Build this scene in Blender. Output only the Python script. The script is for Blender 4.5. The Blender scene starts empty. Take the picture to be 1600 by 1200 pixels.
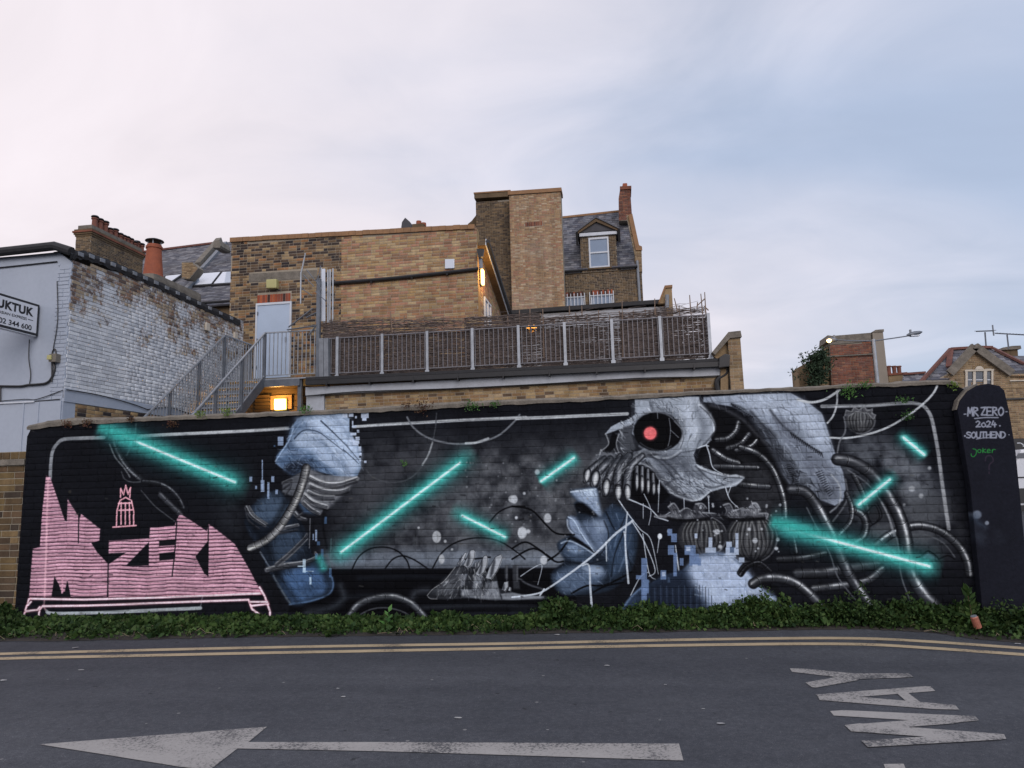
import bpy, bmesh, math, random
import numpy as np
from mathutils import Vector, Matrix
random.seed(4); R = random.Random(11)
scene = bpy.context.scene
col = scene.collection
# ================================================================ camera
F = 1109.0                                   # focal length in pixels of a 1600 px wide picture
PSI, TH, RHO = (math.radians(a) for a in (8.5, 8.1, 1.5))     # turned left, tilted up, rolled
def v3(*a): return np.array(a, float)
f_ = v3(-math.sin(PSI)*math.cos(TH), math.cos(PSI)*math.cos(TH), math.sin(TH))
r0 = v3(math.cos(PSI), math.sin(PSI), 0); u0 = np.cross(r0, f_)
r_ = r0*math.cos(RHO)-u0*math.sin(RHO); u_ = u0*math.cos(RHO)+r0*math.sin(RHO)
CAM = v3(0, -7.775, 1.45)
cd = bpy.data.cameras.new('camera'); cam = bpy.data.objects.new('camera', cd); col.objects.link(cam)
cd.sensor_width = 36; cd.lens = 36*F/1600; cd.clip_start = .05; cd.clip_end = 2000
cam.matrix_world = Matrix([[r_[0], u_[0], -f_[0], CAM[0]], [r_[1], u_[1], -f_[1], CAM[1]], [r_[2], u_[2], -f_[2], CAM[2]], [0, 0, 0, 1]])
scene.camera = cam
# ================================================================ sky and light (dusk under thin broken cloud)
SUN_EL, SUN_AZ = math.radians(28), math.radians(158)     # low sun behind the camera, to its left
w = bpy.data.worlds.new('World'); scene.world = w; w.use_nodes = True
nt = w.node_tree; nt.nodes.clear(); N = nt.nodes.new; LK = nt.links.new
out = N('ShaderNodeOutputWorld'); bg = N('ShaderNodeBackground'); bg.inputs[1].default_value = .1; LK(bg.outputs[0], out.inputs[0])
sky = N('ShaderNodeTexSky'); sky.sky_type = 'NISHITA'; sky.sun_disc = False; sky.sun_elevation = SUN_EL; sky.sun_rotation = SUN_AZ; sky.air_density = 1.2; sky.dust_density = 1.5
tc = N('ShaderNodeTexCoord'); sp = N('ShaderNodeSeparateXYZ'); LK(tc.outputs['Generated'], sp.inputs[0])
def mth(op, a, b=None, c=None):
    n = N('ShaderNodeMath'); n.operation = op
    for i, x in enumerate((a, b, c)):
        if x is None: continue
        if isinstance(x, (int, float)): n.inputs[i].default_value = x
        else: LK(x, n.inputs[i])
    return n.outputs[0]
den = mth('ADD', mth('MAXIMUM', sp.outputs[2], 0.0), .22)
cb = N('ShaderNodeCombineXYZ'); LK(mth('DIVIDE', sp.outputs[0], den), cb.inputs[0]); LK(mth('DIVIDE', sp.outputs[1], den), cb.inputs[1])
mp = N('ShaderNodeMapping'); mp.inputs['Rotation'].default_value = (0, 0, math.radians(28)); mp.inputs['Scale'].default_value = (.6, .95, 1); mp.inputs['Location'].default_value = (3.1, 1.7, 0); LK(cb.outputs[0], mp.inputs[0])
n1 = N('ShaderNodeTexNoise'); n1.inputs['Scale'].default_value = .8; n1.inputs['Detail'].default_value = 5; n1.inputs['Roughness'].default_value = .45; n1.inputs['Distortion'].default_value = .5; LK(mp.outputs[0], n1.inputs[0])
n2 = N('ShaderNodeTexNoise'); n2.inputs['Scale'].default_value = 2.4; n2.inputs['Detail'].default_value = 8; n2.inputs['Roughness'].default_value = .55; n2.inputs['Distortion'].default_value = .9; LK(mp.outputs[0], n2.inputs[0])
side = mth('MULTIPLY', sp.outputs[0], -.42)                    # the cloud thickens towards the left
lowc = mth('MULTIPLY', mth('SUBTRACT', .62, sp.outputs[2]), .18)
cover = mth('ADD', mth('ADD', mth('MULTIPLY', n1.outputs[0], .95), mth('MULTIPLY', n2.outputs[0], .26)), mth('ADD', side, lowc))
cr = N('ShaderNodeMapRange'); cr.interpolation_type = 'SMOOTHSTEP'; LK(cover, cr.inputs[0]); cr.inputs[1].default_value = .34; cr.inputs[2].default_value = .9
# clear sky between the clouds: the Nishita sky with its haze; the cloud itself is a little pink to the left, greyer to the right
pkr = N('ShaderNodeMapRange'); LK(sp.outputs[0], pkr.inputs[0]); pkr.inputs[1].default_value = -.75; pkr.inputs[2].default_value = .45
cc = N('ShaderNodeMixRGB'); LK(pkr.outputs[0], cc.inputs[0]); cc.inputs[1].default_value = (8.15, 7.5, 7.9, 1); cc.inputs[2].default_value = (6.85, 6.7, 7.45, 1)
clr = N('ShaderNodeMixRGB'); clr.inputs[0].default_value = .82; LK(sky.outputs[0], clr.inputs[1]); clr.inputs[2].default_value = (4.5, 5.3, 7.0, 1)
mx = N('ShaderNodeMixRGB'); LK(cr.outputs[0], mx.inputs[0]); LK(clr.outputs[0], mx.inputs[1]); LK(cc.outputs[0], mx.inputs[2])
sh = N('ShaderNodeMapRange'); LK(n2.outputs[0], sh.inputs[0]); sh.inputs[1].default_value = .3; sh.inputs[2].default_value = .75; sh.inputs[3].default_value = .93; sh.inputs[4].default_value = 1.05
vm = N('ShaderNodeVectorMath'); vm.operation = 'SCALE'; LK(mx.outputs[0], vm.inputs[0]); LK(sh.outputs[0], vm.inputs['Scale']); LK(vm.outputs[0], bg.inputs[0])
sd = bpy.data.lights.new('sun', 'SUN'); sun = bpy.data.objects.new('sun', sd); col.objects.link(sun)
sd.energy = 1.25; sd.angle = math.radians(40); sd.color = (1, .9, .86)
sdir = Vector((math.sin(SUN_AZ)*math.cos(SUN_EL), math.cos(SUN_AZ)*math.cos(SUN_EL), math.sin(SUN_EL)))
sun.rotation_euler = sdir.to_track_quat('Z', 'Y').to_euler()
vs = scene.view_settings; vs.view_transform = 'Standard'; vs.look = 'None'; vs.gamma = 1; vs.use_curve_mapping = False; vs.exposure = .2
scene.cycles.max_bounces = 6; scene.cycles.diffuse_bounces = 3
# ---------------------------------------------------------------- mural painter (numpy raster, computed here)
class Canvas:
    """A painted picture in the wall's own metres: map(px,py) gives canvas pixels."""
    def __init__(s, w, h, fmap, base):
        s.w, s.h, s.f = w, h, fmap
        s.a = np.ones((h, w, 3), np.float32)*np.array(base, np.float32)/255
        s.rs = np.random.RandomState(7)
        s.crop(0, 0, 1)
        s.noise = [s._fbm(c) for c in (90, 26, 7)]
        s.a *= (0.8+0.4*s.noise[0]*0.6+0.16*s.noise[2])[..., None]
    def _fbm(s, cell):
        out = np.zeros((s.h, s.w), np.float32); amp = 1; tot = 0
        for o in range(4):
            c = max(2, cell/2**o); gh, gw = int(s.h/c)+3, int(s.w/c)+3
            g = s.rs.rand(gh, gw).astype(np.float32)
            y = np.arange(s.h)/c; x = np.arange(s.w)/c
            yi = y.astype(int); xi = x.astype(int); fy = (y-yi); fx = (x-xi)
            fy = fy*fy*(3-2*fy); fx = fx*fx*(3-2*fx)
            r0 = g[yi][:, xi]*(1-fx)+g[yi][:, xi+1]*fx
            r1 = g[yi+1][:, xi]*(1-fx)+g[yi+1][:, xi+1]*fx
            out += amp*(r0*(1-fy[:, None])+r1*fy[:, None]); tot += amp; amp *= .55
        return out/tot
    def crop(s, x0, y0, k): s.c = (x0, y0, k)
    def pt(s, p):
        return s.f(s.c[0]+p[0]/s.c[2], s.c[1]+p[1]/s.c[2])
    def pts(s, P): return np.array([s.pt(p) for p in P], np.float64)
    def sc(s, p):
        a = s.pt(p); b = s.pt((p[0]+1, p[1])); c = s.pt((p[0], p[1]+1))
        return (math.hypot(b[0]-a[0], b[1]-a[1])+math.hypot(c[0]-a[0], c[1]-a[1]))/2
    def box(s, Q, m):
        x0 = max(0, int(Q[:, 0].min()-m)); x1 = min(s.w, int(Q[:, 0].max()+m)+2)
        y0 = max(0, int(Q[:, 1].min()-m)); y1 = min(s.h, int(Q[:, 1].max()+m)+2)
        if x1 <= x0 or y1 <= y0: return None
        yy, xx = np.mgrid[y0:y1, x0:x1].astype(np.float32)
        return (slice(y0, y1), slice(x0, x1)), xx, yy
    def put(s, sl, m, col):
        m = np.clip(m, 0, 1)[..., None]
        s.a[sl] = s.a[sl]*(1-m)+m*np.array(col, np.float32)/255
    def dist(s, Q, xx, yy, closed=False):
        d = np.full(xx.shape, 1e9, np.float32); tt = np.zeros_like(d); side = np.zeros_like(d)
        acc = 0; n = len(Q); R = range(n if closed else n-1)
        for i in R:
            a = Q[i]; b = Q[(i+1) % n]; ab = b-a; L2 = float(ab@ab)+1e-9; L = math.sqrt(L2)
            t = np.clip(((xx-a[0])*ab[0]+(yy-a[1])*ab[1])/L2, 0, 1)
            dx = xx-a[0]-t*ab[0]; dy = yy-a[1]-t*ab[1]; dd = np.sqrt(dx*dx+dy*dy)
            k = dd < d
            d = np.where(k, dd, d); tt = np.where(k, acc+t*L, tt)
            side = np.where(k, np.sign(ab[0]*dy-ab[1]*dx), side)
            acc += L
        return d, tt, side, acc
    def smooth(s, P, n=6, closed=False):
        P = [np.array(p, float) for p in P]
        if len(P) < 3: return np.array(P)
        out = []; m = len(P)
        for i in range(m if closed else m-1):
            if closed: p0, p1, p2, p3 = P[i-1], P[i], P[(i+1) % m], P[(i+2) % m]
            else: p0, p1, p2, p3 = P[max(i-1, 0)], P[i], P[i+1], P[min(i+2, m-1)]
            for k in range(n):
                t = k/n
                out.append(.5*((2*p1)+(-p0+p2)*t+(2*p0-5*p1+4*p2-p3)*t*t+(-p0+3*p1-3*p2+p3)*t**3))
        if not closed: out.append(P[-1])
        return np.array(out)
    def inside(s, Q, xx, yy):
        ins = np.zeros(xx.shape, bool); n = len(Q)
        for i in range(n):
            x0, y0 = Q[i]; x1, y1 = Q[(i+1) % n]
            if y0 == y1: continue
            c = ((y0 > yy) != (y1 > yy)) & (xx < (x1-x0)*(yy-y0)/(y1-y0)+x0)
            ins ^= c
        return ins
    def poly(s, P, col, soft=1.5, a=1, sm=False, grain=0, tex=None):
        k = s.sc(P[0]); Q = s.pts(s.smooth(P, 4, True) if sm else P); so = max(soft*k, .8)
        b = s.box(Q, so+2)
        if b is None: return
        sl, xx, yy = b
        d = s.dist(Q, xx, yy, True)[0]; d = np.where(s.inside(Q, xx, yy), d, -d)
        m = np.clip(d/so*.5+.5, 0, 1); m = m*m*(3-2*m)*a
        if grain: m = m*np.clip(1+grain*(s.noise[1][sl]-.5)*4, 0, 1)
        if tex is not None: m = m*tex(xx, yy, sl)
        s.put(sl, m, col)
    def stroke(s, P, w, col, soft=1.2, a=1, w2=None, sm=True, grain=0):
        k = s.sc(P[0]); Q = s.pts(s.smooth(P, 5) if sm else P); so = max(soft*k, .8)
        W = w*k/2; W2 = (w if w2 is None else w2)*k/2
        b = s.box(Q, max(W, W2)+so+2)
        if b is None: return
        sl, xx, yy = b
        d, tt, sd, L = s.dist(Q, xx, yy)
        r = W+(W2-W)*tt/max(L, 1)
        m = np.clip((r-d)/so*.5+.5, 0, 1); m = m*m*(3-2*m)*a
        if grain: m = m*np.clip(1+grain*(s.noise[1][sl]-.5)*4, 0, 1)
        s.put(sl, m, col)
    def tube(s, P, r, seg=45, dark=(22, 23, 30), mid=(70, 74, 84), hi=(150, 156, 170), a=1, flip=1, r2=None):
        k = s.sc(P[0]); Q = s.pts(s.smooth(P, 6)); R0 = r*k; R1 = (r if r2 is None else r2)*k
        b = s.box(Q, max(R0, R1)+5)
        if b is None: return
        sl, xx, yy = b
        d, tt, sd, L = s.dist(Q, xx, yy); R = R0+(R1-R0)*tt/max(L, 1)
        m = np.clip((R-d)/3+.5, 0, 1)*a
        u = np.clip(sd*flip*d/R, -1, 1)
        h = np.exp(-((u+.3)/.28)**2); g = np.clip(1-(np.abs(u+.1)/1.0)**2.2, 0, 1)
        n = s.noise[1][sl]; h = h*np.clip(.3+1.2*(s.noise[0][sl]), 0, 1)
        D, M, H = (np.array(c, np.float32)/255 for c in (dark, mid, hi))
        col = D+(M-D)*g[..., None]+(H-M)*(h*(.45+.9*np.clip(np.sin(tt/(seg*k*.9)+1.3*n*6)*.5+.5, 0, 1)))[..., None]
        sg = seg*k; ph = (tt+u*u*sg*.10*1.5) % sg
        ring = np.clip(1-np.abs(ph-sg*.5)/(1.6*max(k, .6)), 0, 1)
        ring2 = np.clip(1-np.abs(ph-sg*.5-3.2*k)/(2*max(k, .6)), 0, 1)*g*.35
        col = col*(1-.85*ring[..., None])+ring2[..., None]*H*.6
        col *= (.75+.5*n)[..., None]
        m = m[..., None]
        s.a[sl] = s.a[sl]*(1-m)+m*col
    def beam(s, p0, p1, w, core=6, a=1, flare=1.0, s0=0, s1=0):
        w *= 1.6; core *= 1.2; e = lambda t: (p0[0]+(p1[0]-p0[0])*t, p0[1]+(p1[1]-p0[1])*t)
        k = s.sc(p0); Q = s.pts([e(-s0), e(1+s1)]); W = w*k
        b = s.box(Q, W*1.6)
        if b is None: return
        sl, xx, yy = b
        d, tt, sd, L = s.dist(Q, xx, yy)
        u = tt/max(L, 1); fade = np.clip(np.minimum(u/(.02+s0*.75), (1-u)/(.02+s1*.75)), 0, 1)
        n = .75+.5*s.noise[1][sl]
        g = np.exp(-(d/(W*.66))**2)*fade*n
        s.put(sl, g*.62*a, (26, 108, 122))
        g = np.exp(-(d/(W*.44))**2.6)*fade*(.85+.3*s.noise[2][sl])
        s.put(sl, g*.85*a, (52, 164, 162))
        if core: s.stroke([p0, p1], core*1.9, (110, 196, 200), 8, .7*a, sm=False); s.stroke([p0, p1], core*.8, (178, 214, 226), 3, .9*a, sm=False)
    def rects(s, L, col, a=1):
        for r in L:
            x0, y0, x1, y1 = r
            s.poly([(x0, y0), (x1, y0), (x1, y1), (x0, y1)], col, .6, a)
    def dot(s, x, y, rx, ry=None, col=(165, 170, 182), soft=2, a=1):
        ry = ry or rx
        s.poly([(x+rx*math.cos(t*math.pi/8), y+ry*math.sin(t*math.pi/8)) for t in range(16)], col, soft, a)
    def hatch(s, P, n, ang, L, w, cols, a=.6, jit=.35, bend=.15, soft=2):
        """many short brush marks inside a polygon; ang is an angle or a function of (x, y)"""
        Q = np.array(P, float); x0, y0 = Q.min(0); x1, y1 = Q.max(0); k = 0; t = 0
        while k < n and t < n*8:
            t += 1; x, y = x0+s.rs.rand()*(x1-x0), y0+s.rs.rand()*(y1-y0)
            if not s.inside(Q, np.array([x]), np.array([y]))[0]: continue
            k += 1; th = (ang(x, y) if callable(ang) else ang)+s.rs.normal()*jit; l = L*(.4+s.rs.rand())
            dx, dy = math.cos(th)*l/2, math.sin(th)*l/2; b = s.rs.normal()*bend
            s.stroke([(x-dx, y-dy), (x-dy*b, y+dx*b), (x+dx, y+dy)], w*(.5+s.rs.rand()), cols[s.rs.randint(len(cols))], soft, a*(.4+.6*s.rs.rand()), w*.2)
    def smoke(s, P, col, soft, a=1, thr=.45, gain=3.5, lay=0):
        def tex(xx, yy, sl):
            n = s.noise[lay][sl]*.55+s.noise[1][sl]*.45
            return np.clip((n-thr)*gain+.35, 0, 1)
        s.poly(P, col, soft, a, sm=True, tex=tex)

GLYPH = {'M': [[(0, 1), (.12, 0), (.45, .7), (.85, 0), (1, 1)]], 'R': [[(0, 1), (0, 0), (.7, .05), (.8, .3), (.1, .5), (.9, 1)]],
 'Z': [[(0, .05), (.9, 0), (.05, .95), (1, .95)]], 'E': [[(.9, .02), (0, 0), (0, 1), (.95, .97)], [(0, .5), (.75, .48)]],
 'O': [[(.5, 0), (0, .35), (.1, .85), (.55, 1), (1, .6), (.85, .15), (.5, 0)]], '2': [[(0, .2), (.4, 0), (.85, .2), (.6, .6), (0, 1), (1, .95)]],
 '4': [[(.35, 0), (0, .65), (1, .6)], [(.7, .3), (.65, 1)]], 'S': [[(.95, .1), (.3, .0), (.05, .3), (.9, .6), (.7, .95), (0, .9)]],
 'U': [[(0, 0), (.05, .8), (.5, 1), (.9, .8), (1, 0)]], 'T': [[(0, .02), (1, 0)], [(.5, 0), (.48, 1)]], 'H': [[(0, 0), (0, 1)], [(1, 0), (.95, 1)], [(0, .5), (1, .48)]],
 'N': [[(0, 1), (0, 0), (.95, 1), (1, 0)]], 'D': [[(0, 0), (0, 1), (.7, .9), (1, .5), (.7, .1), (0, 0)]], '0': [[(.5, .3), (0, .6), (.4, 1), (1, .75), (.6, .3), (.5, .3)]],
 '-': [[(.2, .5), (.8, .48)]], '.': [[(.3, .92), (.5, .95)]], 'j': [[(.6, .2), (.7, .9), (.35, 1.3), (-.1, 1.15), (-.2, .9)], [(.3, .15), (.9, .12)]],
 'o': [[(.5, .25), (.1, .5), (.3, .95), (.8, .9), (.9, .4), (.5, .25)]], 'k': [[(.2, .0), (.15, 1)], [(.9, .2), (.15, .6), (1, .95)]],
 'e': [[(.1, .65), (.85, .5), (.5, .2), (.1, .5), (.2, .95), (.9, .9)]], 'r': [[(.2, .3), (.1, 1)], [(.12, .55), (.5, .25), (.95, .3)]],
 '?': [[(0, .3), (.15, .02), (.7, .0), (.95, .3), (.5, .55), (.45, .85)], [(.45, 1.0), (.46, 1.1)]]}
def write(cv, txt, x, y, w, h, lw, col, slope=0, a=1, soft=2):
    for i, ch in enumerate(txt):
        for st in GLYPH.get(ch, []):
            P = [(x+w*(i+.82*px), y+h*py+slope*w*(i+.82*px)) for px, py in st]
            cv.stroke(P, lw, col, soft, a, sm=ch not in 'MZEHNT24R')

def paint_mural(cv):
    A = cv; LG = (150, 156, 168)
    # ---------- smoke and sea behind everything (photo pixel coordinates)
    A.crop(0, 0, 1)
    A.smoke([(520, 700), (640, 680), (760, 690), (900, 690), (980, 640), (985, 760), (900, 880), (520, 885)], (52, 55, 64), 50, .5, .38, 3); A.smoke([(560, 720), (640, 690), (760, 700), (830, 690), (960, 700), (930, 800), (930, 885), (720, 888), (530, 888), (540, 800)], (74, 77, 87), 40, .9, .30, 2.2)
    A.smoke([(600, 700), (680, 720), (650, 790), (570, 790)], (66, 68, 78), 30, .6, .45)
    A.smoke([(730, 715), (800, 705), (900, 720), (900, 790), (800, 800), (740, 780)], (118, 121, 132), 25, .55, .5, 4)
    A.smoke([(640, 790), (760, 770), (870, 800), (860, 870), (640, 880)], (104, 108, 120), 25, .6, .42, 2.5)
    A.smoke([(1310, 690), (1380, 680), (1440, 720), (1480, 800), (1440, 860), (1330, 820)], (92, 97, 110), 25, .8, .42)
    A.smoke([(1340, 730), (1420, 710), (1450, 760), (1400, 790)], (112, 118, 132), 15, .5, .5, 5)
    A.smoke([(1350, 790), (1480, 780), (1500, 860), (1380, 880)], (72, 75, 84), 20, .6, .42)
    A.smoke([(340, 740), (400, 750), (380, 840), (345, 820)], (55, 60, 70), 20, .5, .42)
    A.poly([(505, 864), (720, 858), (890, 862), (890, 889), (505, 889)], (112, 124, 148), 12, .75, grain=.2)
    A.poly([(470, 889), (900, 887), (900, 990), (440, 990)], (15, 16, 23), 2, .95)
    for x0, x1, y, c in ((430, 520, 960, 50), (540, 620, 930, 44), (660, 860, 946, 58), (700, 850, 958, 44), (800, 900, 953, 46), (560, 700, 900, 34), (460, 640, 975, 36), (640, 880, 975, 34), (300, 470, 985, 30)):
        A.stroke([(x0, y+3), ((x0+x1)/2, y), (x1, y+2)], 5, (c, c+6, c+18), 6, .8, 1)
    A.stroke([(532, 915), (536, 935), (515, 950), (480, 955)], 8, (70, 78, 92), 8, .7)
    A.stroke([(640, 940), (650, 925), (668, 922)], 8, (80, 86, 100), 8, .7)
    # ---------- left: frame, first beam, loose hoses
    A.crop(0, 620, 3.078)
    fr = (128, 133, 146)
    A.stroke([(242, 392), (245, 320), (252, 265), (275, 225), (310, 203), (400, 198), (500, 195)], 17, fr, 3, .95, grain=.15)
    A.stroke([(665, 190), (800, 181), (1000, 172), (1200, 162), (1385, 151)], 15, (158, 163, 176), 3, .95, grain=.15)
    A.tube([(545, 150), (560, 240), (610, 330), (680, 395)], 17, 60, mid=(40, 43, 52), hi=(110, 114, 126), flip=-1)
    A.stroke([(528, 228), (555, 290), (600, 345), (625, 385)], 7, (110, 114, 124), 3, .8)
    A.stroke([(585, 360), (600, 395), (640, 410), (700, 405)], 6, (80, 84, 94), 3, .8)
    A.tube([(690, 405), (760, 415), (820, 445), (860, 490), (880, 530)], 13, 60, mid=(36, 38, 46), hi=(95, 99, 110))
    A.tube([(770, 470), (810, 510), (868, 565)], 16, 80, mid=(62, 65, 76), hi=(140, 144, 156))
    A.stroke([(680, 450), (740, 520), (790, 560), (840, 597)], 5, (88, 92, 102), 3, .8)
    A.stroke([(655, 130), (650, 180), (630, 240), (610, 278)], 8, (82, 88, 98), 4, .7)
    A.beam((590, 188), (1130, 410), 62, 9, 1, s0=.22, s1=.14)
    A.beam((480, 140), (640, 210), 45, 0, .9, s0=.1, s1=.2)
    # ---------- pink lettering
    pk = (184, 144, 166)
    def stripes(xx, yy, sl):
        rows = 10.4
        v = (yy+1.6*np.sin(xx*.035)+2.2*A.noise[1][sl]*2+np.sin(xx*.011+yy*.05)*1.5) % rows
        g = np.clip((v-1.9-1.6*(A.noise[2][sl]-.4))*.9, 0, 1)*np.clip((rows-v)*.9, 0, 1)
        g2 = np.clip((A.noise[0][sl]+.5*A.noise[1][sl]-.62)*5, 0, 1)
        return np.clip(g*.97+.35*g2*(1-g)+.04, 0, 1)*(.74+.32*A.noise[1][sl])
    P1 = [(222, 380), (242, 385), (312, 595), (322, 598), (326, 490), (376, 572), (380, 600), (390, 562), (482, 635), (478, 690), (440, 703), (468, 745), (522, 802), (522, 960), (140, 962), (158, 730), (192, 722), (203, 560)]
    P3 = [(524, 692), (718, 680), (722, 628), (840, 618), (850, 590), (866, 562), (925, 598), (994, 645), (1005, 612), (1045, 640), (1130, 708), (1200, 830), (1262, 950), (522, 962)]
    for P in (P1, P3):
        A.poly(P, (96, 62, 82), 7, .5)
        A.poly(P, pk, 2.5, 1, tex=stripes)
        A.poly(P, (222, 204, 224), 2, .5, tex=lambda xx, yy, sl: np.clip(1-np.abs(((yy+1.6*np.sin(xx*.035)) % 10.4)-2.6)/1.1, 0, 1))
    bk = (24, 26, 34)
    for P in ([(262, 862), (285, 905), (298, 945), (312, 935), (324, 882), (342, 962), (248, 962)], [(522, 752), (606, 748), (524, 803)], [(604, 813), (716, 698), (716, 810)],
              [(765, 690), (843, 684), (842, 712), (765, 717)], [(767, 752), (842, 744), (841, 780), (767, 787)], [(940, 768), (1002, 690), (1000, 860), (984, 850)], [(440, 700), (480, 695), (524, 760), (522, 805), (468, 745)]):
        A.poly(P, bk, 3, .97)
    for P in ([(850, 598), (842, 730), (828, 862)], [(1002, 622), (1000, 860)], [(521, 800), (517, 960)], [(380, 570), (377, 700)]): A.stroke(P, 6, bk, 2, .85)
    A.stroke([(300, 870), (300, 940)], 9, pk, 2, .8); A.stroke([(278, 872), (325, 880)], 8, pk, 2, .7)
    A.stroke([(232, 395), (226, 600), (215, 960), (210, 1000), (228, 1032), (262, 1040)], 9, (205, 170, 185), 4, .55)
    A.stroke([(225, 1032), (262, 1041), (500, 1036), (700, 1027), (965, 1015)], 15, (150, 158, 172), 3, .95, grain=.1)
    A.stroke([(975, 955), (965, 1005)], 4, (150, 158, 172), 2, .6)
    wp = (212, 186, 202)
    for P in ([(145, 970), (400, 974), (700, 966), (1000, 955), (1250, 944)], [(140, 972), (118, 1040), (106, 1094), (185, 1066), (190, 1025), (205, 1006), (420, 1003), (620, 996), (900, 985), (1195, 975), (1212, 1020), (1260, 1055), (1300, 1090), (1298, 1030), (1272, 955), (1248, 915)],
              [(125, 1030), (180, 1024), (192, 1010)], [(135, 1000), (150, 985)], [(1212, 1004), (1290, 994)], [(1205, 985), (1285, 985)]):
        A.stroke(P, 13, (170, 100, 122), 9, .45, sm=False); A.stroke(P, 9, wp, 2.5, .95, sm=False)
    for P in ([(543, 626), (655, 618)], [(560, 618), (563, 545), (577, 498), (604, 483), (632, 498), (643, 550), (643, 618)], [(580, 482), (581, 440), (594, 470), (605, 425), (616, 468), (628, 435), (624, 484)],
              [(583, 508), (582, 612)], [(603, 510), (603, 612)], [(622, 508), (624, 612)], [(572, 545), (636, 543)], [(570, 512), (634, 510)]):
        A.stroke(P, 7, (220, 160, 178), 2.5, .95, sm=False)
    A.dot(336, 456, 8, 9, (60, 58, 56), 3, .8)
    # ---------- middle: hooded figure
    A.crop(370, 620, 3.158)
    A.stroke([(575, 147), (700, 138), (900, 127), (1100, 115), (1350, 104), (1425, 101)], 14, (158, 163, 176), 3, .95, grain=.15)
    A.poly([(110, 505), (180, 462), (215, 458), (240, 500), (290, 560), (330, 640), (352, 720), (378, 790), (468, 885), (474, 945), (440, 985), (350, 1012), (262, 1022), (200, 930), (150, 850), (120, 760), (60, 680), (38, 620), (45, 560)], (30, 40, 58), 5, 1, sm=False)
    A.poly([(110, 520), (170, 480), (230, 500), (270, 560), (200, 620), (110, 610), (80, 570)], (66, 86, 116), 30, .95, sm=True, grain=.3)
    A.poly([(185, 690), (300, 650), (340, 700), (280, 790), (190, 820)], (58, 78, 108), 34, .8, sm=True, grain=.3)
    A.poly([(215, 880), (380, 830), (462, 895), (462, 950), (360, 1000), (275, 1012)], (62, 96, 148), 26, .95, sm=True, grain=.2)
    A.poly([(300, 520), (380, 520), (440, 550), (390, 580), (330, 570)], (58, 84, 122), 12, .9)
    A.stroke([(180, 880), (225, 960), (265, 1022)], 9, (92, 104, 122), 5, .8)
    A.stroke([(115, 765), (150, 820), (175, 860)], 8, (110, 122, 144), 4, .8)
    A.stroke([(260, 1022), (360, 1008), (450, 975), (475, 935), (470, 890)], 8, (92, 132, 188), 5, .7)
    A.hatch([(110, 505), (215, 458), (290, 560), (352, 720), (470, 885), (440, 985), (262, 1022), (150, 850), (60, 680)], 260, 1.1, 40, 5, [(26, 38, 58), (84, 112, 152), (48, 70, 104), (20, 28, 42)], .38)
    for P in ([(60, 600), (120, 690), (180, 800)], [(300, 590), (330, 690), (365, 790)], [(240, 520), (200, 600), (120, 700)], [(190, 850), (260, 960), (300, 1010)], [(420, 850), (455, 920), (440, 980)]): A.stroke(P, 26, (14, 18, 27), 22, .6, 10)
    # hood
    H = [(245, 222), (268, 150), (300, 105), (340, 86), (420, 84), (520, 80), (556, 108), (556, 172), (585, 215), (612, 260), (612, 352), (592, 396), (520, 398), (440, 378), (345, 352), (280, 387), (235, 362), (190, 328), (196, 290), (240, 238)]
    A.poly(H, (88, 112, 150), 4)
    A.poly([(300, 110), (420, 86), (520, 84), (556, 112), (556, 175), (610, 262), (608, 350), (560, 390), (520, 330), (440, 230), (360, 160)], (150, 168, 202), 25, .95)
    A.poly([(275, 215), (330, 165), (420, 180), (520, 280), (560, 385), (450, 350), (370, 270), (300, 250)], (140, 158, 192), 25, .9, sm=True)
    A.poly([(195, 300), (240, 250), (330, 270), (420, 330), (500, 392), (350, 348), (280, 385), (230, 355)], (70, 96, 136), 16, .85, sm=True)
    A.poly([(235, 350), (290, 315), (350, 325), (400, 370), (340, 352), (282, 386)], (28, 36, 54), 14, .9, sm=True)
    for P, w, c in (([(300, 110), (350, 150), (440, 230), (520, 330), (560, 390)], 34, (84, 104, 140)), ([(268, 160), (262, 220), (300, 290), (400, 350)], 30, (64, 84, 118)), ([(470, 90), (530, 160), (580, 240)], 22, (108, 126, 160)), ([(340, 180), (420, 200), (500, 290)], 16, (178, 192, 220)), ([(220, 290), (260, 268), (330, 285)], 18, (130, 150, 188))):
        A.stroke(P, w, c, w*.8, .6, w*.4)
    A.hatch(H, 170, lambda x, y: -.9 if x < 330 else .75, 46, 5, [(176, 192, 222), (70, 90, 126), (108, 130, 168), (150, 170, 205)], .4)
    A.hatch([(195, 300), (240, 250), (330, 270), (420, 330), (500, 392), (350, 348), (280, 385)], 60, .5, 40, 5, [(40, 54, 80), (60, 82, 118), (120, 142, 180)], .5)
    for P, w in (([(415, 118), (470, 170), (540, 240), (602, 312)], 7), ([(285, 205), (330, 165), (400, 172), (470, 222), (530, 270)], 6), ([(525, 260), (560, 290), (602, 330)], 5), ([(248, 222), (262, 262), (300, 262)], 4)):
        A.stroke(P, w, (44, 58, 84), 3, .85, 2)
    A.stroke([(190, 318), (240, 242), (262, 205), (280, 150)], 6, (150, 175, 215), 4, .7)
    rs = A.rs
    A.rects([(520, 78, 546, 102), (551, 78, 575, 98), (582, 94, 592, 106), (612, 72, 650, 104), (618, 104, 640, 118), (568, 118, 575, 150), (575, 140, 590, 152), (592, 162, 604, 176), (560, 176, 590, 190), (585, 196, 606, 212), (572, 214, 604, 240), (600, 244, 614, 266), (604, 275, 616, 290), (604, 300, 612, 318), (628, 314, 640, 326), (556, 200, 575, 222)], (152, 166, 198), .95)
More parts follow.
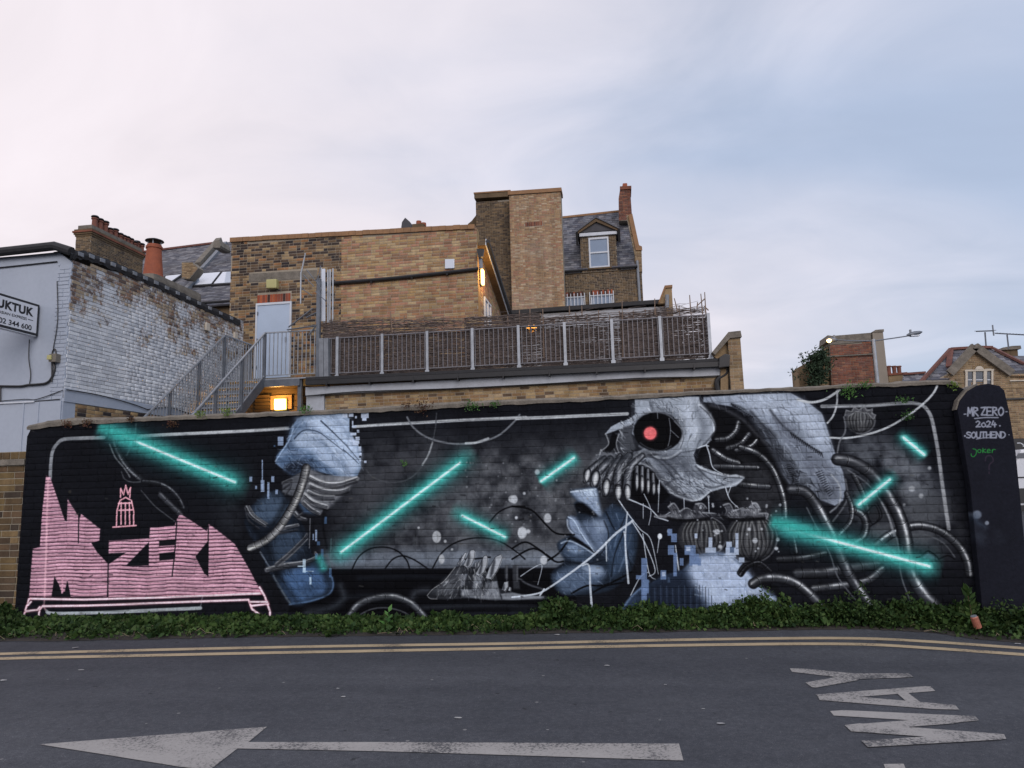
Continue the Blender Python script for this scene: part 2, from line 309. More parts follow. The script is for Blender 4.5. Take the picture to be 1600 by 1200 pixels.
    A.rects([(556, 110, 566, 170), (600, 232, 608, 244), (604, 290, 612, 300)], (26, 28, 36), .95)
    # bandages
    A.poly([(350, 355), (440, 385), (595, 398), (548, 460), (455, 505), (447, 545), (410, 580), (350, 540), (300, 500), (225, 470), (225, 425), (290, 385)], (84, 88, 100), 6)
    A.smoke([(340, 360), (440, 390), (590, 402), (500, 500), (440, 545), (300, 500)], (128, 132, 146), 14, .8, .42)
    for P, w, c in (([(355, 395), (420, 425), (500, 430), (592, 403)], 27, 150), ([(360, 435), (430, 462), (500, 468), (548, 455)], 26, 142), ([(350, 468), (410, 492), (480, 494)], 22, 130), ([(335, 485), (380, 520), (445, 542)], 27, 142), ([(330, 520), (370, 555), (408, 575)], 20, 130),
                    ([(225, 425), (255, 410), (272, 405)], 10, 120), ([(230, 450), (262, 430)], 8, 90), ([(240, 480), (262, 450), (270, 420)], 7, 100), ([(285, 570), (310, 595), (340, 605)], 18, 128), ([(300, 590), (322, 575)], 10, 100),
                    ([(48, 545), (75, 590), (140, 635)], 17, 118), ([(62, 540), (90, 585), (150, 625)], 6, 150), ([(45, 560), (60, 610), (110, 650)], 8, 85), ([(200, 655), (260, 640), (302, 632)], 16, 140), ([(190, 675), (300, 655)], 8, 90),
                    ([(148, 852), (230, 830), (330, 815), (392, 790), (388, 770)], 17, 132), ([(195, 825), (260, 770), (330, 700), (345, 678)], 14, 110), ([(215, 828), (300, 750), (350, 700)], 6, 145), ([(165, 860), (260, 842), (360, 828)], 5, 80)):
        A.stroke([(p[0], p[1]+w*.55) for p in P], w*.7, (16, 17, 23), 5, .7, w*.4); A.stroke(P, w*1.45, (c-38, c-35, c-24), 4, .9, w*.9, grain=.4)
        A.stroke([(p[0], p[1]-w*.3) for p in P], w*.5, (c+14, c+18, c+30), 3, .85, w*.2)
        for q in range(3): A.stroke([(p[0]+rs.normal()*2, p[1]+w*(.1+.25*q)-4) for p in P], w*.12, (30, 32, 40), 2, .7)
    A.tube([(342, 352), (322, 430), (280, 530), (212, 640), (145, 705), (62, 745)], 23, 34, dark=(30, 31, 38), mid=(108, 110, 118), hi=(158, 160, 166), r2=20)
    A.rects([(62, 392, 76, 418), (123, 310, 129, 462), (118, 410, 136, 468), (170, 390, 185, 420), (150, 420, 161, 502), (190, 456, 203, 480), (202, 196, 230, 240), (386, 655, 396, 712), (374, 675, 380, 705), (90, 438, 100, 455)], (128, 150, 192), .85)
    A.rects([(430, 590, 444, 626), (415, 750, 428, 850), (395, 712, 410, 732), (455, 845, 468, 890), (182, 238, 190, 246), (386, 772, 398, 800)], (70, 110, 165), .7)
    A.rects([(325, 800, 340, 866), (358, 888, 368, 925), (340, 858, 380, 862), (300, 832, 332, 838)], (165, 190, 220), .8)
    A.stroke([(362, 600), (358, 745)], 5, (110, 114, 126), 2, .8); A.stroke([(430, 560), (425, 640), (445, 745)], 12, (24, 25, 32), 5, .9); A.stroke([(465, 700), (462, 850)], 5, (80, 110, 120), 3, .7)
    # arcs, second and third beams
    A.stroke([(840, 100), (870, 150), (930, 195), (1010, 222), (1100, 232), (1200, 222), (1290, 190), (1360, 130), (1395, 88)], 9, (112, 117, 130), 3, .85)
    A.stroke([(1130, 228), (1180, 225), (1240, 205)], 12, (160, 166, 180), 3, .8)
    A.stroke([(985, 80), (978, 160), (960, 240), (925, 320), (880, 382), (820, 415), (740, 420), (670, 395), (640, 360)], 6, (78, 82, 92), 3, .8)
    A.stroke([(965, 225), (945, 285), (915, 335)], 9, (150, 156, 168), 3, .7)
    for P in ([(565, 860), (600, 790), (660, 748), (740, 742), (800, 765), (840, 810), (852, 850)], [(732, 846), (770, 800), (820, 784), (880, 806), (945, 850)], [(965, 846), (1010, 770), (1080, 718), (1180, 695), (1280, 706), (1360, 750), (1421, 800)],
              [(1245, 620), (1290, 570), (1350, 542), (1421, 540)], [(1100, 800), (1160, 800), (1250, 790)]):
        A.stroke(P, 7, (16, 17, 23), 2, .85)
    A.beam((515, 765), (1100, 325), 54, 9, 1, s0=.1, s1=.14)
    A.beam((1112, 585), (1322, 690), 42, 9, 1, s0=.3, s1=.12)
    A.beam((405, 790), (430, 850), 28, 0, .8, s0=.3, s1=.3)
    for x, y, rx, ry in ((986, 690, 22, 30), (1357, 503, 18, 18), (1404, 670, 18, 30), (1028, 712, 7, 8), (897, 645, 6, 6), (1010, 800, 15, 24), (1062, 752, 6, 6), (1378, 595, 6, 6)): A.dot(x, y, rx, ry, (152, 157, 170), 4, .9)
    A.tube([(548, 1092), (600, 1025), (680, 992), (770, 985), (850, 1012), (902, 1058), (940, 1105)], 20, 92, mid=(66, 70, 80), hi=(142, 147, 160), flip=1)
    A.stroke([(590, 1085), (660, 1048), (740, 1040), (820, 1060), (870, 1092)], 7, (86, 90, 100), 3, .8)
    # ---------- bony jaw on the water
    A.crop(650, 850, 8)
    A.poly([(135, 640), (200, 560), (330, 470), (450, 345), (480, 290), (560, 265), (720, 285), (860, 330), (1000, 380), (1030, 540), (1120, 595), (1300, 618), (1600, 640), (1700, 660), (1600, 695), (1200, 704), (1000, 706), (700, 675), (350, 690), (180, 682)], (44, 47, 56), 6)
    A.smoke([(200, 620), (400, 400), (560, 300), (600, 500), (500, 660)], (96, 100, 112), 40, .8, .4)
    A.poly([(560, 380), (640, 370), (600, 500), (560, 560), (700, 570), (720, 390), (830, 400), (830, 560), (880, 480), (1010, 460), (1050, 640), (1060, 690), (880, 690), (700, 670), (560, 650)], (118, 124, 140), 18, .9, grain=.4)
    A.poly([(1060, 620), (1200, 600), (1320, 630), (1600, 650), (1600, 680), (1200, 695), (1080, 690)], (120, 126, 142), 12, .9, grain=.3)
    A.hatch([(180, 660), (450, 345), (560, 265), (860, 330), (1000, 400), (1050, 680), (700, 670)], 170, lambda x, y: -1.0 if x < 560 else 1.5, 90, 12, [(150, 156, 170), (24, 26, 34), (92, 97, 110), (180, 184, 196)], .55, soft=5)
    for T in ([(590, 265), (645, 150), (680, 75), (720, 66), (737, 90), (725, 180), (690, 262), (640, 300)], [(510, 252), (560, 180), (612, 102), (632, 108), (600, 190), (548, 262)], [(740, 372), (790, 280), (845, 150), (880, 134), (894, 170), (885, 260), (850, 350), (785, 402)],
              [(868, 425), (915, 290), (990, 160), (1062, 124), (1078, 170), (1015, 330), (935, 440)], [(1068, 572), (1098, 475), (1148, 462), (1150, 530), (1112, 592)], [(1145, 580), (1165, 530), (1185, 540), (1178, 590)], [(730, 290), (735, 230), (752, 222), (748, 280)], [(756, 330), (770, 240), (790, 205), (790, 260)]):
        A.poly(T, (142, 148, 164), 5)
        c = [sum(p[0] for p in T)/len(T), sum(p[1] for p in T)/len(T)]
        A.poly([(c[0]+(p[0]-c[0])*.35-22, c[1]+(p[1]-c[1])*.75+18) for p in T], (52, 55, 66), 16, .8)
        A.stroke([(p[0]+4, p[1]+4) for p in T[len(T)//2:]], 6, (190, 194, 205), 5, .7, sm=False); A.stroke(T+[T[0]], 5, (18, 19, 26), 3, .8, sm=False)
    for T in ([(1110, 430), (1105, 330), (1112, 270), (1145, 262), (1150, 430)], [(1215, 560), (1205, 400), (1205, 262), (1275, 258), (1280, 400), (1300, 560)]):
        A.poly(T, (60, 63, 73), 14, .9); A.stroke([(T[3][0]-10, T[3][1]+4), (T[3][0]-12, T[3][1]+200)], 14, (104, 108, 120), 14, .7)
    A.stroke([(1275, 430), (1310, 440), (1360, 480), (1450, 520), (1580, 560)], 22, (82, 86, 98), 14, .9)
    A.stroke([(140, 640), (210, 560), (340, 470), (440, 350), (490, 285)], 8, (150, 152, 160), 4, .8); A.stroke([(140, 645), (180, 680), (262, 684)], 8, (150, 152, 160), 4, .8)
    for x, y in ((560, 400), (690, 440), (820, 480)):
        for i in range(9): A.stroke([(x+10, y+i*20), (x+42, y-18+i*20)], 7, (20, 21, 28), 3, .75, 2)
    # ---------- skull
    A.crop(800, 600, 3)
    A.hatch([(930, 100), (1090, 175), (1240, 300), (1290, 640), (1000, 560), (900, 400)], 120, 1.0, 50, 5, [(60, 63, 73), (16, 17, 22), (90, 94, 106)], .5)
    A.stroke([(20, 161), (130, 157), (250, 152), (540, 139)], 15, (158, 163, 176), 3, .95, grain=.15)
    A.poly([(870, 85), (960, 108), (1060, 150), (1150, 215), (1240, 300), (1290, 420), (1300, 640), (1150, 640), (1000, 560), (850, 430), (880, 300)], (22, 23, 29), 8)
    A.stroke([(930, 100), (1000, 120), (1090, 175), (1150, 240), (1215, 300)], 14, (66, 68, 78), 10, .8)
    A.smoke([(940, 330), (1200, 400), (1280, 640), (1000, 600), (900, 420)], (64, 66, 75), 30, .7, .42)
    for P, r, sg in (([(960, 260), (1010, 255), (1050, 220), (1062, 180)], 15, 26), ([(1010, 300), (1070, 280), (1110, 235)], 14, 26), ([(1050, 310), (1120, 290), (1150, 260)], 12, 26), ([(940, 310), (1000, 350), (1060, 370)], 16, 30), ([(950, 385), (1050, 388), (1150, 392)], 14, 55), ([(1000, 440), (1080, 470), (1200, 480)], 16, 34),
                     ([(1070, 295), (1150, 325), (1215, 390), (1255, 480), (1275, 560), (1278, 640)], 15, 40)):
        A.tube(P, r, sg, mid=(60, 63, 72), hi=(150, 154, 166))
    sk = (134, 144, 166)
    A.poly([(575, 68), (720, 64), (876, 58), (880, 100), (915, 135), (945, 175), (950, 215), (930, 245), (935, 262), (905, 290), (862, 305), (850, 330), (862, 372), (900, 392), (960, 412), (1000, 430), (1050, 422), (1090, 438), (1050, 478), (990, 488), (930, 505), (885, 545), (845, 550), (790, 530), (735, 510), (700, 480), (670, 430), (610, 385), (560, 365), (545, 340), (620, 300), (560, 230), (575, 150)], sk, 3)
    A.poly([(590, 60), (640, 120), (760, 130), (800, 200), (785, 260), (740, 300), (640, 320), (580, 250), (570, 160)], (88, 95, 112), 30, .8, sm=True)
    A.poly([(560, 345), (640, 360), (720, 440), (790, 500), (850, 545), (790, 532), (720, 505), (670, 440), (600, 385)], (70, 74, 86), 16, .9)
    A.smoke([(640, 330), (760, 330), (860, 400), (960, 430), (1060, 440), (960, 490), (860, 520), (760, 470), (680, 390)], (78, 84, 100), 22, .75, .46, 5)
    A.poly([(800, 70), (870, 70), (935, 180), (920, 240), (850, 280), (820, 200)], (156, 166, 190), 25, .8, sm=True)
    SKP = [(575, 68), (876, 58), (945, 175), (950, 215), (905, 290), (862, 372), (1000, 430), (1090, 438), (990, 488), (885, 545), (790, 530), (700, 480), (610, 385), (545, 340), (620, 300), (560, 230)]
    A.hatch(SKP, 230, lambda x, y: (.75 if y > 300 else 1.9 if x > 800 else .3), 42, 6, [(170, 180, 202), (186, 194, 212), (96, 104, 122), (62, 67, 80)], .42)
    A.hatch([(560, 345), (720, 400), (900, 450), (1050, 445), (950, 500), (850, 545), (720, 505), (640, 420)], 150, .65, 34, 4, [(46, 50, 62), (30, 32, 41), (176, 184, 204)], .65)
    A.hatch([(640, 60), (800, 120), (800, 260), (700, 330), (640, 320), (780, 250), (770, 150), (640, 110)], 70, 1.2, 30, 4, [(60, 65, 78), (190, 198, 216), (40, 43, 54)], .55)
    A.poly([(862, 90), (905, 150), (925, 200), (900, 270), (862, 290), (880, 200), (850, 120)], (84, 92, 110), 26, .6, sm=True); A.poly([(600, 80), (660, 90), (640, 130), (590, 150)], (60, 66, 80), 20, .6, sm=True); A.poly([(780, 300), (840, 330), (850, 380), (780, 400), (700, 350)], (74, 80, 96), 30, .5, sm=True)
    for P, w in (([(548, 348), (590, 322), (640, 325), (690, 345), (745, 340), (790, 310)], 9), ([(600, 372), (650, 395), (690, 450), (740, 505), (800, 535), (850, 546), (890, 532), (930, 500)], 8), ([(870, 385), (930, 410), (1000, 425), (1085, 436), (1040, 470), (970, 485)], 7), ([(878, 95), (915, 130), (944, 175), (948, 212), (930, 245), (910, 282)], 8), ([(575, 150), (540, 180), (500, 190), (450, 222)], 7), ([(640, 135), (720, 145), (775, 185), (800, 240), (785, 290)], 10)):
        A.stroke(P, w*1.3, (196, 204, 222), 8, .62, w*.3, grain=.5); A.stroke([(p[0]+3, p[1]+10) for p in P], w*.7, (40, 43, 54), 4, .6, 2)
    for P in ([(940, 235), (880, 300), (800, 320)], [(700, 350), (760, 400), (800, 450)], [(640, 335), (700, 370), (760, 440)], [(860, 385), (930, 450), (990, 470)], [(905, 478), (940, 485), (1000, 470)], [(720, 470), (780, 440), (830, 460)], [(600, 380), (660, 405), (700, 460), (730, 500)]):
        A.stroke(P, 8, (52, 56, 68), 6, .75, 3)
    # brow and nose bones
    A.poly([(575, 70), (580, 140), (545, 165), (500, 180), (462, 200), (434, 236), (470, 224), (500, 212), (540, 208), (600, 150), (650, 128), (640, 80)], sk, 3)
    A.poly([(520, 200), (495, 235), (505, 300), (545, 330), (580, 300), (560, 230), (570, 190)], (72, 76, 88), 8)
    A.poly([(470, 225), (492, 235), (488, 290), (450, 330), (425, 318), (452, 285)], (20, 21, 27), 4)
    A.poly([(416, 308), (430, 325), (480, 345), (550, 320), (640, 310), (700, 330), (620, 345), (540, 370), (510, 430), (480, 500), (420, 520), (415, 470), (360, 480), (330, 455), (345, 410), (380, 385), (400, 350)], (66, 70, 82), 5)
    A.smoke([(400, 330), (560, 320), (660, 320), (540, 370), (480, 480), (420, 470), (350, 450)], (128, 134, 150), 15, .7, .46, 6)
    for P in ([(416, 308), (404, 350), (380, 385), (342, 412), (330, 450)], [(438, 232), (452, 280), (418, 312)], [(500, 235), (488, 280), (500, 320)], [(560, 340), (520, 380), (500, 430)], [(600, 320), (540, 360), (515, 420), (500, 470)], [(540, 335), (480, 370), (450, 430)]):
        A.stroke(P, 6, (158, 164, 178), 4, .8, 3)
    A.poly([(560, 385), (600, 380), (660, 410), (700, 470), (740, 520), (700, 560), (600, 560), (545, 520)], (17, 18, 24), 6)
    A.hatch([(416, 308), (550, 320), (700, 330), (540, 370), (510, 430), (420, 520), (330, 455), (380, 385)], 150, lambda x, y: 1.9 if y > 360 else .5, 34, 4, [(168, 174, 188), (26, 28, 36), (112, 118, 132), (40, 43, 52)], .65)
    A.hatch([(500, 180), (580, 140), (650, 128), (600, 150), (520, 215), (540, 330), (500, 300)], 50, .9, 30, 4, [(180, 188, 206), (36, 38, 48), (110, 116, 132)], .6)
    # upper teeth
    for P, w, w2 in (([(432, 345), (385, 385), (352, 420)], 14, 28), ([(460, 350), (422, 392), (388, 430)], 26, 34), ([(505, 335), (470, 400), (442, 470)], 16, 36), ([(548, 335), (500, 400), (494, 490)], 30, 38), ([(610, 335), (552, 395), (538, 490)], 20, 40),
                     ([(585, 385), (583, 440)], 12, 18), ([(610, 388), (608, 450)], 12, 18), ([(636, 400), (636, 460)], 12, 18), ([(660, 420), (662, 475)], 12, 16)):
        A.stroke(P, w+7, (16, 17, 22), 4, .9, w2+8); A.stroke(P, w, (74, 78, 90), 5, .95, w2); A.stroke([(p[0]+w*.15, p[1]) for p in P], w*.35, (150, 155, 170), 6, .8, w2*.4)
    A.hatch([(400, 340), (560, 325), (640, 340), (560, 440), (540, 500), (430, 470), (345, 420)], 120, lambda x, y: 2.1, 30, 6, [(20, 21, 28), (26, 28, 36), (150, 155, 168), (64, 68, 80)], .6)
    A.poly([(400, 330), (480, 340), (600, 322), (560, 350), (480, 372), (405, 370)], (44, 48, 58), 14, .6)
    for x, y, rx, ry, ang in ((350, 430, 17, 36, .35), (388, 445, 22, 42, .3), (440, 485, 20, 45, .15), (496, 508, 20, 42, .05), (540, 508, 19, 42, -.05), (583, 460, 9, 45, 0), (608, 470, 10, 45, 0), (636, 480, 9, 38, 0), (662, 492, 9, 32, 0), (684, 492, 8, 28, 0)):
        E = [(x+rx*math.cos(t)*math.cos(ang)-ry*math.sin(t)*math.sin(ang)*-1*-1, y+ry*math.sin(t)+rx*math.cos(t)*ang) for t in [i*math.pi/7 for i in range(14)]]
        A.poly(E, (22, 23, 29), 3); A.poly([(x+(p[0]-x)*.8, y+(p[1]-y)*.88) for p in E], (96, 100, 112), 5); A.poly([(x+3+(p[0]-x)*.45, y-2+(p[1]-y)*.66) for p in E], (176, 180, 192), 7, .95); A.stroke([(x-rx*.5, y-ry*.9), (x-rx*.75, y), (x-rx*.3, y+ry*.8)], 4, (24, 25, 31), 3, .8)
    # eye
    A.poly([(680+112*math.cos(t*math.pi/10)+(8 if t < 5 else 0), 222+92*math.sin(t*math.pi/10)) for t in range(20)], (17, 18, 23), 5)
    A.stroke([(585, 160), (640, 132), (720, 140), (780, 190), (798, 240), (770, 300), (720, 325), (640, 315), (595, 290)], 7, (110, 116, 132), 5, .8)
    A.stroke([(600, 275), (640, 300), (700, 310), (745, 290)], 5, (80, 84, 96), 4, .8)
    for P in ([(735, 160), (742, 210), (738, 260), (730, 290)], [(742, 215), (780, 250)], [(760, 175), (800, 210), (810, 170)], [(680, 128), (682, 160)]): A.stroke(P, 4, (120, 126, 140), 2, .8)
    A.dot(647, 231, 36, 36, (120, 62, 70), 8, .7); A.dot(647, 230, 30, 30, (206, 108, 116), 4)
    # human profile in blue
    F = [(272, 500), (300, 492), (385, 484), (402, 500), (410, 560), (425, 610), (470, 560), (525, 590), (580, 650), (588, 760), (560, 870), (500, 940), (430, 975), (270, 992), (205, 965), (182, 915), (192, 875), (245, 830), (215, 775), (214, 742), (262, 712), (275, 690), (256, 640), (262, 620), (300, 618), (300, 590), (290, 560), (300, 545), (275, 520)]
    A.poly(F, (34, 46, 66), 8, sm=True)
    A.poly([(430, 600), (520, 600), (570, 680), (560, 800), (470, 900), (440, 760)], (54, 76, 110), 25, .9, sm=True, grain=.3)
    A.poly([(278, 505), (340, 492), (392, 492), (404, 540), (420, 610), (395, 615), (360, 575), (310, 545)], (124, 142, 176), 14, .95, sm=True)
    A.poly([(296, 562), (330, 556), (372, 590), (400, 622), (340, 606), (306, 596)], (15, 17, 24), 8, sm=True)
    A.poly([(262, 626), (296, 624), (330, 670), (365, 730), (402, 785), (360, 765), (310, 725), (275, 690)], (118, 136, 172), 12, .95, sm=True)
    A.poly([(325, 650), (380, 632), (432, 632), (452, 690), (430, 770), (400, 780), (360, 715)], (92, 110, 144), 26, .95, sm=True)
    A.poly([(268, 712), (300, 722), (345, 752), (400, 798), (350, 788), (290, 742)], (12, 13, 19), 6, sm=True)
    A.poly([(218, 748), (265, 728), (320, 752), (390, 800), (330, 832), (260, 815)], (60, 78, 108), 12, .95, sm=True)
    A.poly([(250, 755), (300, 752), (345, 782), (300, 796), (262, 780)], (120, 142, 180), 12, .8)
    A.stroke([(262, 622), (290, 640), (325, 700), (385, 785)], 5, (165, 185, 215), 3, .8)
    A.poly([(195, 905), (235, 868), (310, 850), (400, 846), (436, 880), (410, 930), (330, 965), (240, 975)], (78, 98, 132), 22, .95, sm=True)
    A.poly([(330, 860), (400, 850), (430, 885), (380, 900)], (128, 146, 180), 16, .8, sm=True)
    for P in ([(430, 640), (452, 700), (440, 760), (410, 800)], [(520, 700), (480, 800), (465, 900)], [(560, 690), (540, 780), (560, 860)], [(440, 600), (490, 690), (530, 620)], [(250, 830), (350, 842), (440, 820)]): A.stroke(P, 7, (18, 24, 36), 4, .8, 3)
    for P in ([(560, 690), (530, 800), (500, 880)], [(480, 760), (500, 700), (560, 650)]): A.stroke(P, 6, (98, 122, 160), 5, .6)
    for P in ([(0, 572), (90, 590), (160, 660), (210, 700), (290, 705)], [(0, 770), (60, 740), (120, 770), (200, 830), (240, 830)], [(0, 820), (100, 770), (190, 820)], [(160, 830), (220, 790), (270, 720)], [(280, 980), (350, 945), (440, 940), (560, 880)], [(380, 975), (440, 945), (520, 930)]): A.stroke(P, 8, (13, 14, 19), 2, .9)
    A.poly([(300, 500), (390, 495), (398, 530), (350, 530)], (158, 176, 208), 14, .8); A.stroke([(275, 505), (330, 498), (392, 492)], 6, (190, 205, 232), 4, .8)
    A.poly([(380, 640), (428, 640), (440, 690), (400, 700)], (122, 140, 174), 18, .8); A.stroke([(258, 635), (262, 670), (285, 700)], 7, (160, 176, 208), 4, .7)
    A.stroke([(230, 745), (270, 735), (330, 762), (385, 798)], 7, (170, 188, 220), 4, .7); A.stroke([(195, 880), (245, 842), (330, 838), (420, 845)], 8, (24, 32, 48), 6, .8)
    A.hatch(F, 210, lambda x, y: (.8 if x < 430 else 1.5), 40, 5, [(88, 108, 146), (30, 42, 62), (140, 158, 194), (58, 78, 110)], .36)
    A.hatch([(278, 505), (392, 492), (420, 610), (310, 545)], 26, .9, 30, 4, [(178, 194, 222), (90, 108, 142)], .5)
    # slime strings
    st = (168, 178, 200)
    for P, w, w2 in (([(500, 545), (545, 610), (600, 680), (650, 730), (685, 890)], 6, 3), ([(565, 640), (480, 705), (400, 785), (300, 865), (160, 962), (100, 985), (0, 998)], 11, 8), ([(330, 850), (360, 850), (366, 950), (374, 1062)], 7, 12), ([(540, 600), (530, 740), (545, 932)], 6, 10),
                     ([(548, 540), (640, 580), (690, 622), (740, 600)], 7, 4), ([(618, 515), (650, 590), (640, 660)], 4, 3), ([(690, 450), (684, 600)], 4, 3), ([(560, 640), (620, 740), (670, 870), (640, 900)], 6, 4), ([(612, 700), (640, 880), (672, 915)], 5, 4), ([(555, 990), (600, 905), (640, 880)], 5, 4),
                     ([(910, 285), (925, 330), (940, 390), (985, 420)], 7, 4), ([(870, 300), (900, 288), (920, 290)], 6, 6), ([(1000, 485), (1020, 540), (1060, 580)], 6, 3), ([(1025, 480), (1010, 520)], 4, 3), ([(920, 530), (924, 640)], 5, 3), ([(805, 535), (807, 600)], 4, 3), ([(765, 755), (790, 945)], 5, 9), ([(690, 715), (680, 790)], 5, 3),
                     ([(440, 740), (442, 830)], 6, 4), ([(524, 690), (530, 730)], 6, 4), ([(150, 960), (130, 990)], 8, 8), ([(990, 980), (995, 1060)], 8, 5), ([(40, 900), (100, 860), (140, 850), (120, 940)], 4, 3), ([(614, 560), (614, 630)], 4, 3), ([(668, 620), (730, 640)], 8, 6)):
        A.stroke(P, w, st, 1.5, .9, w2)
    A.dot(692, 713, 11, 14, (178, 186, 204), 3)
    # seed pods
    def pod(cx, cy, rx, ry, n=9, c=62, hi=(150, 153, 162)):
        A.poly([(cx+rx*math.cos(t*math.pi/10), cy+ry*math.sin(t*math.pi/10)) for t in range(20)], (c-14, c-12, c-4), 5)
        A.smoke([(cx+.8*rx*math.cos(t*math.pi/6), cy+.8*ry*math.sin(t*math.pi/6)) for t in range(12)], (c+30, c+32, c+40), 20, .8, .4)
        for i in range(n):
            u = -0.9+1.8*(i+.5)/n
            P = [(cx+rx*u*math.cos(v*1.35), cy+ry*.92*math.sin(v*1.4)) for v in (-1, -.6, -.2, .2, .6, 1)]
            b = 1-abs(u-.1)*.6; P = [(p[0]+s_*rx*.03, p[1]) for p, s_ in zip(P, A.rs.normal(size=6))]
            A.stroke([(p[0]+rx*.07, p[1]) for p in P], rx*.035, (18, 19, 25), 4, .8)
            A.stroke(P[1:5], rx*.10, tuple(h*b*.72 for h in hi), 9, .55, 2)
            A.stroke([(p[0]-rx*.02, p[1]) for p in P[1:4]], rx*.03, hi, 4, .6, 1)
        A.stroke([(cx+rx*math.cos(t), cy+ry*math.sin(t)) for t in (-1.2, -.6, 0, .6, 1.2, 1.8)], 5, (132, 135, 146), 4, .6)
    pod(890, 712, 116, 98); pod(1120, 722, 122, 116, 11)
    for (cx, cy, s) in ((830, 600, 1.), (1090, 598, 1.)):
        T = [(cx-110*s, cy+30), (cx-160*s, cy+15), (cx-90*s, cy+5), (cx-95*s, cy-30), (cx-70*s, cy-38), (cx-45*s, cy-5), (cx-20*s, cy-20), (cx+10, cy-6), (cx+28, cy-38), (cx+52, cy-42), (cx+76, cy-15), (cx+66, cy+5), (cx+110*s, cy+4), (cx+95*s, cy+28), (cx+30, cy+22), (cx-30, cy+32)]
        T = [(p[0]+rs.normal()*6, p[1]+rs.normal()*4) for p in T]
        A.poly(T, (52, 54, 64), 5, sm=True); A.smoke(T, (130, 134, 148), 8, .75, .44, 5); A.hatch(T, 60, 1.2, 26, 4, [(160, 165, 178), (22, 23, 30), (90, 94, 106)], .7)
        for q in (4, 6, 9, 12): A.stroke([T[q-1], T[q], T[q+1]], 8, (150, 155, 170), 4, .8, 3)
        A.stroke([(cx-100, cy+28), (cx-20, cy+40), (cx+90, cy+30)], 14, (14, 15, 20), 6, .8)
    for i in range(34): A.dot(850+rs.rand()*420, 525+rs.rand()*260, 3+rs.rand()*4, None, (150, 156, 172), 3, .8)
    for x, y, r in ((960, 692, 13), (975, 762, 10), (1138, 733, 13), (1110, 680, 8), (1245, 728, 9), (1238, 770, 9), (737, 690, 11), (166, 628, 18), (118, 412, 12), (48, 696, 22), (76, 690, 10), (148, 825, 17), (57, 512, 7), (10, 540, 16), (20, 626, 7)): A.dot(x, y, r, r*(1.25 if r > 15 else 1), (160, 166, 182), 4, .9)
    # pale mound rising at the bottom
    A.poly([(488, 1110), (540, 1020), (610, 955), (700, 900), (800, 868), (862, 802), (950, 782), (1030, 800), (1080, 842), (1125, 900), (1180, 962), (1250, 1000), (1330, 1050), (1340, 1120)], (46, 64, 96), 5)
    A.poly([(820, 870), (870, 805), (950, 790), (1030, 805), (1085, 850), (1130, 915), (1190, 975), (1330, 1060), (1330, 1110), (1000, 1110), (930, 1060), (880, 990), (835, 940)], (146, 162, 198), 35, .95)
    A.poly([(600, 960), (700, 905), (800, 880), (860, 960), (900, 1060), (820, 1090), (620, 1090)], (32, 42, 64), 40, .85)
    A.stroke([(495, 1090), (555, 1000), (640, 925)], 10, (98, 130, 182), 6, .8)
    A.hatch([(820, 870), (870, 805), (1030, 805), (1130, 915), (1330, 1060), (1000, 1110), (880, 990)], 130, 1.0, 46, 7, [(178, 192, 222), (104, 124, 164), (160, 176, 208)], .4)
    for i in range(22): A.stroke([(640+i*14, 950+8*math.sin(i)), (642+i*14, 1100)], 4, (26, 33, 50) if i % 2 else (66, 84, 118), 3, .6)
    A.stroke([(1000, 800), (1090, 880), (1150, 960), (1250, 1020)], 12, (165, 180, 212), 10, .6)
    A.rects([(605, 815, 632, 1060), (580, 895, 605, 915), (728, 678, 750, 710), (745, 700, 772, 740), (730, 755, 760, 800), (755, 790, 772, 900), (695, 872, 722, 916), (785, 815, 803, 850), (808, 755, 860, 800), (830, 795, 875, 850), (860, 815, 885, 850), (660, 1040, 680, 1078), (612, 915, 640, 980)], (92, 118, 168), .9)
    A.rects([(815, 762, 835, 782), (845, 845, 870, 870), (920, 718, 938, 770), (905, 765, 955, 790), (1003, 738, 1030, 772), (1000, 765, 1048, 812), (1046, 698, 1060, 770), (1062, 812, 1088, 835), (855, 700, 868, 722), (1048, 772, 1062, 800), (930, 950, 955, 990), (985, 985, 1002, 1050), (702, 880, 718, 900)], (146, 162, 196), .9)
    A.rects([(1020, 762, 1040, 790), (728, 905, 740, 930)], (60, 80, 115), .8)
    A.tube([(1065, 885), (1090, 850), (1140, 845), (1185, 865), (1210, 900)], 12, 30, mid=(26, 27, 33), hi=(90, 94, 105))
    # ---------- right hand part
    A.crop(1150, 580, 2.727)
    A.poly([(-140, 110), (0, 100), (110, 96), (230, 92), (300, 128), (365, 178), (385, 235), (405, 300), (430, 370), (455, 430), (468, 500), (455, 550), (420, 572), (370, 552), (310, 530), (240, 500), (200, 440), (165, 350), (110, 250), (60, 195), (-20, 150), (-140, 130)], (124, 135, 160), 4)
    A.poly([(150, 165), (205, 200), (290, 300), (370, 370), (430, 440), (440, 540), (380, 545), (300, 430), (230, 330), (180, 250)], (96, 104, 126), 25, .85, sm=True)
    A.poly([(0, 110), (220, 100), (330, 160), (380, 240), (400, 320), (330, 290), (230, 190), (100, 180)], (152, 164, 192), 25, .75, sm=True)
    A.poly([(60, 200), (130, 230), (200, 330), (260, 440), (300, 520), (240, 500), (190, 430), (140, 310)], (72, 78, 94), 16, .9)
    A.smoke([(60, 180), (200, 300), (330, 480), (420, 500), (400, 560), (250, 510)], (60, 64, 76), 16, .7, .48, 6)
    CLP = [(-140, 110), (230, 92), (300, 128), (385, 235), (455, 430), (455, 550), (370, 552), (240, 500), (165, 350), (60, 195), (-140, 130)]
    A.hatch(CLP, 260, .95, 50, 6, [(168, 180, 206), (84, 92, 112), (110, 120, 144), (56, 60, 74)], .38)
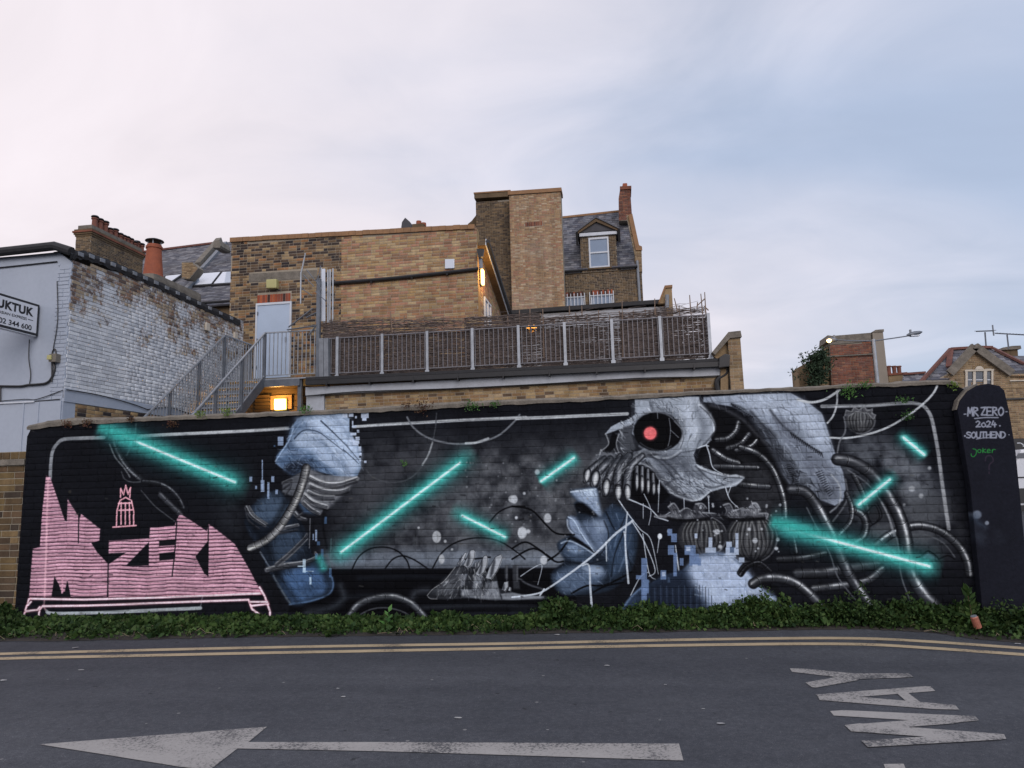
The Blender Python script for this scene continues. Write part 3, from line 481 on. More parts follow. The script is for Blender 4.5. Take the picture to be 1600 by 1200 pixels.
    A.hatch([(60, 180), (200, 300), (330, 480), (420, 500), (400, 560), (250, 510)], 90, 1.0, 34, 5, [(34, 37, 46), (24, 26, 34), (120, 130, 152)], .6)
    for P in ([(145, 165), (175, 205), (220, 250), (300, 310), (365, 350)], [(60, 170), (120, 240), (160, 330), (200, 430)], [(-20, 140), (30, 160), (90, 215)]): A.stroke(P, 9, (52, 56, 68), 7, .8, 4)
    for i in range(14): A.stroke([(232+i*10, 262+i*6.6), (240+i*10, 282+i*6.6)], 5, (20, 21, 28), 2, .85, 2)
    for i in range(12): A.stroke([(-20+i*8, 138+i*5), (-12+i*8, 156+i*5)], 5, (20, 21, 28), 2, .85, 2)
    for i in range(12): A.stroke([(340+i*5, 432+i*9), (366+i*4, 422+i*9)], 4, (26, 28, 36), 2, .8, 2)
    for i in range(12): A.stroke([(210+i*4, 400+i*8), (232+i*4, 395+i*8)], 4, (26, 28, 36), 2, .7, 2)
    A.stroke([(405, 440), (440, 490), (440, 560), (400, 600)], 7, (150, 156, 170), 4, .7); A.stroke([(465, 460), (475, 530), (455, 580), (410, 640)], 7, (112, 116, 128), 4, .7)
    A.stroke([(365, 149), (560, 146), (690, 137), (760, 136), (800, 150), (828, 190), (845, 260), (862, 360), (880, 500), (905, 670)], 15, (134, 138, 150), 3, .95, grain=.15)
    for P, w, c in (([(262, 120), (320, 132), (380, 118), (440, 80)], 11, 160), ([(430, 82), (428, 140), (412, 190), (388, 220)], 8, 150), ([(400, 282), (470, 284), (560, 268), (650, 236), (740, 182), (800, 135), (838, 95), (856, 62)], 9, 162)): A.stroke(P, w, (c, c+5, c+18), 2, .95)
    pod(527, 210, 64, 56, 8, 70)
    T = [(462, 190), (468, 165), (492, 172), (502, 152), (522, 165), (545, 150), (556, 168), (580, 160), (578, 180), (594, 186), (584, 205), (560, 178), (510, 172), (480, 190)]
    A.poly(T, (84, 86, 96), 4, .9); A.stroke(T, 4, (140, 143, 154), 3, .7, sm=False)
    A.stroke([(458, 195), (465, 230), (462, 262), (440, 300), (430, 350)], 7, (108, 112, 124), 3, .85)
    A.beam((712, 282), (800, 355), 34, 10, 1, s0=.35, s1=.15)
    # hoses
    A.tube([(260, 860), (360, 858), (480, 840), (600, 822)], 24, 50, mid=(56, 59, 68), hi=(105, 109, 120))
    A.tube([(180, 800), (280, 795), (380, 775)], 15, 40, mid=(48, 50, 58), hi=(96, 100, 110))
    A.tube([(330, 925), (400, 918), (500, 905), (570, 885), (622, 842)], 18, 44, mid=(66, 69, 79), hi=(140, 144, 156))
    A.tube([(500, 440), (540, 520), (560, 600)], 12, 30, mid=(60, 63, 72), hi=(128, 132, 144))
    A.tube([(495, 590), (535, 610), (552, 650), (540, 700), (500, 725)], 17, 34, mid=(56, 59, 68), hi=(140, 145, 158))
    A.tube([(470, 520), (492, 580), (485, 640), (440, 690)], 11, 26, mid=(60, 63, 73), hi=(140, 145, 158))
    A.tube([(600, 740), (650, 700), (720, 668), (790, 658), (870, 680), (940, 735), (980, 800), (992, 862)], 19, 48, mid=(58, 61, 70), hi=(138, 142, 154), flip=1)
    A.stroke([(720, 700), (800, 695), (880, 730), (930, 790)], 6, (84, 88, 98), 3, .8)
    A.poly([(640, 430), (690, 480), (700, 560), (660, 640), (560, 640), (540, 560)], (34, 36, 43), 20, .5)
    for P in ([(555, 600), (590, 570), (610, 620), (580, 650), (555, 600)], [(600, 560), (620, 620), (570, 660)]): A.stroke(P, 5, (22, 23, 29), 2, .9)
    A.tube([(432, 375), (500, 388), (580, 440), (640, 520), (690, 610), (718, 700), (728, 780), (750, 870), (800, 950), (880, 1030), (900, 1045)], 27, 88, mid=(60, 63, 73), hi=(158, 162, 175), flip=1, r2=30)
    A.stroke([(475, 420), (560, 480), (620, 560), (660, 650), (690, 740), (700, 860), (730, 950), (748, 990)], 6, (98, 102, 114), 3, .8)
    A.stroke([(620, 560), (650, 620), (672, 700)], 9, (130, 134, 146), 4, .7)
    A.tube([(235, 505), (290, 512), (335, 560), (375, 630), (415, 710), (445, 790), (490, 880), (550, 970), (580, 1010)], 24, 60, mid=(60, 63, 73), hi=(152, 156, 170), flip=1)
    A.stroke([(300, 580), (350, 680), (400, 780), (430, 870), (480, 940), (520, 985)], 6, (96, 100, 112), 3, .8)
    A.tube([(210, 640), (240, 700), (255, 770)], 10, 40, mid=(44, 46, 54), hi=(100, 104, 116))
    A.tube([(72, 905), (110, 885), (180, 880), (250, 900), (310, 945), (350, 990), (375, 1025)], 22, 60, mid=(62, 65, 74), hi=(146, 150, 163), flip=1)
    A.tube([(20, 865), (50, 830), (100, 815), (145, 850)], 11, 30, mid=(24, 25, 31), hi=(90, 94, 105))
    A.stroke([(120, 910), (170, 930), (200, 990), (250, 1040)], 26, (22, 23, 29), 6, .8)
    for P in ([(785, 790), (815, 765), (850, 785), (862, 800)], [(862, 800), (900, 785), (930, 800)]): A.stroke(P, 6, (16, 17, 22), 2, .9)
    A.poly([(790, 795), (818, 770), (855, 800)], (90, 104, 125), 5, .8)
    A.beam((522, 568), (655, 460), 32, 9, 1, s0=.15, s1=.25)
    A.beam((210, 668), (822, 830), 56, 10, 1, s0=.09, s1=.1)
    A.beam((150, 640), (330, 690), 44, 0, .9, s0=.1, s1=.5)
    for x, y, r in ((747, 500, 13), (787, 530, 10), (823, 412, 8), (715, 568, 6)): A.dot(x, y, r, None, (140, 145, 158), 5, .85)
    A.crop(800, 600, 3)
    A.beam((135, 455), (290, 345), 36, 9, 1, s0=.05, s1=.15)
    A.crop(0, 0, 1)
    for i in range(70): A.dot(720+rs.rand()*220, 720+rs.rand()*160, .6+rs.rand()*1.2, None, (120, 125, 138), 1, .7)
    # chips, drips and wear
    for i in range(110):
        x = 40+rs.rand()*1440; y = 660+rs.rand()*300
        A.stroke([(x, y), (x+2+rs.rand()*5, y+rs.randn())], 1+rs.rand(), (14, 14, 18) if rs.rand() < .6 else (90, 88, 86), 1, .5)
    return A

def paint_pillar(A):
    A.crop(1480, 560, 8.575)
    c = (150, 157, 172)
    write(A, 'MR', 272, 655, 80, 112, 21, c, .0); write(A, 'ZERO', 452, 652, 78, 108, 21, c, .0)
    A.stroke([(225, 745), (248, 743)], 17, c); A.stroke([(782, 712), (800, 710)], 15, c)
    A.stroke([(365, 803), (500, 790), (680, 790)], 16, c, 2)
    write(A, '2024', 385, 835, 70, 80, 19, c, .0); A.dot(703, 900, 12, 11, c)
    write(A, 'SOUTHEND', 258, 985, 66, 78, 20, c, -.01)
    A.dot(235, 1036, 14, 13, c); A.dot(825, 1020, 9, 8, c); A.stroke([(388, 1078), (500, 1060), (645, 1064)], 13, c, 2)
    A.crop(1500, 660, 6)
    g = (48, 158, 66)
    A.stroke([(118, 245), (148, 255), (150, 290), (128, 318), (106, 312), (102, 292)], 7, g, 2)
    write(A, 'oker', 160, 240, 45, 42, 7, g, 0)
    write(A, '?', 235, 312, 95, 150, 10, (70, 58, 74), 0, .7, 4)
    A.dot(158, 862, 42, 40, (112, 124, 140), 12, .95); A.stroke([(130, 890), (170, 940), (230, 975)], 50, (62, 74, 90), 40, .7, 20); A.dot(250, 940, 20, 20, (132, 142, 156), 6, .95)
    A.smoke([(100, 960), (300, 980), (420, 1100), (200, 1150)], (60, 68, 80), 60, .6, .45)
# ================================================================ helpers
def ray(px, py): return f_*F+r_*(px-800)+u_*(600-py)
def proj(P):
    q = np.array(P, float)-CAM; z = q@f_
    return 800+F*(q@r_)/z, 600-F*(q@u_)/z
class Plane:
    def __init__(s, O, U, V):
        s.O, s.U, s.V = (np.array(x, float) for x in (O, U, V)); s.N = np.cross(s.U, s.V)
    def hit(s, px, py):
        d = ray(px, py); P = CAM+d*(((s.O-CAM)@s.N)/(d@s.N)); q = P-s.O
        return float(q@s.U), float(q@s.V)
    def hits(s, L): return [s.hit(*p) for p in L]
    def P(s, a, b, n=0): return s.O+s.U*a+s.V*b+s.N*n
def front(Y): return Plane((0, Y, 0), (1, 0, 0), (0, 0, 1))
def sidep(X): return Plane((X, 0, 0), (0, 1, 0), (0, 0, 1))
GR = Plane((0, 0, 0), (1, 0, 0), (0, 1, 0))
def at(px, py, Y): pl = front(Y); return pl.P(*pl.hit(px, py))
def y_at(px, X, Z, lo=-5, hi=60):
    for _ in range(50):
        m = (lo+hi)/2
        if proj((X, m, Z))[0] < px: lo = m
        else: hi = m
    return lo
ORG = {}
def link(o, parent):
    col.objects.link(o)
    if parent is not None: o.parent = parent
def thing(name, label, cat, loc=(0, 0, 0), group=None):
    o = bpy.data.objects.new(name, None); o.empty_display_size = .1; o.location = Vector([float(x) for x in loc]); col.objects.link(o)
    o['label'] = label; o['category'] = cat
    if group: o['group'] = group
    ORG[o.name] = np.array(loc, float); return o
def org(p): return ORG.get(p.name, np.zeros(3)) if p is not None else np.zeros(3)
def tag(o, label, cat, group=None, kind=None):
    o['label'] = label; o['category'] = cat
    if group: o['group'] = group
    if kind: o['kind'] = kind
    return o
class MB:
    def __init__(s): s.v, s.f = [], []
    def quad(s, *P):
        n = len(s.v); s.v += [tuple(p) for p in P]; s.f.append(tuple(range(n, n+len(P)))); return s
    def prism(s, pl, poly, n0=0, n1=-.1, j=0):
        """polygon (local a,b) extruded from n0 (front) to n1"""
        A = sum(poly[i][0]*poly[(i+1) % len(poly)][1]-poly[(i+1) % len(poly)][0]*poly[i][1] for i in range(len(poly)))
        if A < 0: poly = poly[::-1]
        k = len(s.v); m = len(poly)
        s.v += [tuple(pl.P(a, b, n0)) for a, b in poly]+[tuple(pl.P(a, b, n1)) for a, b in poly]
        s.f.append(tuple(range(k, k+m))); s.f.append(tuple(range(k+2*m-1, k+m-1, -1)))
        for i in range(m):
            q = (i+1) % m; s.f.append((k+i, k+m+i, k+m+q, k+q))
        return s
    def box(s, x0, x1, y0, y1, z0, z1):
        pl = front(y0); return s.prism(pl, [(x0, z0), (x1, z0), (x1, z1), (x0, z1)], 0, -(y1-y0))
    def bar(s, a, b, w, h=None, up=(0, 0, 1)):
        """rectangular bar from a to b"""
        h = h or w; a, b = np.array(a, float), np.array(b, float); d = b-a; L = np.linalg.norm(d); d /= L
        up = np.array(up, float)
        if abs(d@up) > .97: up = v3(0, 1, 0)
        x = np.cross(d, up); x /= np.linalg.norm(x); y = np.cross(x, d); k = len(s.v)
        for P in (a, b):
            for i, j in ((-1, -1), (1, -1), (1, 1), (-1, 1)): s.v.append(tuple(P+x*w/2*i+y*h/2*j))
        s.f += [(k, k+1, k+2, k+3), (k+7, k+6, k+5, k+4)]+[(k+i, k+4+i, k+4+(i+1) % 4, k+(i+1) % 4) for i in range(4)]
        return s
    def tube(s, pts, r, n=6, r2=None, cap=True):
        pts = [np.array(p, float) for p in pts]; m = len(pts); k = len(s.v); ux = None
        for i, p in enumerate(pts):
            d = pts[min(i+1, m-1)]-pts[max(i-1, 0)]; d = d/(np.linalg.norm(d)+1e-9)
            if ux is None:
                ux = np.cross(d, (0, 0, 1) if abs(d[2]) < .9 else (1, 0, 0))
            ux = ux-d*(ux@d); ux /= np.linalg.norm(ux)+1e-9; uy = np.cross(d, ux)
            rr = r if r2 is None else r+(r2-r)*i/(m-1)
            if hasattr(r, '__len__'): rr = r[i]
            for j in range(n):
                t = 2*math.pi*j/n; s.v.append(tuple(p+ux*rr*math.cos(t)+uy*rr*math.sin(t)))
        for i in range(m-1):
            for j in range(n):
                a = k+i*n+j; b = k+i*n+(j+1) % n; s.f.append((a, b, b+n, a+n))
        if cap: s.f.append(tuple(range(k+n-1, k-1, -1))); s.f.append(tuple(range(k+(m-1)*n, k+m*n)))
        return s
    def lathe(s, c, prof, n=20):
        """prof: list of (radius, height) above c"""
        return s.tube([v3(c[0], c[1], c[2]+h+1e-5*i) for i, (r, h) in enumerate(prof)], [r for r, h in prof], n) if False else s._lathe(c, prof, n)
    def _lathe(s, c, prof, n):
        k = len(s.v)
        for r, h in prof:
            for j in range(n):
                t = 2*math.pi*j/n; s.v.append((c[0]+r*math.cos(t), c[1]+r*math.sin(t), c[2]+h))
        for i in range(len(prof)-1):
            for j in range(n):
                a = k+i*n+j; b = k+i*n+(j+1) % n; s.f.append((a, b, b+n, a+n))
        s.f.append(tuple(range(k+n-1, k-1, -1))); s.f.append(tuple(range(k+(len(prof)-1)*n, k+len(prof)*n)))
        return s
    def mesh(s, name, mat, o=(0, 0, 0), smooth=False, bevel=0):
        me = bpy.data.meshes.new(name); V = np.array(s.v, float)-np.array(o, float)
        me.from_pydata([tuple(x) for x in V], [], s.f); me.materials.append(mat)
        if bevel:
            bm = bmesh.new(); bm.from_mesh(me); bmesh.ops.bevel(bm, geom=bm.edges[:], offset=bevel, segments=2, affect='EDGES', profile=.7); bm.to_mesh(me); bm.free()
        if smooth: me.shade_smooth()
        me.update(); return me
    def build(s, name, mat, parent=None, smooth=False, kind=None, bevel=0):
        o = bpy.data.objects.new(name, s.mesh(name, mat, org(parent), smooth, bevel)); link(o, parent)
        ORG[o.name] = org(parent)
        if kind: o['kind'] = kind
        return o
def sub(s_mb, name, mat, part, smooth=False, bevel=0):
    """a sub-part: child of a part"""
    return s_mb.build(name, mat, part, smooth, None, bevel)
def top_mesh(mb, name, mat, label, cat, loc, group=None, smooth=False, kind=None, bevel=0):
    o = bpy.data.objects.new(name, mb.mesh(name, mat, loc, smooth, bevel)); o.location = Vector([float(x) for x in loc]); col.objects.link(o)
    ORG[o.name] = np.array(loc, float); return tag(o, label, cat, group, kind)

# ---------------------------------------------------------------- materials
def newmat(name):
    m = bpy.data.materials.new(name); m.use_nodes = True; t = m.node_tree; b = t.nodes['Principled BSDF']; return m, t, b
def nd(t, typ, **kw):
    n = t.nodes.new(typ)
    for k, v in kw.items():
        if k in n.inputs: n.inputs[k].default_value = v
        else: setattr(n, k, v)
    return n
def ramp(t, src, stops, interp='LINEAR'):
    n = t.nodes.new('ShaderNodeValToRGB'); n.color_ramp.interpolation = interp; e = n.color_ramp.elements
    while len(e) < len(stops): e.new(.5)
    for x, (p, c) in zip(e, stops): x.position = p; x.color = (*c, 1) if len(c) == 3 else c
    t.links.new(src, n.inputs[0]); return n.outputs[0]
def noise(t, scale, detail=4, rough=.55, vec=None, dist=0):
    if vec is None:
        g = t.nodes.get('geo') or t.nodes.new('ShaderNodeNewGeometry'); g.name = 'geo'; vec = g.outputs['Position']
    n = t.nodes.new('ShaderNodeTexNoise'); n.inputs['Scale'].default_value = scale; n.inputs['Detail'].default_value = detail; n.inputs['Roughness'].default_value = rough; n.inputs['Distortion'].default_value = dist
    t.links.new(vec, n.inputs['Vector']); return n.outputs[0]
def mixc(t, fac, a, b, mode='MIX'):
    n = t.nodes.new('ShaderNodeMixRGB'); n.blend_type = mode
    for i, x in enumerate((fac, a, b)):
        if isinstance(x, (int, float)): n.inputs[i].default_value = x
        elif isinstance(x, tuple): n.inputs[i].default_value = (*x, 1)
        else: t.links.new(x, n.inputs[i])
    return n.outputs[0]
def bump(t, b, src, strength=.3, dist=.01):
    n = t.nodes.new('ShaderNodeBump'); n.inputs['Strength'].default_value = strength; n.inputs['Distance'].default_value = dist
    t.links.new(src, n.inputs['Height']); t.links.new(n.outputs[0], b.inputs['Normal'])
def plain(name, c, rough=.6, metal=0, var=.25, scale=3, c2=None, bmp=0, fine=40, emit=None, spec=.4, stretch=None):
    m, t, b = newmat(name); b.inputs['Roughness'].default_value = rough; b.inputs['Metallic'].default_value = metal; b.inputs['Specular IOR Level'].default_value = spec
    vec = None
    if stretch:
        g = t.nodes.new('ShaderNodeNewGeometry'); g.name = 'geo'; mpn = nd(t, 'ShaderNodeMapping', Scale=stretch); t.links.new(g.outputs['Position'], mpn.inputs[0]); vec = mpn.outputs[0]
    if c2 is None: c2 = tuple(x*(1-var) for x in c); c1 = tuple(min(1, x*(1+var*.6)) for x in c)
    else: c1 = c
    n1 = noise(t, scale, 5, .6, vec); n2 = noise(t, fine, 3, .6)
    mm = mixc(t, .35, n1, n2); cc = ramp(t, mm, [(.3, c2), (.7, c1)]); t.links.new(cc, b.inputs['Base Color'])
    if bmp: bump(t, b, n2, bmp, .01)
    if emit: b.inputs['Emission Color'].default_value = (*emit[0], 1); b.inputs['Emission Strength'].default_value = emit[1]
    return m
def brickmat(name, cols, stain=(.05, .045, .04), stain_amt=.35, stain_scale=1.2, rough=.85):
    m, t, b = newmat(name); b.inputs['Roughness'].default_value = rough; b.inputs['Specular IOR Level'].default_value = .25
    a = nd(t, 'ShaderNodeAttribute', attribute_name='tone')
    st = [(i/len(cols), c) for i, c in enumerate(cols)]
    c = ramp(t, a.outputs['Fac'], st, 'CONSTANT')
    n = noise(t, 34, 4, .65); c = mixc(t, .75, c, ramp(t, n, [(.25, (.62, .6, .58)), (.7, (1.18, 1.16, 1.14))]), 'MULTIPLY')
    s = noise(t, stain_scale, 5, .6); c = mixc(t, ramp(t, s, [(.5, (0, 0, 0)), (.72, (stain_amt,)*3)]), c, stain)
    g = t.nodes['geo']; mpn = nd(t, 'ShaderNodeMapping', Scale=(2.6, 2.6, .22)); t.links.new(g.outputs['Position'], mpn.inputs[0]); q = noise(t, 1, 5, .65, mpn.outputs[0])
    c = mixc(t, .7, c, ramp(t, q, [(.36, (.66, .65, .63)), (.58, (1.1,)*3)]), 'MULTIPLY')
    t.links.new(c, b.inputs['Base Color']); bump(t, b, n, .35, .006); return m
def image_mat(name, img, U, V, x0, z0, wm, hm, rough=.9, extra=True):
    m, t, b = newmat(name); b.inputs['Roughness'].default_value = rough; b.inputs['Specular IOR Level'].default_value = .08
    g = t.nodes.new('ShaderNodeNewGeometry'); g.name = 'geo'
    mpn = nd(t, 'ShaderNodeMapping', Location=(-x0/wm, -z0/hm, 0), Scale=(1/wm, 1/hm, 1))
    sx = t.nodes.new('ShaderNodeSeparateXYZ'); t.links.new(g.outputs['Position'], sx.inputs[0])
    cb = t.nodes.new('ShaderNodeCombineXYZ'); t.links.new(sx.outputs[U], cb.inputs[0]); t.links.new(sx.outputs[V], cb.inputs[1]); t.links.new(cb.outputs[0], mpn.inputs[0])
    im = t.nodes.new('ShaderNodeTexImage'); im.image = img; im.extension = 'EXTEND'; im.interpolation = 'Cubic'; t.links.new(mpn.outputs[0], im.inputs[0])
    c = im.outputs[0]
    if extra:
        a = nd(t, 'ShaderNodeAttribute', attribute_name='tone'); k = ramp(t, a.outputs['Fac'], [(0, (.9,)*3), (1, (1.08,)*3)]); c = mixc(t, 1, c, k, 'MULTIPLY')
    n = noise(t, 30, 5, .7); c = mixc(t, .8, c, ramp(t, n, [(.3, (.72,)*3), (.7, (1.15,)*3)]), 'MULTIPLY')
    t.links.new(c, b.inputs['Base Color']); n3 = noise(t, 55, 5, .7); bump(t, b, n3, .7, .008); return m

# ---------------------------------------------------------------- brickwork laid as geometry
BV = {}
def brick_variant(i, mat, proud):
    k = (i, mat.name, proud)
    if k not in BV:
        rr = random.Random(i*7+3); c = .012; j = lambda: rr.uniform(-.004, .004)
        x, z = .5, .5; cx, cz = .022, .06
        pr = proud+rr.uniform(-.35, .35)*proud
        bk = [(-x, .02, -z), (x, .02, -z), (x, .02, z), (-x, .02, z)]
        md = [(-x, -pr*.45, -z), (x, -pr*.45, -z), (x, -pr*.45, z), (-x, -pr*.45, z)]
        fr = [(-x+cx+j(), -pr+j()*.3, -z+cz), (x-cx+j(), -pr+j()*.3, -z+cz), (x-cx+j(), -pr+j()*.3, z-cz), (-x+cx+j(), -pr+j()*.3, z-cz)]
        f = [(8, 9, 10, 11)]+[(4+a, 4+(a+1) % 4, 8+(a+1) % 4, 8+a) for a in range(4)]+[(a, (a+1) % 4, 4+(a+1) % 4, 4+a) for a in range(4)]
        me = bpy.data.meshes.new('brick'); me.from_pydata(bk+md+fr, [], f); me.materials.append(mat)
        at_ = me.attributes.new('tone', 'FLOAT', 'FACE'); at_.data.foreach_set('value', [(i+.5)/16]*len(f)); BV[k] = me
    return BV[k]
def intervals(poly, b):
    xs = []
    for i in range(len(poly)):
        (x0, y0), (x1, y1) = poly[i], poly[(i+1) % len(poly)]
        if (y0 > b) != (y1 > b): xs.append(x0+(b-y0)/(y1-y0)*(x1-x0))
    xs.sort(); return [(xs[i], xs[i+1]) for i in range(0, len(xs)-1, 2)]
def inter(A, B): return [(max(a, c), min(b, d)) for a, b in A for c, d in B if min(b, d)-max(a, c) > .03]
def lay(poly, course, bl, holes=(), joint=.01, header=.12, seed=0, z0=0.0, bond='stretcher', grow=0):
    rr = random.Random(seed); b0 = min(p[1] for p in poly)+grow; b1 = max(p[1] for p in poly)-grow; out = []
    k = math.floor((b0-z0)/course)
    while z0+k*course < b1:
        lo, hi = z0+k*course, z0+(k+1)*course
        lo_, hi_ = max(lo, b0+.001), min(hi, b1-.001)
        if hi_-lo_ > course*.3:
            I = inter(intervals(poly, lo_+.002), intervals(poly, hi_-.002))
            for (h0, h1, g0, g1) in holes:
                if g0 < hi-.01 and g1 > lo+.01:
                    J = []
                    for a, b in I:
                        if h0 > a: J.append((a, min(b, h0)))
                        if h1 < b: J.append((max(a, h1), b))
                    I = [(a, b) for a, b in J if b-a > .03]
            if I:
                x = min(a for a, b in I)//bl*bl-bl*(.5 if k % 2 else 1)
                xe = max(b for a, b in I)
                while x < xe:
                    L = bl*rr.uniform(.97, 1.03)
                    if rr.random() < header or (bond == 'garden' and k % 4 == 0): L = bl*.5
                    for a, b in I:
                        c, d = max(x, a), min(x+L-joint, b)
                        if d-c > .03: out.append((c, d, lo_+joint*.5, hi_-joint*.5, rr.random()))
                    x += L
        k += 1
    return out
def brick_mesh_many(pl, B, mat, proud, name, parent, kind='stuff', seed=1, bevel=.008):
    rs = np.random.RandomState(seed); n = len(B)
    if n == 0: return None
    A = np.array(B); a0, a1, b0, b1, tn = A.T
    pr = proud*(1+rs.uniform(-.4, .4, n)); V = np.zeros((n, 12, 3))
    cv = bevel
    loc = lambda a, b, nn: pl.O+np.outer(a, pl.U)+np.outer(b, pl.V)+np.outer(nn, pl.N)
    jit = lambda: rs.uniform(-.0025, .0025, n)
    for i, (sa, sb) in enumerate(((0, 0), (1, 0), (1, 1), (0, 1))):
        a = np.where(sa, a1, a0); b = np.where(sb, b1, b0)
        ai = a+(-cv if sa else cv); bi = b+(-cv if sb else cv)
        V[:, i] = loc(a, b, -.02*np.ones(n)); V[:, 4+i] = loc(a+jit()*.5, b+jit()*.5, pr*.45); V[:, 8+i] = loc(ai+jit(), bi+jit(), pr+jit()*.4)
    V = V.reshape(-1, 3)-org(parent)
    base = np.array([(8, 9, 10, 11)]+[(4+a, 4+(a+1) % 4, 8+(a+1) % 4, 8+a) for a in range(4)]+[(a, (a+1) % 4, 4+(a+1) % 4, 4+a) for a in range(4)])
    Fc = (base[None]+np.arange(n)[:, None, None]*12).reshape(-1, 4)
    me = bpy.data.meshes.new(name); me.vertices.add(len(V)); me.vertices.foreach_set('co', V.ravel()); me.loops.add(Fc.size); me.loops.foreach_set('vertex_index', Fc.ravel())
    me.polygons.add(len(Fc)); me.polygons.foreach_set('loop_start', np.arange(0, Fc.size, 4)); me.materials.append(mat); me.update(calc_edges=True)
    t = me.attributes.new('tone', 'FLOAT', 'FACE'); t.data.foreach_set('value', np.repeat(tn, 9))
    o = bpy.data.objects.new(name, me); link(o, parent); ORG[o.name] = org(parent)
    if kind: o['kind'] = kind
    return o
def brickwork(parent, pl, poly, mat, mortar, course=.075, bl=.225, n_parts=0, holes=(), thick=.22, proud=.006, seed=0, backing='masonry', header=.15, z0=0., back=True, tonef=None, near=None, joint=.01, mname='brickwork'):
    if back: MB().prism(pl, poly, 0, -thick).build(backing, mortar, parent)
    B = lay(poly, course, bl, holes, joint, header, seed, z0)
    if tonef: B = [(a, b, c, d, min(.999, max(0, tonef((a+b)/2, (c+d)/2, t)))) for a, b, c, d, t in B]
    if n_parts:
        key = near or (lambda q: -abs(q[1]-q[0])*(q[3]-q[2])/np.linalg.norm(pl.P((q[0]+q[1])/2, (q[2]+q[3])/2)-CAM)**2)
        B.sort(key=key); S, B = B[:n_parts], B[n_parts:]
        rot = math.atan2(pl.U[1], pl.U[0]); O = org(parent)
        for a, b, c, d, t in S:
            o = bpy.data.objects.new('brick', brick_variant(int(t*15.99), mat, proud)); o.location = Vector(pl.P((a+b)/2, (c+d)/2)-O)
            o.rotation_euler = (0, 0, rot); o.scale = (b-a, 1, d-c); col.objects.link(o); o.parent = parent
    return brick_mesh_many(pl, B, mat, proud, mname, parent, seed=seed)
def slates(parent, pl, poly, mat, row=.2, wd=.25, seed=0, name='slates', under=None):
    MB().prism(pl, poly, 0, -.06).build('roof_deck', under or mat, parent)
    B = lay(poly, row, wd, (), .006, 0, seed); rs = np.random.RandomState(seed); n = len(B)
    V = np.zeros((n, 8, 3)); tn = np.array([q[4] for q in B])
    for i, (a0, a1, b0, b1, t) in enumerate(B):
        lift = .014+rs.rand()*.008
        for j, (a, b, nn) in enumerate(((a0, b0, 0), (a1, b0, 0), (a1, b1+row*.2, 0), (a0, b1+row*.2, 0), (a0, b0-rs.rand()*.006, lift), (a1, b0-rs.rand()*.006, lift), (a1, b1+row*.2, .004), (a0, b1+row*.2, .004))): V[i, j] = pl.P(a, b, nn)
    V = V.reshape(-1, 3)-org(parent); base = np.array([(4, 5, 6, 7), (0, 1, 5, 4), (1, 2, 6, 5), (3, 0, 4, 7)])
    Fc = (base[None]+np.arange(n)[:, None, None]*8).reshape(-1, 4)
    me = bpy.data.meshes.new(name); me.from_pydata(V.tolist(), [], Fc.tolist()); me.materials.append(mat)
    t = me.attributes.new('tone', 'FLOAT', 'FACE'); t.data.foreach_set('value', np.repeat(tn, 4))
    o = bpy.data.objects.new(name, me); link(o, parent); o['kind'] = 'stuff'; ORG[o.name] = org(parent); return o
def leaves(P, D, size, mat, name, parent=None, rs=None, loc=None, aspect=.62, fold=.25):
    """small folded leaves at points P pointing along D (n,3)"""
    n = len(P); rs = rs or np.random.RandomState(1); D = D/np.linalg.norm(D, axis=1)[:, None]
    r = rs.normal(size=(n, 3)); S = np.cross(D, r); S /= np.linalg.norm(S, axis=1)[:, None]; Nn = np.cross(D, S)
    sz = (size*rs.uniform(.6, 1.3, n))[:, None]
    V = np.stack([P, P+D*sz*.5+S*sz*aspect*.5+Nn*sz*fold*.4, P+D*sz, P+D*sz*.5-S*sz*aspect*.5+Nn*sz*fold*.4], 1).reshape(-1, 3)
    if parent is not None: V = V-org(parent)
    if loc is not None: V = V-np.array(loc)
    Fc = (np.array([(0, 1, 2), (0, 2, 3)])[None]+np.arange(n)[:, None, None]*4).reshape(-1, 3)
    me = bpy.data.meshes.new(name); me.vertices.add(len(V)); me.vertices.foreach_set('co', V.ravel()); me.loops.add(Fc.size); me.loops.foreach_set('vertex_index', Fc.ravel())
    me.polygons.add(len(Fc)); me.polygons.foreach_set('loop_start', np.arange(0, Fc.size, 3)); me.materials.append(mat); me.update(calc_edges=True)
    t = me.attributes.new('tone', 'FLOAT', 'FACE'); t.data.foreach_set('value', np.repeat(rs.rand(n), 2))
    o = bpy.data.objects.new(name, me); link(o, parent); ORG[o.name] = org(parent)
    if loc is not None: o.location = Vector([float(x) for x in loc])
    return o
def text_part(name, txt, pl, a, b, width, height, mat, parent, n=.004, depth=.004, bold=0, name_kind=None, track=1):
    cu = bpy.data.curves.new(name, 'FONT'); cu.body = txt; cu.size = 1; cu.offset = bold; cu.space_character = track; cu.extrude = 0
    o = bpy.data.objects.new('tmp', cu); col.objects.link(o); bpy.context.view_layer.update()
    me = bpy.data.meshes.new_from_object(o.evaluated_get(bpy.context.evaluated_depsgraph_get())); bpy.data.objects.remove(o)
    co = np.zeros(len(me.vertices)*3); me.vertices.foreach_get('co', co); co = co.reshape(-1, 3)
    mn, mxx = co.min(0), co.max(0); sx = width/(mxx[0]-mn[0]); sy = height/(mxx[1]-mn[1])
    W = np.array([pl.P(a+(x-mn[0])*sx, b+(y-mn[1])*sy, n) for x, y, _ in co])-org(parent)
    me.vertices.foreach_set('co', W.ravel()); me.materials.clear(); me.materials.append(mat); me.name = name; me.update()
    ob = bpy.data.objects.new(name, me); link(ob, parent); ORG[ob.name] = org(parent); return ob
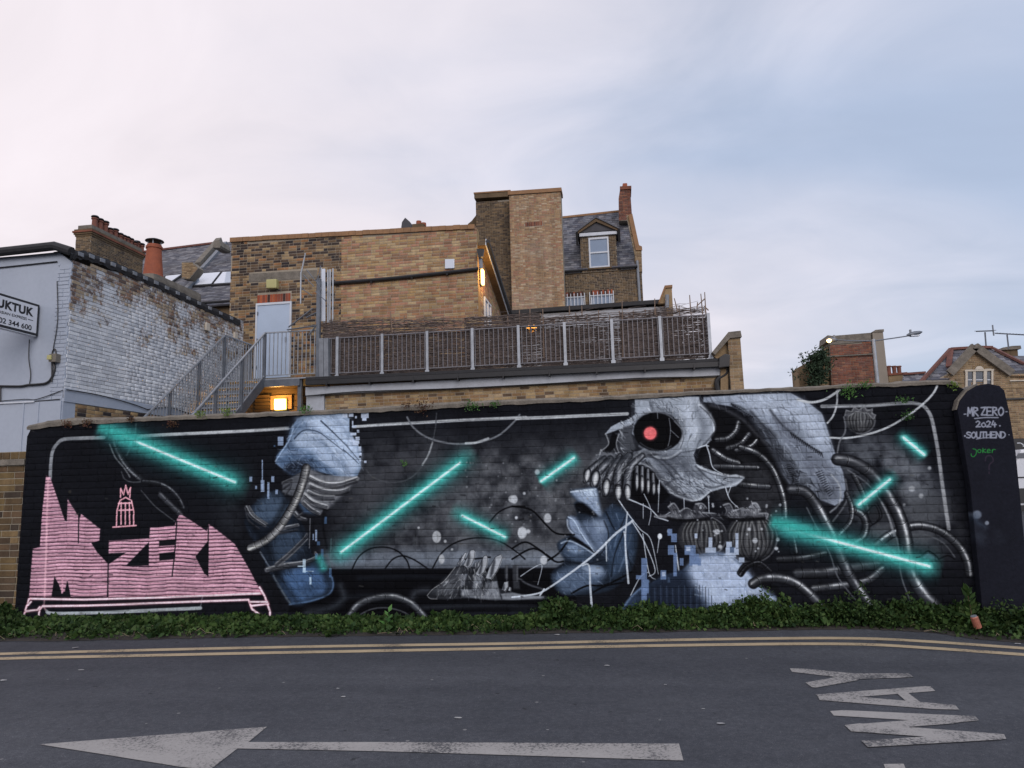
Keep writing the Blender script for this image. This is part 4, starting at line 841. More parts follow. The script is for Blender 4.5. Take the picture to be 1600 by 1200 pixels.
def arc_pts(P, n=8):
    P = [np.array(p, float) for p in P]; out = []
    for i in range(len(P)-1):
        p0, p1, p2, p3 = P[max(i-1, 0)], P[i], P[i+1], P[min(i+2, len(P)-1)]
        for k in range(n):
            t = k/n; out.append(.5*((2*p1)+(-p0+p2)*t+(2*p0-5*p1+4*p2-p3)*t*t+(-p0+3*p1-3*p2+p3)*t**3))
    out.append(P[-1]); return out
# ================================================================ materials in use
PY = front(0.0)
M_stock_old = brickmat('old stock brick', [(.21, .14, .08), (.06, .045, .04), (.29, .19, .1), (.35, .24, .12), (.14, .095, .06), (.035, .03, .032), (.25, .175, .1), (.32, .17, .08), (.1, .07, .05), (.37, .27, .15)], stain=(.045, .038, .035), stain_amt=.6, stain_scale=1.1)
M_stock_new = brickmat('buff stock brick', [(.40, .27, .13), (.36, .2, .11), (.45, .32, .17), (.39, .22, .14), (.32, .21, .11), (.42, .23, .15), (.48, .36, .21), (.26, .16, .1), (.38, .29, .17)], stain_amt=.15)
M_stock_yel = brickmat('yellow stock brick', [(.34, .24, .12), (.3, .2, .1), (.4, .3, .17), (.13, .09, .06), (.36, .26, .14), (.27, .17, .09), (.42, .32, .2)], stain_amt=.25)
M_low = brickmat('garden wall brick', [(.15, .105, .05), (.11, .075, .04), (.2, .14, .07), (.08, .055, .035), (.17, .12, .055), (.055, .042, .032), (.13, .085, .05), (.1, .07, .045)], stain_amt=.4, stain_scale=3)
M_brown = brickmat('dark brown stock brick', [(.14, .1, .06), (.1, .075, .05), (.17, .12, .07), (.12, .085, .055), (.075, .055, .042), (.2, .14, .08)], stain_amt=.3)
M_tower = brickmat('weathered buff brick', [(.36, .24, .14), (.32, .19, .11), (.42, .29, .17), (.36, .2, .13), (.28, .19, .12), (.46, .36, .25), (.38, .25, .14)], stain=(.36, .33, .3), stain_amt=.3, stain_scale=.5)
M_red = brickmat('red brick', [(.22, .085, .055), (.18, .07, .05), (.26, .1, .06), (.14, .065, .05), (.2, .09, .07), (.28, .13, .08)], stain_amt=.3)
M_gable = brickmat('tan stock brick', [(.3, .22, .13), (.25, .18, .1), (.34, .25, .15), (.2, .14, .085), (.29, .2, .12)], stain_amt=.25)
M_mortar = plain('lime mortar', (.33, .29, .23), .95, var=.35, scale=2, fine=30)
M_mortar_d = plain('sooty mortar', (.21, .185, .15), .95, var=.4, scale=2)
M_mortar_l = plain('sandy mortar', (.3, .27, .21), .95, var=.35, scale=4)
M_slate = brickmat('roof slate', [(.11, .12, .15), (.07, .075, .1), (.15, .16, .19), (.09, .095, .12), (.2, .205, .23), (.12, .12, .14)], stain=(.2, .2, .19), stain_amt=.45, stain_scale=1.5, rough=.55)
M_slateu = plain('slate underlay', (.07, .07, .08), .8)
M_render = plain('white painted render', (.40, .45, .53), .75, scale=1.1, c2=(.33, .375, .45), fine=14, bmp=.15, stretch=(1, 1, .4))
M_fascia = plain('white painted fascia', (.46, .5, .56), .6, scale=2.5, c2=(.32, .34, .37), fine=18)
M_cope = plain('weathered cement coping', (.25, .225, .19), .95, scale=5, c2=(.085, .078, .066), fine=45, bmp=.6)
M_cope_t = plain('lichened terracotta coping', (.34, .19, .095), .9, scale=5, c2=(.2, .12, .07), fine=25, bmp=.3)
M_ridge = plain('dull red ridge tile', (.2, .085, .065), .85, scale=6, c2=(.1, .05, .045), fine=25)
M_potd = plain('sooty terracotta', (.23, .085, .055), .8, scale=5, c2=(.11, .05, .04), fine=25)
M_bal = plain('dull steel baluster', (.2, .2, .22), .6, .3, var=.3, scale=9)
M_terra = plain('terracotta', (.36, .1, .045), .75, scale=4, c2=(.2, .06, .035), fine=22, bmp=.15)
M_galv = plain('galvanised steel', (.36, .39, .43), .5, .55, var=.3, scale=6, fine=60)
M_galvd = plain('dark galvanised steel', (.16, .18, .21), .5, .5, var=.3, scale=6)
M_black = plain('black plastic', (.022, .023, .026), .45, var=.3, scale=5)
M_tar = plain('bitumen felt', (.03, .032, .036), .7, scale=6, c2=(.015, .015, .018), fine=30, bmp=.5)
M_lead = plain('lead flashing', (.22, .24, .27), .55, .2, var=.3, scale=6)
M_door = plain('pale blue steel door', (.41, .5, .63), .55, var=.1, scale=1.5)
M_white = plain('white gloss paint', (.56, .6, .66), .4, var=.1, scale=4)
M_wood = plain('weathered timber', (.14, .095, .055), .85, var=.5, scale=6, stretch=(1, 1, 6))
M_woodl = plain('pale pine board', (.35, .22, .12), .8, var=.3, scale=6)
M_twig = plain('willow twig', (.27, .22, .2), .85, scale=1, c2=(.016, .013, .014), fine=25, stretch=(5, 5, 75))
M_stake = plain('willow stake', (.22, .16, .12), .85, var=.4, scale=9)
M_cream = plain('yellowed cream plastic', (.44, .42, .19), .5, var=.15)
M_stone = plain('pale limestone', (.55, .5, .42), .85, var=.25, scale=6)
M_soldier = brickmat('red soldier brick', [(.36, .09, .045), (.3, .075, .04), (.06, .03, .028), (.4, .11, .05), (.24, .07, .045)], stain_amt=.1)
M_glass = plain('window glass', (.2, .27, .38), .08, var=.12, scale=3, spec=1)
M_glass_d = plain('dark window glass', (.06, .075, .1), .08, var=.3, scale=3, spec=1)
M_sky = plain('rooflight glass', (.6, .66, .75), .06, var=.05, scale=3, spec=1)
def lampmat(n, c, s):
    m, t, b = newmat(n); b.inputs['Base Color'].default_value = (*c, 1); b.inputs['Emission Color'].default_value = (*c, 1); b.inputs['Emission Strength'].default_value = s; return m
M_lamp = lampmat('glowing lamp diffuser', (1, .66, .2), 7)
M_lamp2 = lampmat('glowing street lamp lens', (1, .62, .25), 14)
M_lamp3 = lampmat('amber lamp diffuser', (1, .45, .08), 1.6)
# painted-over brick of the takeaway: white paint that has worn through towards the top of the wall
def worn_white():
    m, t, b = newmat('flaking white painted brick'); b.inputs['Roughness'].default_value = .8; b.inputs['Specular IOR Level'].default_value = .25
    a = nd(t, 'ShaderNodeAttribute', attribute_name='tone')
    br = ramp(t, a.outputs['Fac'], [(0, (.2, .14, .1)), (.2, (.3, .23, .16)), (.4, (.12, .085, .07)), (.6, (.24, .15, .1)), (.8, (.34, .27, .19))], 'CONSTANT')
    wh = ramp(t, a.outputs['Fac'], [(0, (.5, .53, .57)), (.5, (.63, .66, .7)), (1, (.72, .75, .78))])
    n = noise(t, 1.1, 6, .65); n2 = noise(t, 14, 4, .7)
    g = t.nodes['geo']; s = t.nodes.new('ShaderNodeSeparateXYZ'); t.links.new(g.outputs['Position'], s.inputs[0])
    mr = t.nodes.new('ShaderNodeMapRange'); t.links.new(s.outputs[2], mr.inputs[0]); mr.inputs[1].default_value = 3.6; mr.inputs[2].default_value = 6.4; mr.inputs[3].default_value = -.13; mr.inputs[4].default_value = .12
    def m2(op, x, y):
        q = t.nodes.new('ShaderNodeMath'); q.operation = op
        for i, v in enumerate((x, y)):
            if isinstance(v, (int, float)): q.inputs[i].default_value = v
            else: t.links.new(v, q.inputs[i])
        return q.outputs[0]
    n3 = noise(t, 4.5, 5, .7)
    k = m2('ADD', m2('ADD', m2('MULTIPLY', n, .45), m2('ADD', m2('MULTIPLY', n3, .3), m2('MULTIPLY', n2, .25))), m2('ADD', mr.outputs[0], m2('MULTIPLY', a.outputs['Fac'], .05)))
    f = ramp(t, k, [(.535, (0, 0, 0)), (.6, (1, 1, 1))])
    c = mixc(t, f, wh, br); c = mixc(t, .8, c, ramp(t, n2, [(.3, (.72, .71, .7)), (.6, (1.08,)*3)]), 'MULTIPLY')
    t.links.new(c, b.inputs['Base Color']); bump(t, b, n2, .4, .01); return m
M_wbrick = worn_white()
M_wmortar = plain('dirty painted mortar', (.45, .48, .52), .9, scale=3.2, c2=(.1, .095, .09), fine=12)
def leafmat(name, cols, tr=.25):
    m, t, b = newmat(name); b.inputs['Roughness'].default_value = .6; b.inputs['Specular IOR Level'].default_value = .12
    a = nd(t, 'ShaderNodeAttribute', attribute_name='tone'); c = ramp(t, a.outputs['Fac'], [(i/len(cols), q) for i, q in enumerate(cols)])
    n = noise(t, 2.2, 3); c = mixc(t, .8, c, ramp(t, n, [(.35, (.6, .62, .6)), (.65, (1.3, 1.25, 1.1))]), 'MULTIPLY')
    t.links.new(c, b.inputs['Base Color']); return m
M_leaf = leafmat('verge weed leaf', [(.018, .042, .014), (.03, .064, .018), (.014, .032, .014), (.045, .09, .026), (.024, .052, .018), (.075, .125, .04), (.02, .045, .016), (.03, .06, .02), (.055, .1, .03), (.05, .08, .028)])
M_leafl = leafmat('fresh green leaf', [(.06, .15, .04), (.09, .2, .06), (.05, .12, .04)])
M_leafr = leafmat('reddish weed leaf', [(.1, .04, .03), (.07, .035, .03), (.12, .07, .04)])
M_leafb = leafmat('buddleia leaf', [(.035, .06, .035), (.05, .08, .05), (.025, .045, .03)])
M_leafy = leafmat('yellow green leaf', [(.2, .26, .06), (.12, .2, .05)])

# ================================================================ ground
def asphalt():
    m, t, b = newmat('asphalt'); b.inputs['Roughness'].default_value = .9; b.inputs['Specular IOR Level'].default_value = .25
    n = mixc(t, .5, noise(t, 150, 3, .7), noise(t, 26, 6, .9)); big = noise(t, .7, 4, .6); mid = noise(t, 7, 4, .6); g = t.nodes['geo']; tm = nd(t, 'ShaderNodeMapping', Scale=(.12, 1.5, 1)); t.links.new(g.outputs['Position'], tm.inputs[0]); trk = noise(t, 1, 3, .5, tm.outputs[0])
    c = ramp(t, n, [(.36, (.014, .016, .021)), (.45, (.054, .058, .068)), (.55, (.072, .076, .086)), (.64, (.17, .172, .18))])
    c = mixc(t, .8, c, ramp(t, big, [(.3, (.84, .85, .87)), (.7, (1.16, 1.15, 1.14))]), 'MULTIPLY')
    c = mixc(t, .8, c, ramp(t, trk, [(.35, (.8, .81, .84)), (.65, (1.2, 1.2, 1.2))]), 'MULTIPLY'); c = mixc(t, .6, c, ramp(t, mid, [(.3, (.8,)*3), (.7, (1.15,)*3)]), 'MULTIPLY')
    dk = noise(t, 9, 2, .5); c = mixc(t, ramp(t, dk, [(.7, (0, 0, 0)), (.74, (.65,)*3)]), c, (.017, .017, .02))
    v = t.nodes.new('ShaderNodeTexVoronoi'); v.inputs['Scale'].default_value = 3.1; t.links.new(g.outputs['Position'], v.inputs['Vector'])
    vv = t.nodes.new('ShaderNodeTexVoronoi'); vv.inputs['Scale'].default_value = 11; t.links.new(g.outputs['Position'], vv.inputs['Vector'])
    c = mixc(t, ramp(t, v.outputs['Distance'], [(0, (1, 1, 1)), (.032, (1, 1, 1)), (.04, (0, 0, 0))]), c, (.2, .2, .2))
    c = mixc(t, ramp(t, vv.outputs['Distance'], [(.03, (.7,)*3), (.05, (0, 0, 0))]), c, (.14, .14, .14))
    t.links.new(c, b.inputs['Base Color']); bump(t, b, n, .9, .006); return m
M_asph = asphalt()
def linepaint(name, c, wear=.5, amt=.9):
    m, t, b = newmat(name); b.inputs['Roughness'].default_value = .8
    n = noise(t, 55, 6, .8); n2 = noise(t, 2.2, 5, .6); g = t.nodes['geo']
    cc = ramp(t, n, [(.25, tuple(x*.72 for x in c)), (.7, c)]); cc = mixc(t, .7, cc, ramp(t, n2, [(.3, (.72,)*3), (.7, (1.1,)*3)]), 'MULTIPLY')
    k = mixc(t, .42, n, n2); cc = mixc(t, ramp(t, k, [(wear-.02, (amt,)*3), (wear+.03, (0, 0, 0))]), cc, (.04, .042, .05))
    t.links.new(cc, b.inputs['Base Color']); return m
M_yel = linepaint('yellow line paint', (.52, .41, .26), .43, .7)
M_wht = linepaint('worn white road paint', (.37, .355, .34), .455, .85)
M_soil = plain('verge soil', (.06, .052, .045), .95, scale=5, c2=(.03, .028, .026), fine=50, bmp=.6)
g = MB().quad((-300, -300, -.02), (300, -300, -.02), (300, 400, -.02), (-300, 400, -.02)).build('ground', M_soil); g['kind'] = 'structure'
g = MB().quad((-60, -40, 0), (60, -40, 0), (60, -.0, 0), (-60, -.0, 0)).build('road', M_asph); g['kind'] = 'structure'
g = MB().quad((4.3, 0, -.004), (60, 0, -.004), (60, 60, -.004), (4.3, 60, -.004)).build('side_road', M_asph); g['kind'] = 'structure'
def vpts(L, dy=0): return [GR.hit(x, y+dy) for x, y in L]
vf = [(-90, 1006), (0, 1003), (200, 1000), (400, 996), (600, 994), (800, 991), (1100, 987), (1350, 983), (1460, 989), (1530, 1000), (1610, 1006), (1690, 1010)]
VF = [GR.hit(*p) for p in vf]
mb = MB(); rr = random.Random(2)
fr = []
for i in range(len(VF)-1):
    for k in range(14):
        t = k/14; fr.append((VF[i][0]+(VF[i+1][0]-VF[i][0])*t, VF[i][1]+(VF[i+1][1]-VF[i][1])*t+rr.uniform(-.025, .02)))
for i in range(len(fr)-1):
    (x0, y0), (x1, y1) = fr[i], fr[i+1]; mb.quad((x0, y0, .004), (x1, y1, .004), (x1, -.25, .02), (x0, -.25, .02)); mb.quad((x0, -.25, .02), (x1, -.25, .02), (x1, .03, .05), (x0, .03, .05))
g = mb.build('verge', M_soil); g['kind'] = 'structure'
# double yellow lines
def ribbon(L, wd, z):
    P = arc_pts([(*GR.hit(x, y), 0) for x, y in L], 10); m = MB(); k = 0
    for i, p in enumerate(P):
        d = P[min(i+1, len(P)-1)]-P[max(i-1, 0)]; n = v3(-d[1], d[0], 0); n /= np.linalg.norm(n)
        m.v += [tuple(p+n*wd/2+v3(0, 0, z)), tuple(p-n*wd/2+v3(0, 0, z))]
    for i in range(len(P)-1): m.f.append((2*i, 2*i+1, 2*i+3, 2*i+2))
    return m
LA = [(-160, 1027), (0, 1022.3), (200, 1017), (400, 1012.5), (600, 1009), (800, 1006), (1050, 1000.5), (1250, 997.8), (1360, 998.5), (1450, 1003), (1530, 1008.5), (1600, 1013.5), (1740, 1024)]
LB = [(-160, 1035), (0, 1029.6), (200, 1025.3), (400, 1021), (600, 1017.3), (800, 1013.6), (1050, 1009), (1250, 1006.6), (1360, 1007.8), (1450, 1013), (1530, 1018.5), (1600, 1023.5), (1740, 1034)]
m = ribbon(LA, .105, .004); top_mesh(m, 'yellow_line', M_yel, 'yellow kerb line nearer the graffiti wall, the inner of the two', 'road marking', m.v[0], 'double yellow lines along the road')
m = ribbon(LB, .105, .004); top_mesh(m, 'yellow_line', M_yel, 'yellow kerb line nearer the camera, the outer of the two', 'road marking', m.v[0], 'double yellow lines along the road')
# arrow and lettering on the road
def gp(L, z): return [(*GR.hit(x, y), z) for x, y in L]
arrow = [(61, 1164), (240, 1150), (417, 1136.5), (388, 1160.5), (600, 1160.5), (800, 1161.5), (1061, 1163), (1068, 1189.5), (800, 1181), (600, 1175), (371, 1170.5), (328, 1204), (280, 1199), (170, 1181)]
m = MB(); P = gp(arrow, .004); m.v = P; m.f = [(0, 1, 2, 3, 10, 11, 12, 13), (3, 4, 9, 10), (4, 5, 8, 9), (5, 6, 7, 8)]
m.f = [tuple(reversed(f)) for f in m.f]; top_mesh(m, 'road_arrow', M_wht, 'long worn white arrow painted on the road pointing left', 'road marking', P[3])
def letter(name, label, strokes):
    T = thing(name, label, 'road marking', gp([strokes[0][0]], 0)[0], 'letters of the word painted on the road')
    for i, s in enumerate(strokes):
        q = [(800+x/2, 960+y/2) for x, y in s]; m = MB(); m.v = gp(q, .004+.0006*i); m.f = [tuple(range(len(q)))]; o = m.build('stroke', M_wht, T)
letter('road_letter', 'letter Y of the white WAY lettering, farthest from the camera', [[(868, 170), (912, 171), (1080, 187), (1092, 202), (1045, 201), (875, 181)], [(1075, 186.5), (1240, 186), (1256, 198), (1085, 204)], [(1096, 196), (1080, 208), (950, 231), (938, 230), (917, 215), (1030, 195)]])
letter('road_letter', 'letter A of the white WAY lettering, in the middle', [[(948, 252), (1290, 226), (1308, 227), (1323, 241), (975, 268)], [(955, 256), (995, 252), (1385, 285), (1398, 300), (1320, 298), (962, 270)], [(1198, 244), (1228, 240), (1285, 283), (1238, 279)]])
letter('road_letter', 'letter W of the white WAY lettering, nearest the camera', [[(994, 304), (1035, 301), (1448, 320), (1460, 333), (1380, 341), (1006, 318)], [(1385, 322), (1452, 328), (1380, 343), (1072, 367), (1040, 348)], [(1040, 349), (1085, 343), (1538, 377), (1545, 392), (1462, 397), (1060, 368)], [(1092, 398), (1470, 373), (1540, 380), (1530, 394), (1112, 418)]])
m = MB(); q = [(1381, 1195), (1412, 1194.5), (1425, 1225), (1392, 1226)]; m.v = gp(q, .004); m.f = [(3, 2, 1, 0)]; top_mesh(m, 'road_dash', M_wht, 'end of a white road mark at the bottom edge below the letter W', 'road marking', m.v[0])

# ================================================================ the mural wall
PXM = 250; WX0, WX1, WZ0, WZ1 = -7.5, 3.9, -.15, 2.45
def wall_map(px, py):
    a, b = PY.hit(px, py); return (a-WX0)*PXM, (WZ1-b)*PXM
def make_image(name, cv):
    im = bpy.data.images.new(name, cv.w, cv.h, alpha=False); A = np.ones((cv.h, cv.w, 4), np.float32); A[..., :3] = np.clip(cv.a[::-1], 0, 1)
    im.pixels.foreach_set(A.ravel()); im.update(); im.pack(); return im
cvw = Canvas(int((WX1-WX0)*PXM), int((WZ1-WZ0)*PXM), wall_map, (27, 29, 38)); paint_mural(cvw)
g_ = cvw.a.mean(2, keepdims=True); bl_ = np.clip((cvw.a[..., 2:3]-cvw.a[..., 0:1])*9, 0, 1)*np.clip(.5+(cvw.a[..., 2:3]-cvw.a[..., 1:2])*25, 0, 1)
cvw.a = (g_+(cvw.a-g_)*(.88-.22*bl_))*np.array([1., 1.01, .97], np.float32)
cvw.a = np.clip(cvw.a, 0, 1)**1.28*1.5*np.clip(.95+.14*(cvw.noise[2]-.5), 0, 2)[..., None]
M_mural = image_mat('spray painted mural', make_image('mural', cvw), 0, 2, WX0, WZ0, WX1-WX0, WZ1-WZ0)
WT = thing('mural_wall', 'long brick wall covered by a black graffiti mural with a skull and teal beams', 'wall', (-2, 0, 0))
wp = [PY.hit(*p) for p in [(41, 682), (48, 671), (62, 666), (120, 661), (250, 656.5), (420, 650), (640, 640.5), (800, 632.5), (1120, 615), (1300, 607.5), (1490, 600.5), (1502, 606)]]
poly = [(-7.24, -.05)]+[(max(-7.24, a), b) for a, b in wp]+[(3.62, 2.2), (3.62, -.05)]
poly = poly[::-1]
def tn_mural(a, b, t): return t
# irregular bulges at the right end where the wall is rubble
brickwork(WT, PY, poly, M_mural, M_mural, .0795, .24, 300, thick=.24, proud=.004, seed=5, header=.08, z0=-.05, joint=.006)
# cement coping, uneven
rr = random.Random(9); cpt = [(44, 664), (75, 657), (120, 653.5), (180, 652), (250, 650), (330, 646.5), (420, 643.5), (520, 640), (640, 632), (720, 628), (800, 624.5), (900, 620.5), (1000, 616), (1120, 609), (1200, 606), (1300, 601.5), (1400, 597), (1440, 594.5), (1485, 593.5), (1499, 598)]
cpb = [(44, 672), (75, 668), (120, 663.5), (180, 660.5), (250, 657.5), (330, 654.5), (420, 651), (520, 647.5), (640, 641.5), (720, 636.5), (800, 632.5), (900, 628), (1000, 622.5), (1120, 615.5), (1200, 612.5), (1300, 607.5), (1400, 603.5), (1440, 602), (1485, 600.5), (1499, 604)]
T = [PY.hit(*p) for p in cpt]; Bt = [PY.hit(*p) for p in cpb]
xs = np.arange(T[0][0], T[-1][0], .045); tz = np.interp(xs, [p[0] for p in T], [p[1] for p in T]); bz = np.interp(xs, [p[0] for p in Bt], [p[1] for p in Bt])
def smn(k, a): v = np.array([rr.uniform(-a, a) for _ in xs]); return np.convolve(v, np.ones(k)/k, 'same')
tz = tz+smn(2, .006)+smn(9, .016); bz = bz+smn(3, .012)
m = MB(); yf = -.02+smn(3, .009)
for i, x in enumerate(xs): m.v += [(x, .02, bz[i]), (x, yf[i], bz[i]), (x, yf[i]-.004, (tz[i]*.6+bz[i]*.4)), (x, yf[i]+.022, tz[i]), (x, .13, tz[i]+.012), (x, .28, tz[i]-.01), (x, .28, bz[i])]
for i in range(len(xs)-1):
    for j in range(6): m.f.append((7*i+j, 7*i+7+j, 7*i+8+j, 7*i+j+1))
k = 7*(len(xs)-1); m.f += [tuple(range(7)), tuple(range(k+6, k-1, -1))]
m.build('coping', M_cope, WT)
# rendered pier at the right end, painted over as well
PP = front(-.1)
ppoly = [PP.hit(*p) for p in [(1538, 990), (1530, 900), (1516, 760), (1503, 680), (1496, 640), (1500, 626), (1512, 611), (1527, 602), (1545, 599), (1562, 602.5), (1570, 610), (1577, 640), (1587, 700), (1597, 800), (1606, 900), (1612, 990)]]
cvp = Canvas(int(1.5*PXM), int(2.75*PXM), lambda px, py: ((PP.hit(px, py)[0]-2.9)*PXM, (2.6-PP.hit(px, py)[1])*PXM), (31, 33, 42)); paint_pillar(cvp)
M_pier = image_mat('black painted render with tags', make_image('pier_tags', cvp), 0, 2, 2.9, 2.6-2.75, 1.5, 2.75, extra=False)
PT = thing('rendered_pier', 'black rendered pier with white signature and green scrawl, right end of the mural', 'pillar', (PP.hit(1560, 900)[0], -.1, 0))
m = MB(); m.prism(PP, ppoly, 0, -.75); o = m.build('pier', M_pier, PT, bevel=.02)
m = MB(); lp = [PP.hit(*p) for p in [(1494, 640), (1498, 624), (1511, 608.5), (1527, 599.5), (1527, 602.5), (1512, 612), (1501, 627), (1498, 640)]]
m.prism(PP, lp, -.015, -.7).build('cement_cap', M_cope, PT)

# low unpainted garden wall at the left
LW = thing('garden_wall', 'low yellow brick wall left of the painted wall, with a brick capping', 'wall', (-8, .04, 0))
PL = front(.035)
xl = PL.hit(-120, 800)[0]; z1 = PL.hit(20, 727)[1]; z2 = PL.hit(20, 718)[1]; z3 = PL.hit(20, 706)[1]
brickwork(LW, PL, [(xl, -.05), (-7.245, -.05), (-7.245, z1), (xl, z1)], M_low, M_mortar_l, .079, .235, 300, thick=.22, proud=.008, seed=8, header=.3, z0=-.05, near=lambda q: abs((q[0]+q[1])/2+7.4))
rr = random.Random(3); x = xl
while x < -7.26:
    L = .26; MB().box(x, min(x+L-.006, -7.25), -.0+rr.uniform(-.01, .004), .27, z1, z2).build('cap_tile', M_cope, LW); x += L
brickwork(LW, PL, [(xl, z2), (-7.245, z2), (-7.245, z3), (xl, z3)], M_low, M_mortar_l, (z3-z2)-.001, .115, 40, thick=.22, proud=.008, seed=9, header=0, z0=z2, near=lambda q: abs((q[0]+q[1])/2+7.4))

# ================================================================ white takeaway building at the left
YW, YM = 3.8, 10.0
FW = front(YW); XW = FW.hit(107, 500)[0]; SW = sidep(XW)
TB = thing('takeaway_building', 'white painted takeaway building with a flaking brick side wall and hanging sign', 'building', (XW, YW, 0))
zt = FW.hit(100, 394)[1]; xl = FW.hit(-160, 400)[0]
ftop = [FW.hit(*p) for p in [(-160, 420), (0, 401), (92, 392), (112, 402)]]
zq = FW.hit(90, 625)[1]
xq = FW.hit(92.5, 400)[0]
MB().prism(FW, [(xl, -.02), (XW-.002, -.02), (XW-.002, ftop[3][1]-.1)]+[(a, b-.02) for a, b in ftop[2::-1]], 0, -.3).build('front_wall', M_render, TB)
brickwork(TB, FW, [(xq, zq), (XW-.003, zq), (XW-.003, ftop[3][1]-.12), (xq, ftop[3][1]-.1)], M_render, M_wmortar, .075, .215, 60, back=False, proud=.012, seed=2, mname='quoin_brickwork')
# boarded lower part with vertical laths
MB().prism(FW, [(xl, 0), (XW-.02, 0), (XW-.02, zq-.02), (xl, zq-.02)], .03, .002).build('lower_boarding', M_render, TB)
for px in (38, 61): x = FW.hit(px, 640)[0]; MB().prism(FW, [(x, 0), (x+.03, 0), (x+.03, zq-.03), (x, zq-.03)], .045, .031).build('cover_strip', M_render, TB)
MB().prism(FW, [(xl, zq-.03), (FW.hit(57, 625)[0], zq-.03), (FW.hit(57, 625)[0], zq+.0), (xl, zq+.0)], .06, .031).build('boarding_rail', M_white, TB)
# side wall
yf = y_at(374, XW, 5)
spoly = [(YW, SW.hit(98, 627)[1]), (YM+.35, SW.hit(98, 627)[1]), (YM+.35, SW.hit(373, 498)[1]), SW.hit(300, 470), SW.hit(200, 428), (YW, SW.hit(112, 403)[1])]
spoly[1] = (YM+.35, SW.hit(226, 646)[1])
brickwork(TB, SW, spoly, M_wbrick, M_wmortar, .0755, .225, 300, back=False, proud=.009, seed=3, header=.35, z0=0, near=lambda q: q[0])
MB().prism(SW, [(YW+.302, spoly[0][1]), spoly[1], spoly[2], spoly[3], spoly[4], (YW+.302, spoly[5][1]-.05)], 0, -.3).build('masonry', M_wmortar, TB)
lowp = [(YW+.302, 0), (YM+.35, 0), (YM+.35, spoly[1][1]-.004), (YW+.302, spoly[0][1]-.004)]
brickwork(TB, SW, lowp, M_stock_old, M_mortar_d, .0755, .225, 0, thick=.28, proud=.006, seed=4, mname='lower_brickwork', backing='lower_masonry')
a0, b0 = SW.hit(100, 606); MB().prism(SW, [(YW, spoly[0][1]), (YM, spoly[1][1]), (YM, spoly[1][1]+.12), (YW+2.2, spoly[0][1]+.2), (YW, b0)], .016, .0).build('render_band', M_render, TB)
# black verge along the top of the side wall, with lumps of mortar
vt = [SW.hit(*p) for p in [(108, 392), (135, 394), (180, 411), (240, 437), (300, 466), (345, 487), (374, 500)]]
vt[0] = (YW-.1, SW.hit(108, 391)[1])
m = MB(); rr = random.Random(5); P = arc_pts([(a, b, 0) for a, b in vt], 12)
k = 0
for i, p in enumerate(P):
    j = rr.uniform(-.014, .014); up = .0+j; dn = -.17+rr.uniform(-.02, .02)
    m.v += [(XW-.34, p[0], p[1]+up-.02), (XW+.03, p[0], p[1]+up), (XW+.05+rr.uniform(-.01, .01), p[0], p[1]+dn*.5), (XW+.03, p[0], p[1]+dn), (XW-.0, p[0], p[1]+dn)]
for i in range(len(P)-1):
    for j in range(4): m.f.append((5*i+j, 5*i+j+1, 5*i+6+j, 5*i+5+j))
m.build('verge_felt', M_tar, TB)
for px in range(120, 370, 17):
    y = y_at(px, XW, 5.5); z = np.interp(y, [q[0] for q in vt], [q[1] for q in vt]); MB().box(XW+.03, XW+.07, y-.07, y+.06, z-.11, z-.03).build('mortar_fillet', M_lead, TB, bevel=.012)
# front gutter
gz = [FW.hit(*p) for p in [(-160, 415), (0, 397), (92, 387)]]
P = [(a, YW-.1, b) for a, b in gz]+[(XW+.06, YW-.1, vt[0][1]-.03)]
MB().tube(P, .085, 10).build('gutter', M_tar, TB)
MB().tube([(p[0], YW-.02, p[2]-.28) for p in P[:3]], .012, 5).build('cable', M_black, TB)
# roof slab
m = MB(); ys = [q[0] for q in vt]; zs = [q[1] for q in vt]
for (q0, q1) in zip(vt[:-1], vt[1:]): m.quad((XW-.1, q0[0], q0[1]-.03), (XW-.1, q1[0], q1[1]-.03), (XW-6, q1[0], q1[1]-.03), (XW-6, q0[0], q0[1]-.03))
m.build('roof', M_tar, TB)
# cables and junction box on the front
def cab(L, r=.012, name='cable', off=.03, par=TB, mat=M_black, pl=FW): return MB().tube(arc_pts([pl.P(*pl.hit(*p), off) for p in L], 5), r, 6).build(name, mat, par)
cab([(-20, 603), (30, 604), (45, 602), (60, 601), (74, 599), (82, 592), (87, 578), (86, 568)], .022)
cab([(48, 531), (47, 560), (50, 585), (48, 601)], .009)
cab([(83, 597), (83, 565), (84, 550), (88, 546), (90, 556)], .012); cab([(91, 440), (92, 500), (85, 546)], .008)
cab([(-10, 628), (40, 624), (60, 624), (100, 610)], .008); cab([(-10, 632), (50, 628), (95, 624)], .01); cab([(3, 605), (3, 628)], .012)
MB().prism(FW, [FW.hit(*p) for p in [(85, 555), (96, 554), (95, 567), (84, 567)]], .13, 0).build('meter_box', M_cope, TB, bevel=.01)
MB().prism(FW, [FW.hit(*p) for p in [(84, 557), (90, 557), (90, 564), (83, 564)]], .16, .132).build('isolator_switch', M_cream, TB, bevel=.008)
cab([(101, 609), (150, 617), (200, 630), (228, 640)], .01, off=.04, pl=SW); cab([(228, 640), (262, 637), (300, 648)], .01, off=.03, pl=SW)
for px, py in ((323, 511), (367, 526)):
    a, b = SW.hit(px, py); MB().prism(SW, [(a-.1, b-.1), (a+.06, b-.1), (a+.06, b+.1), (a-.1, b+.1)], .06, .0).build('vent_cover', M_stone, TB, bevel=.015)
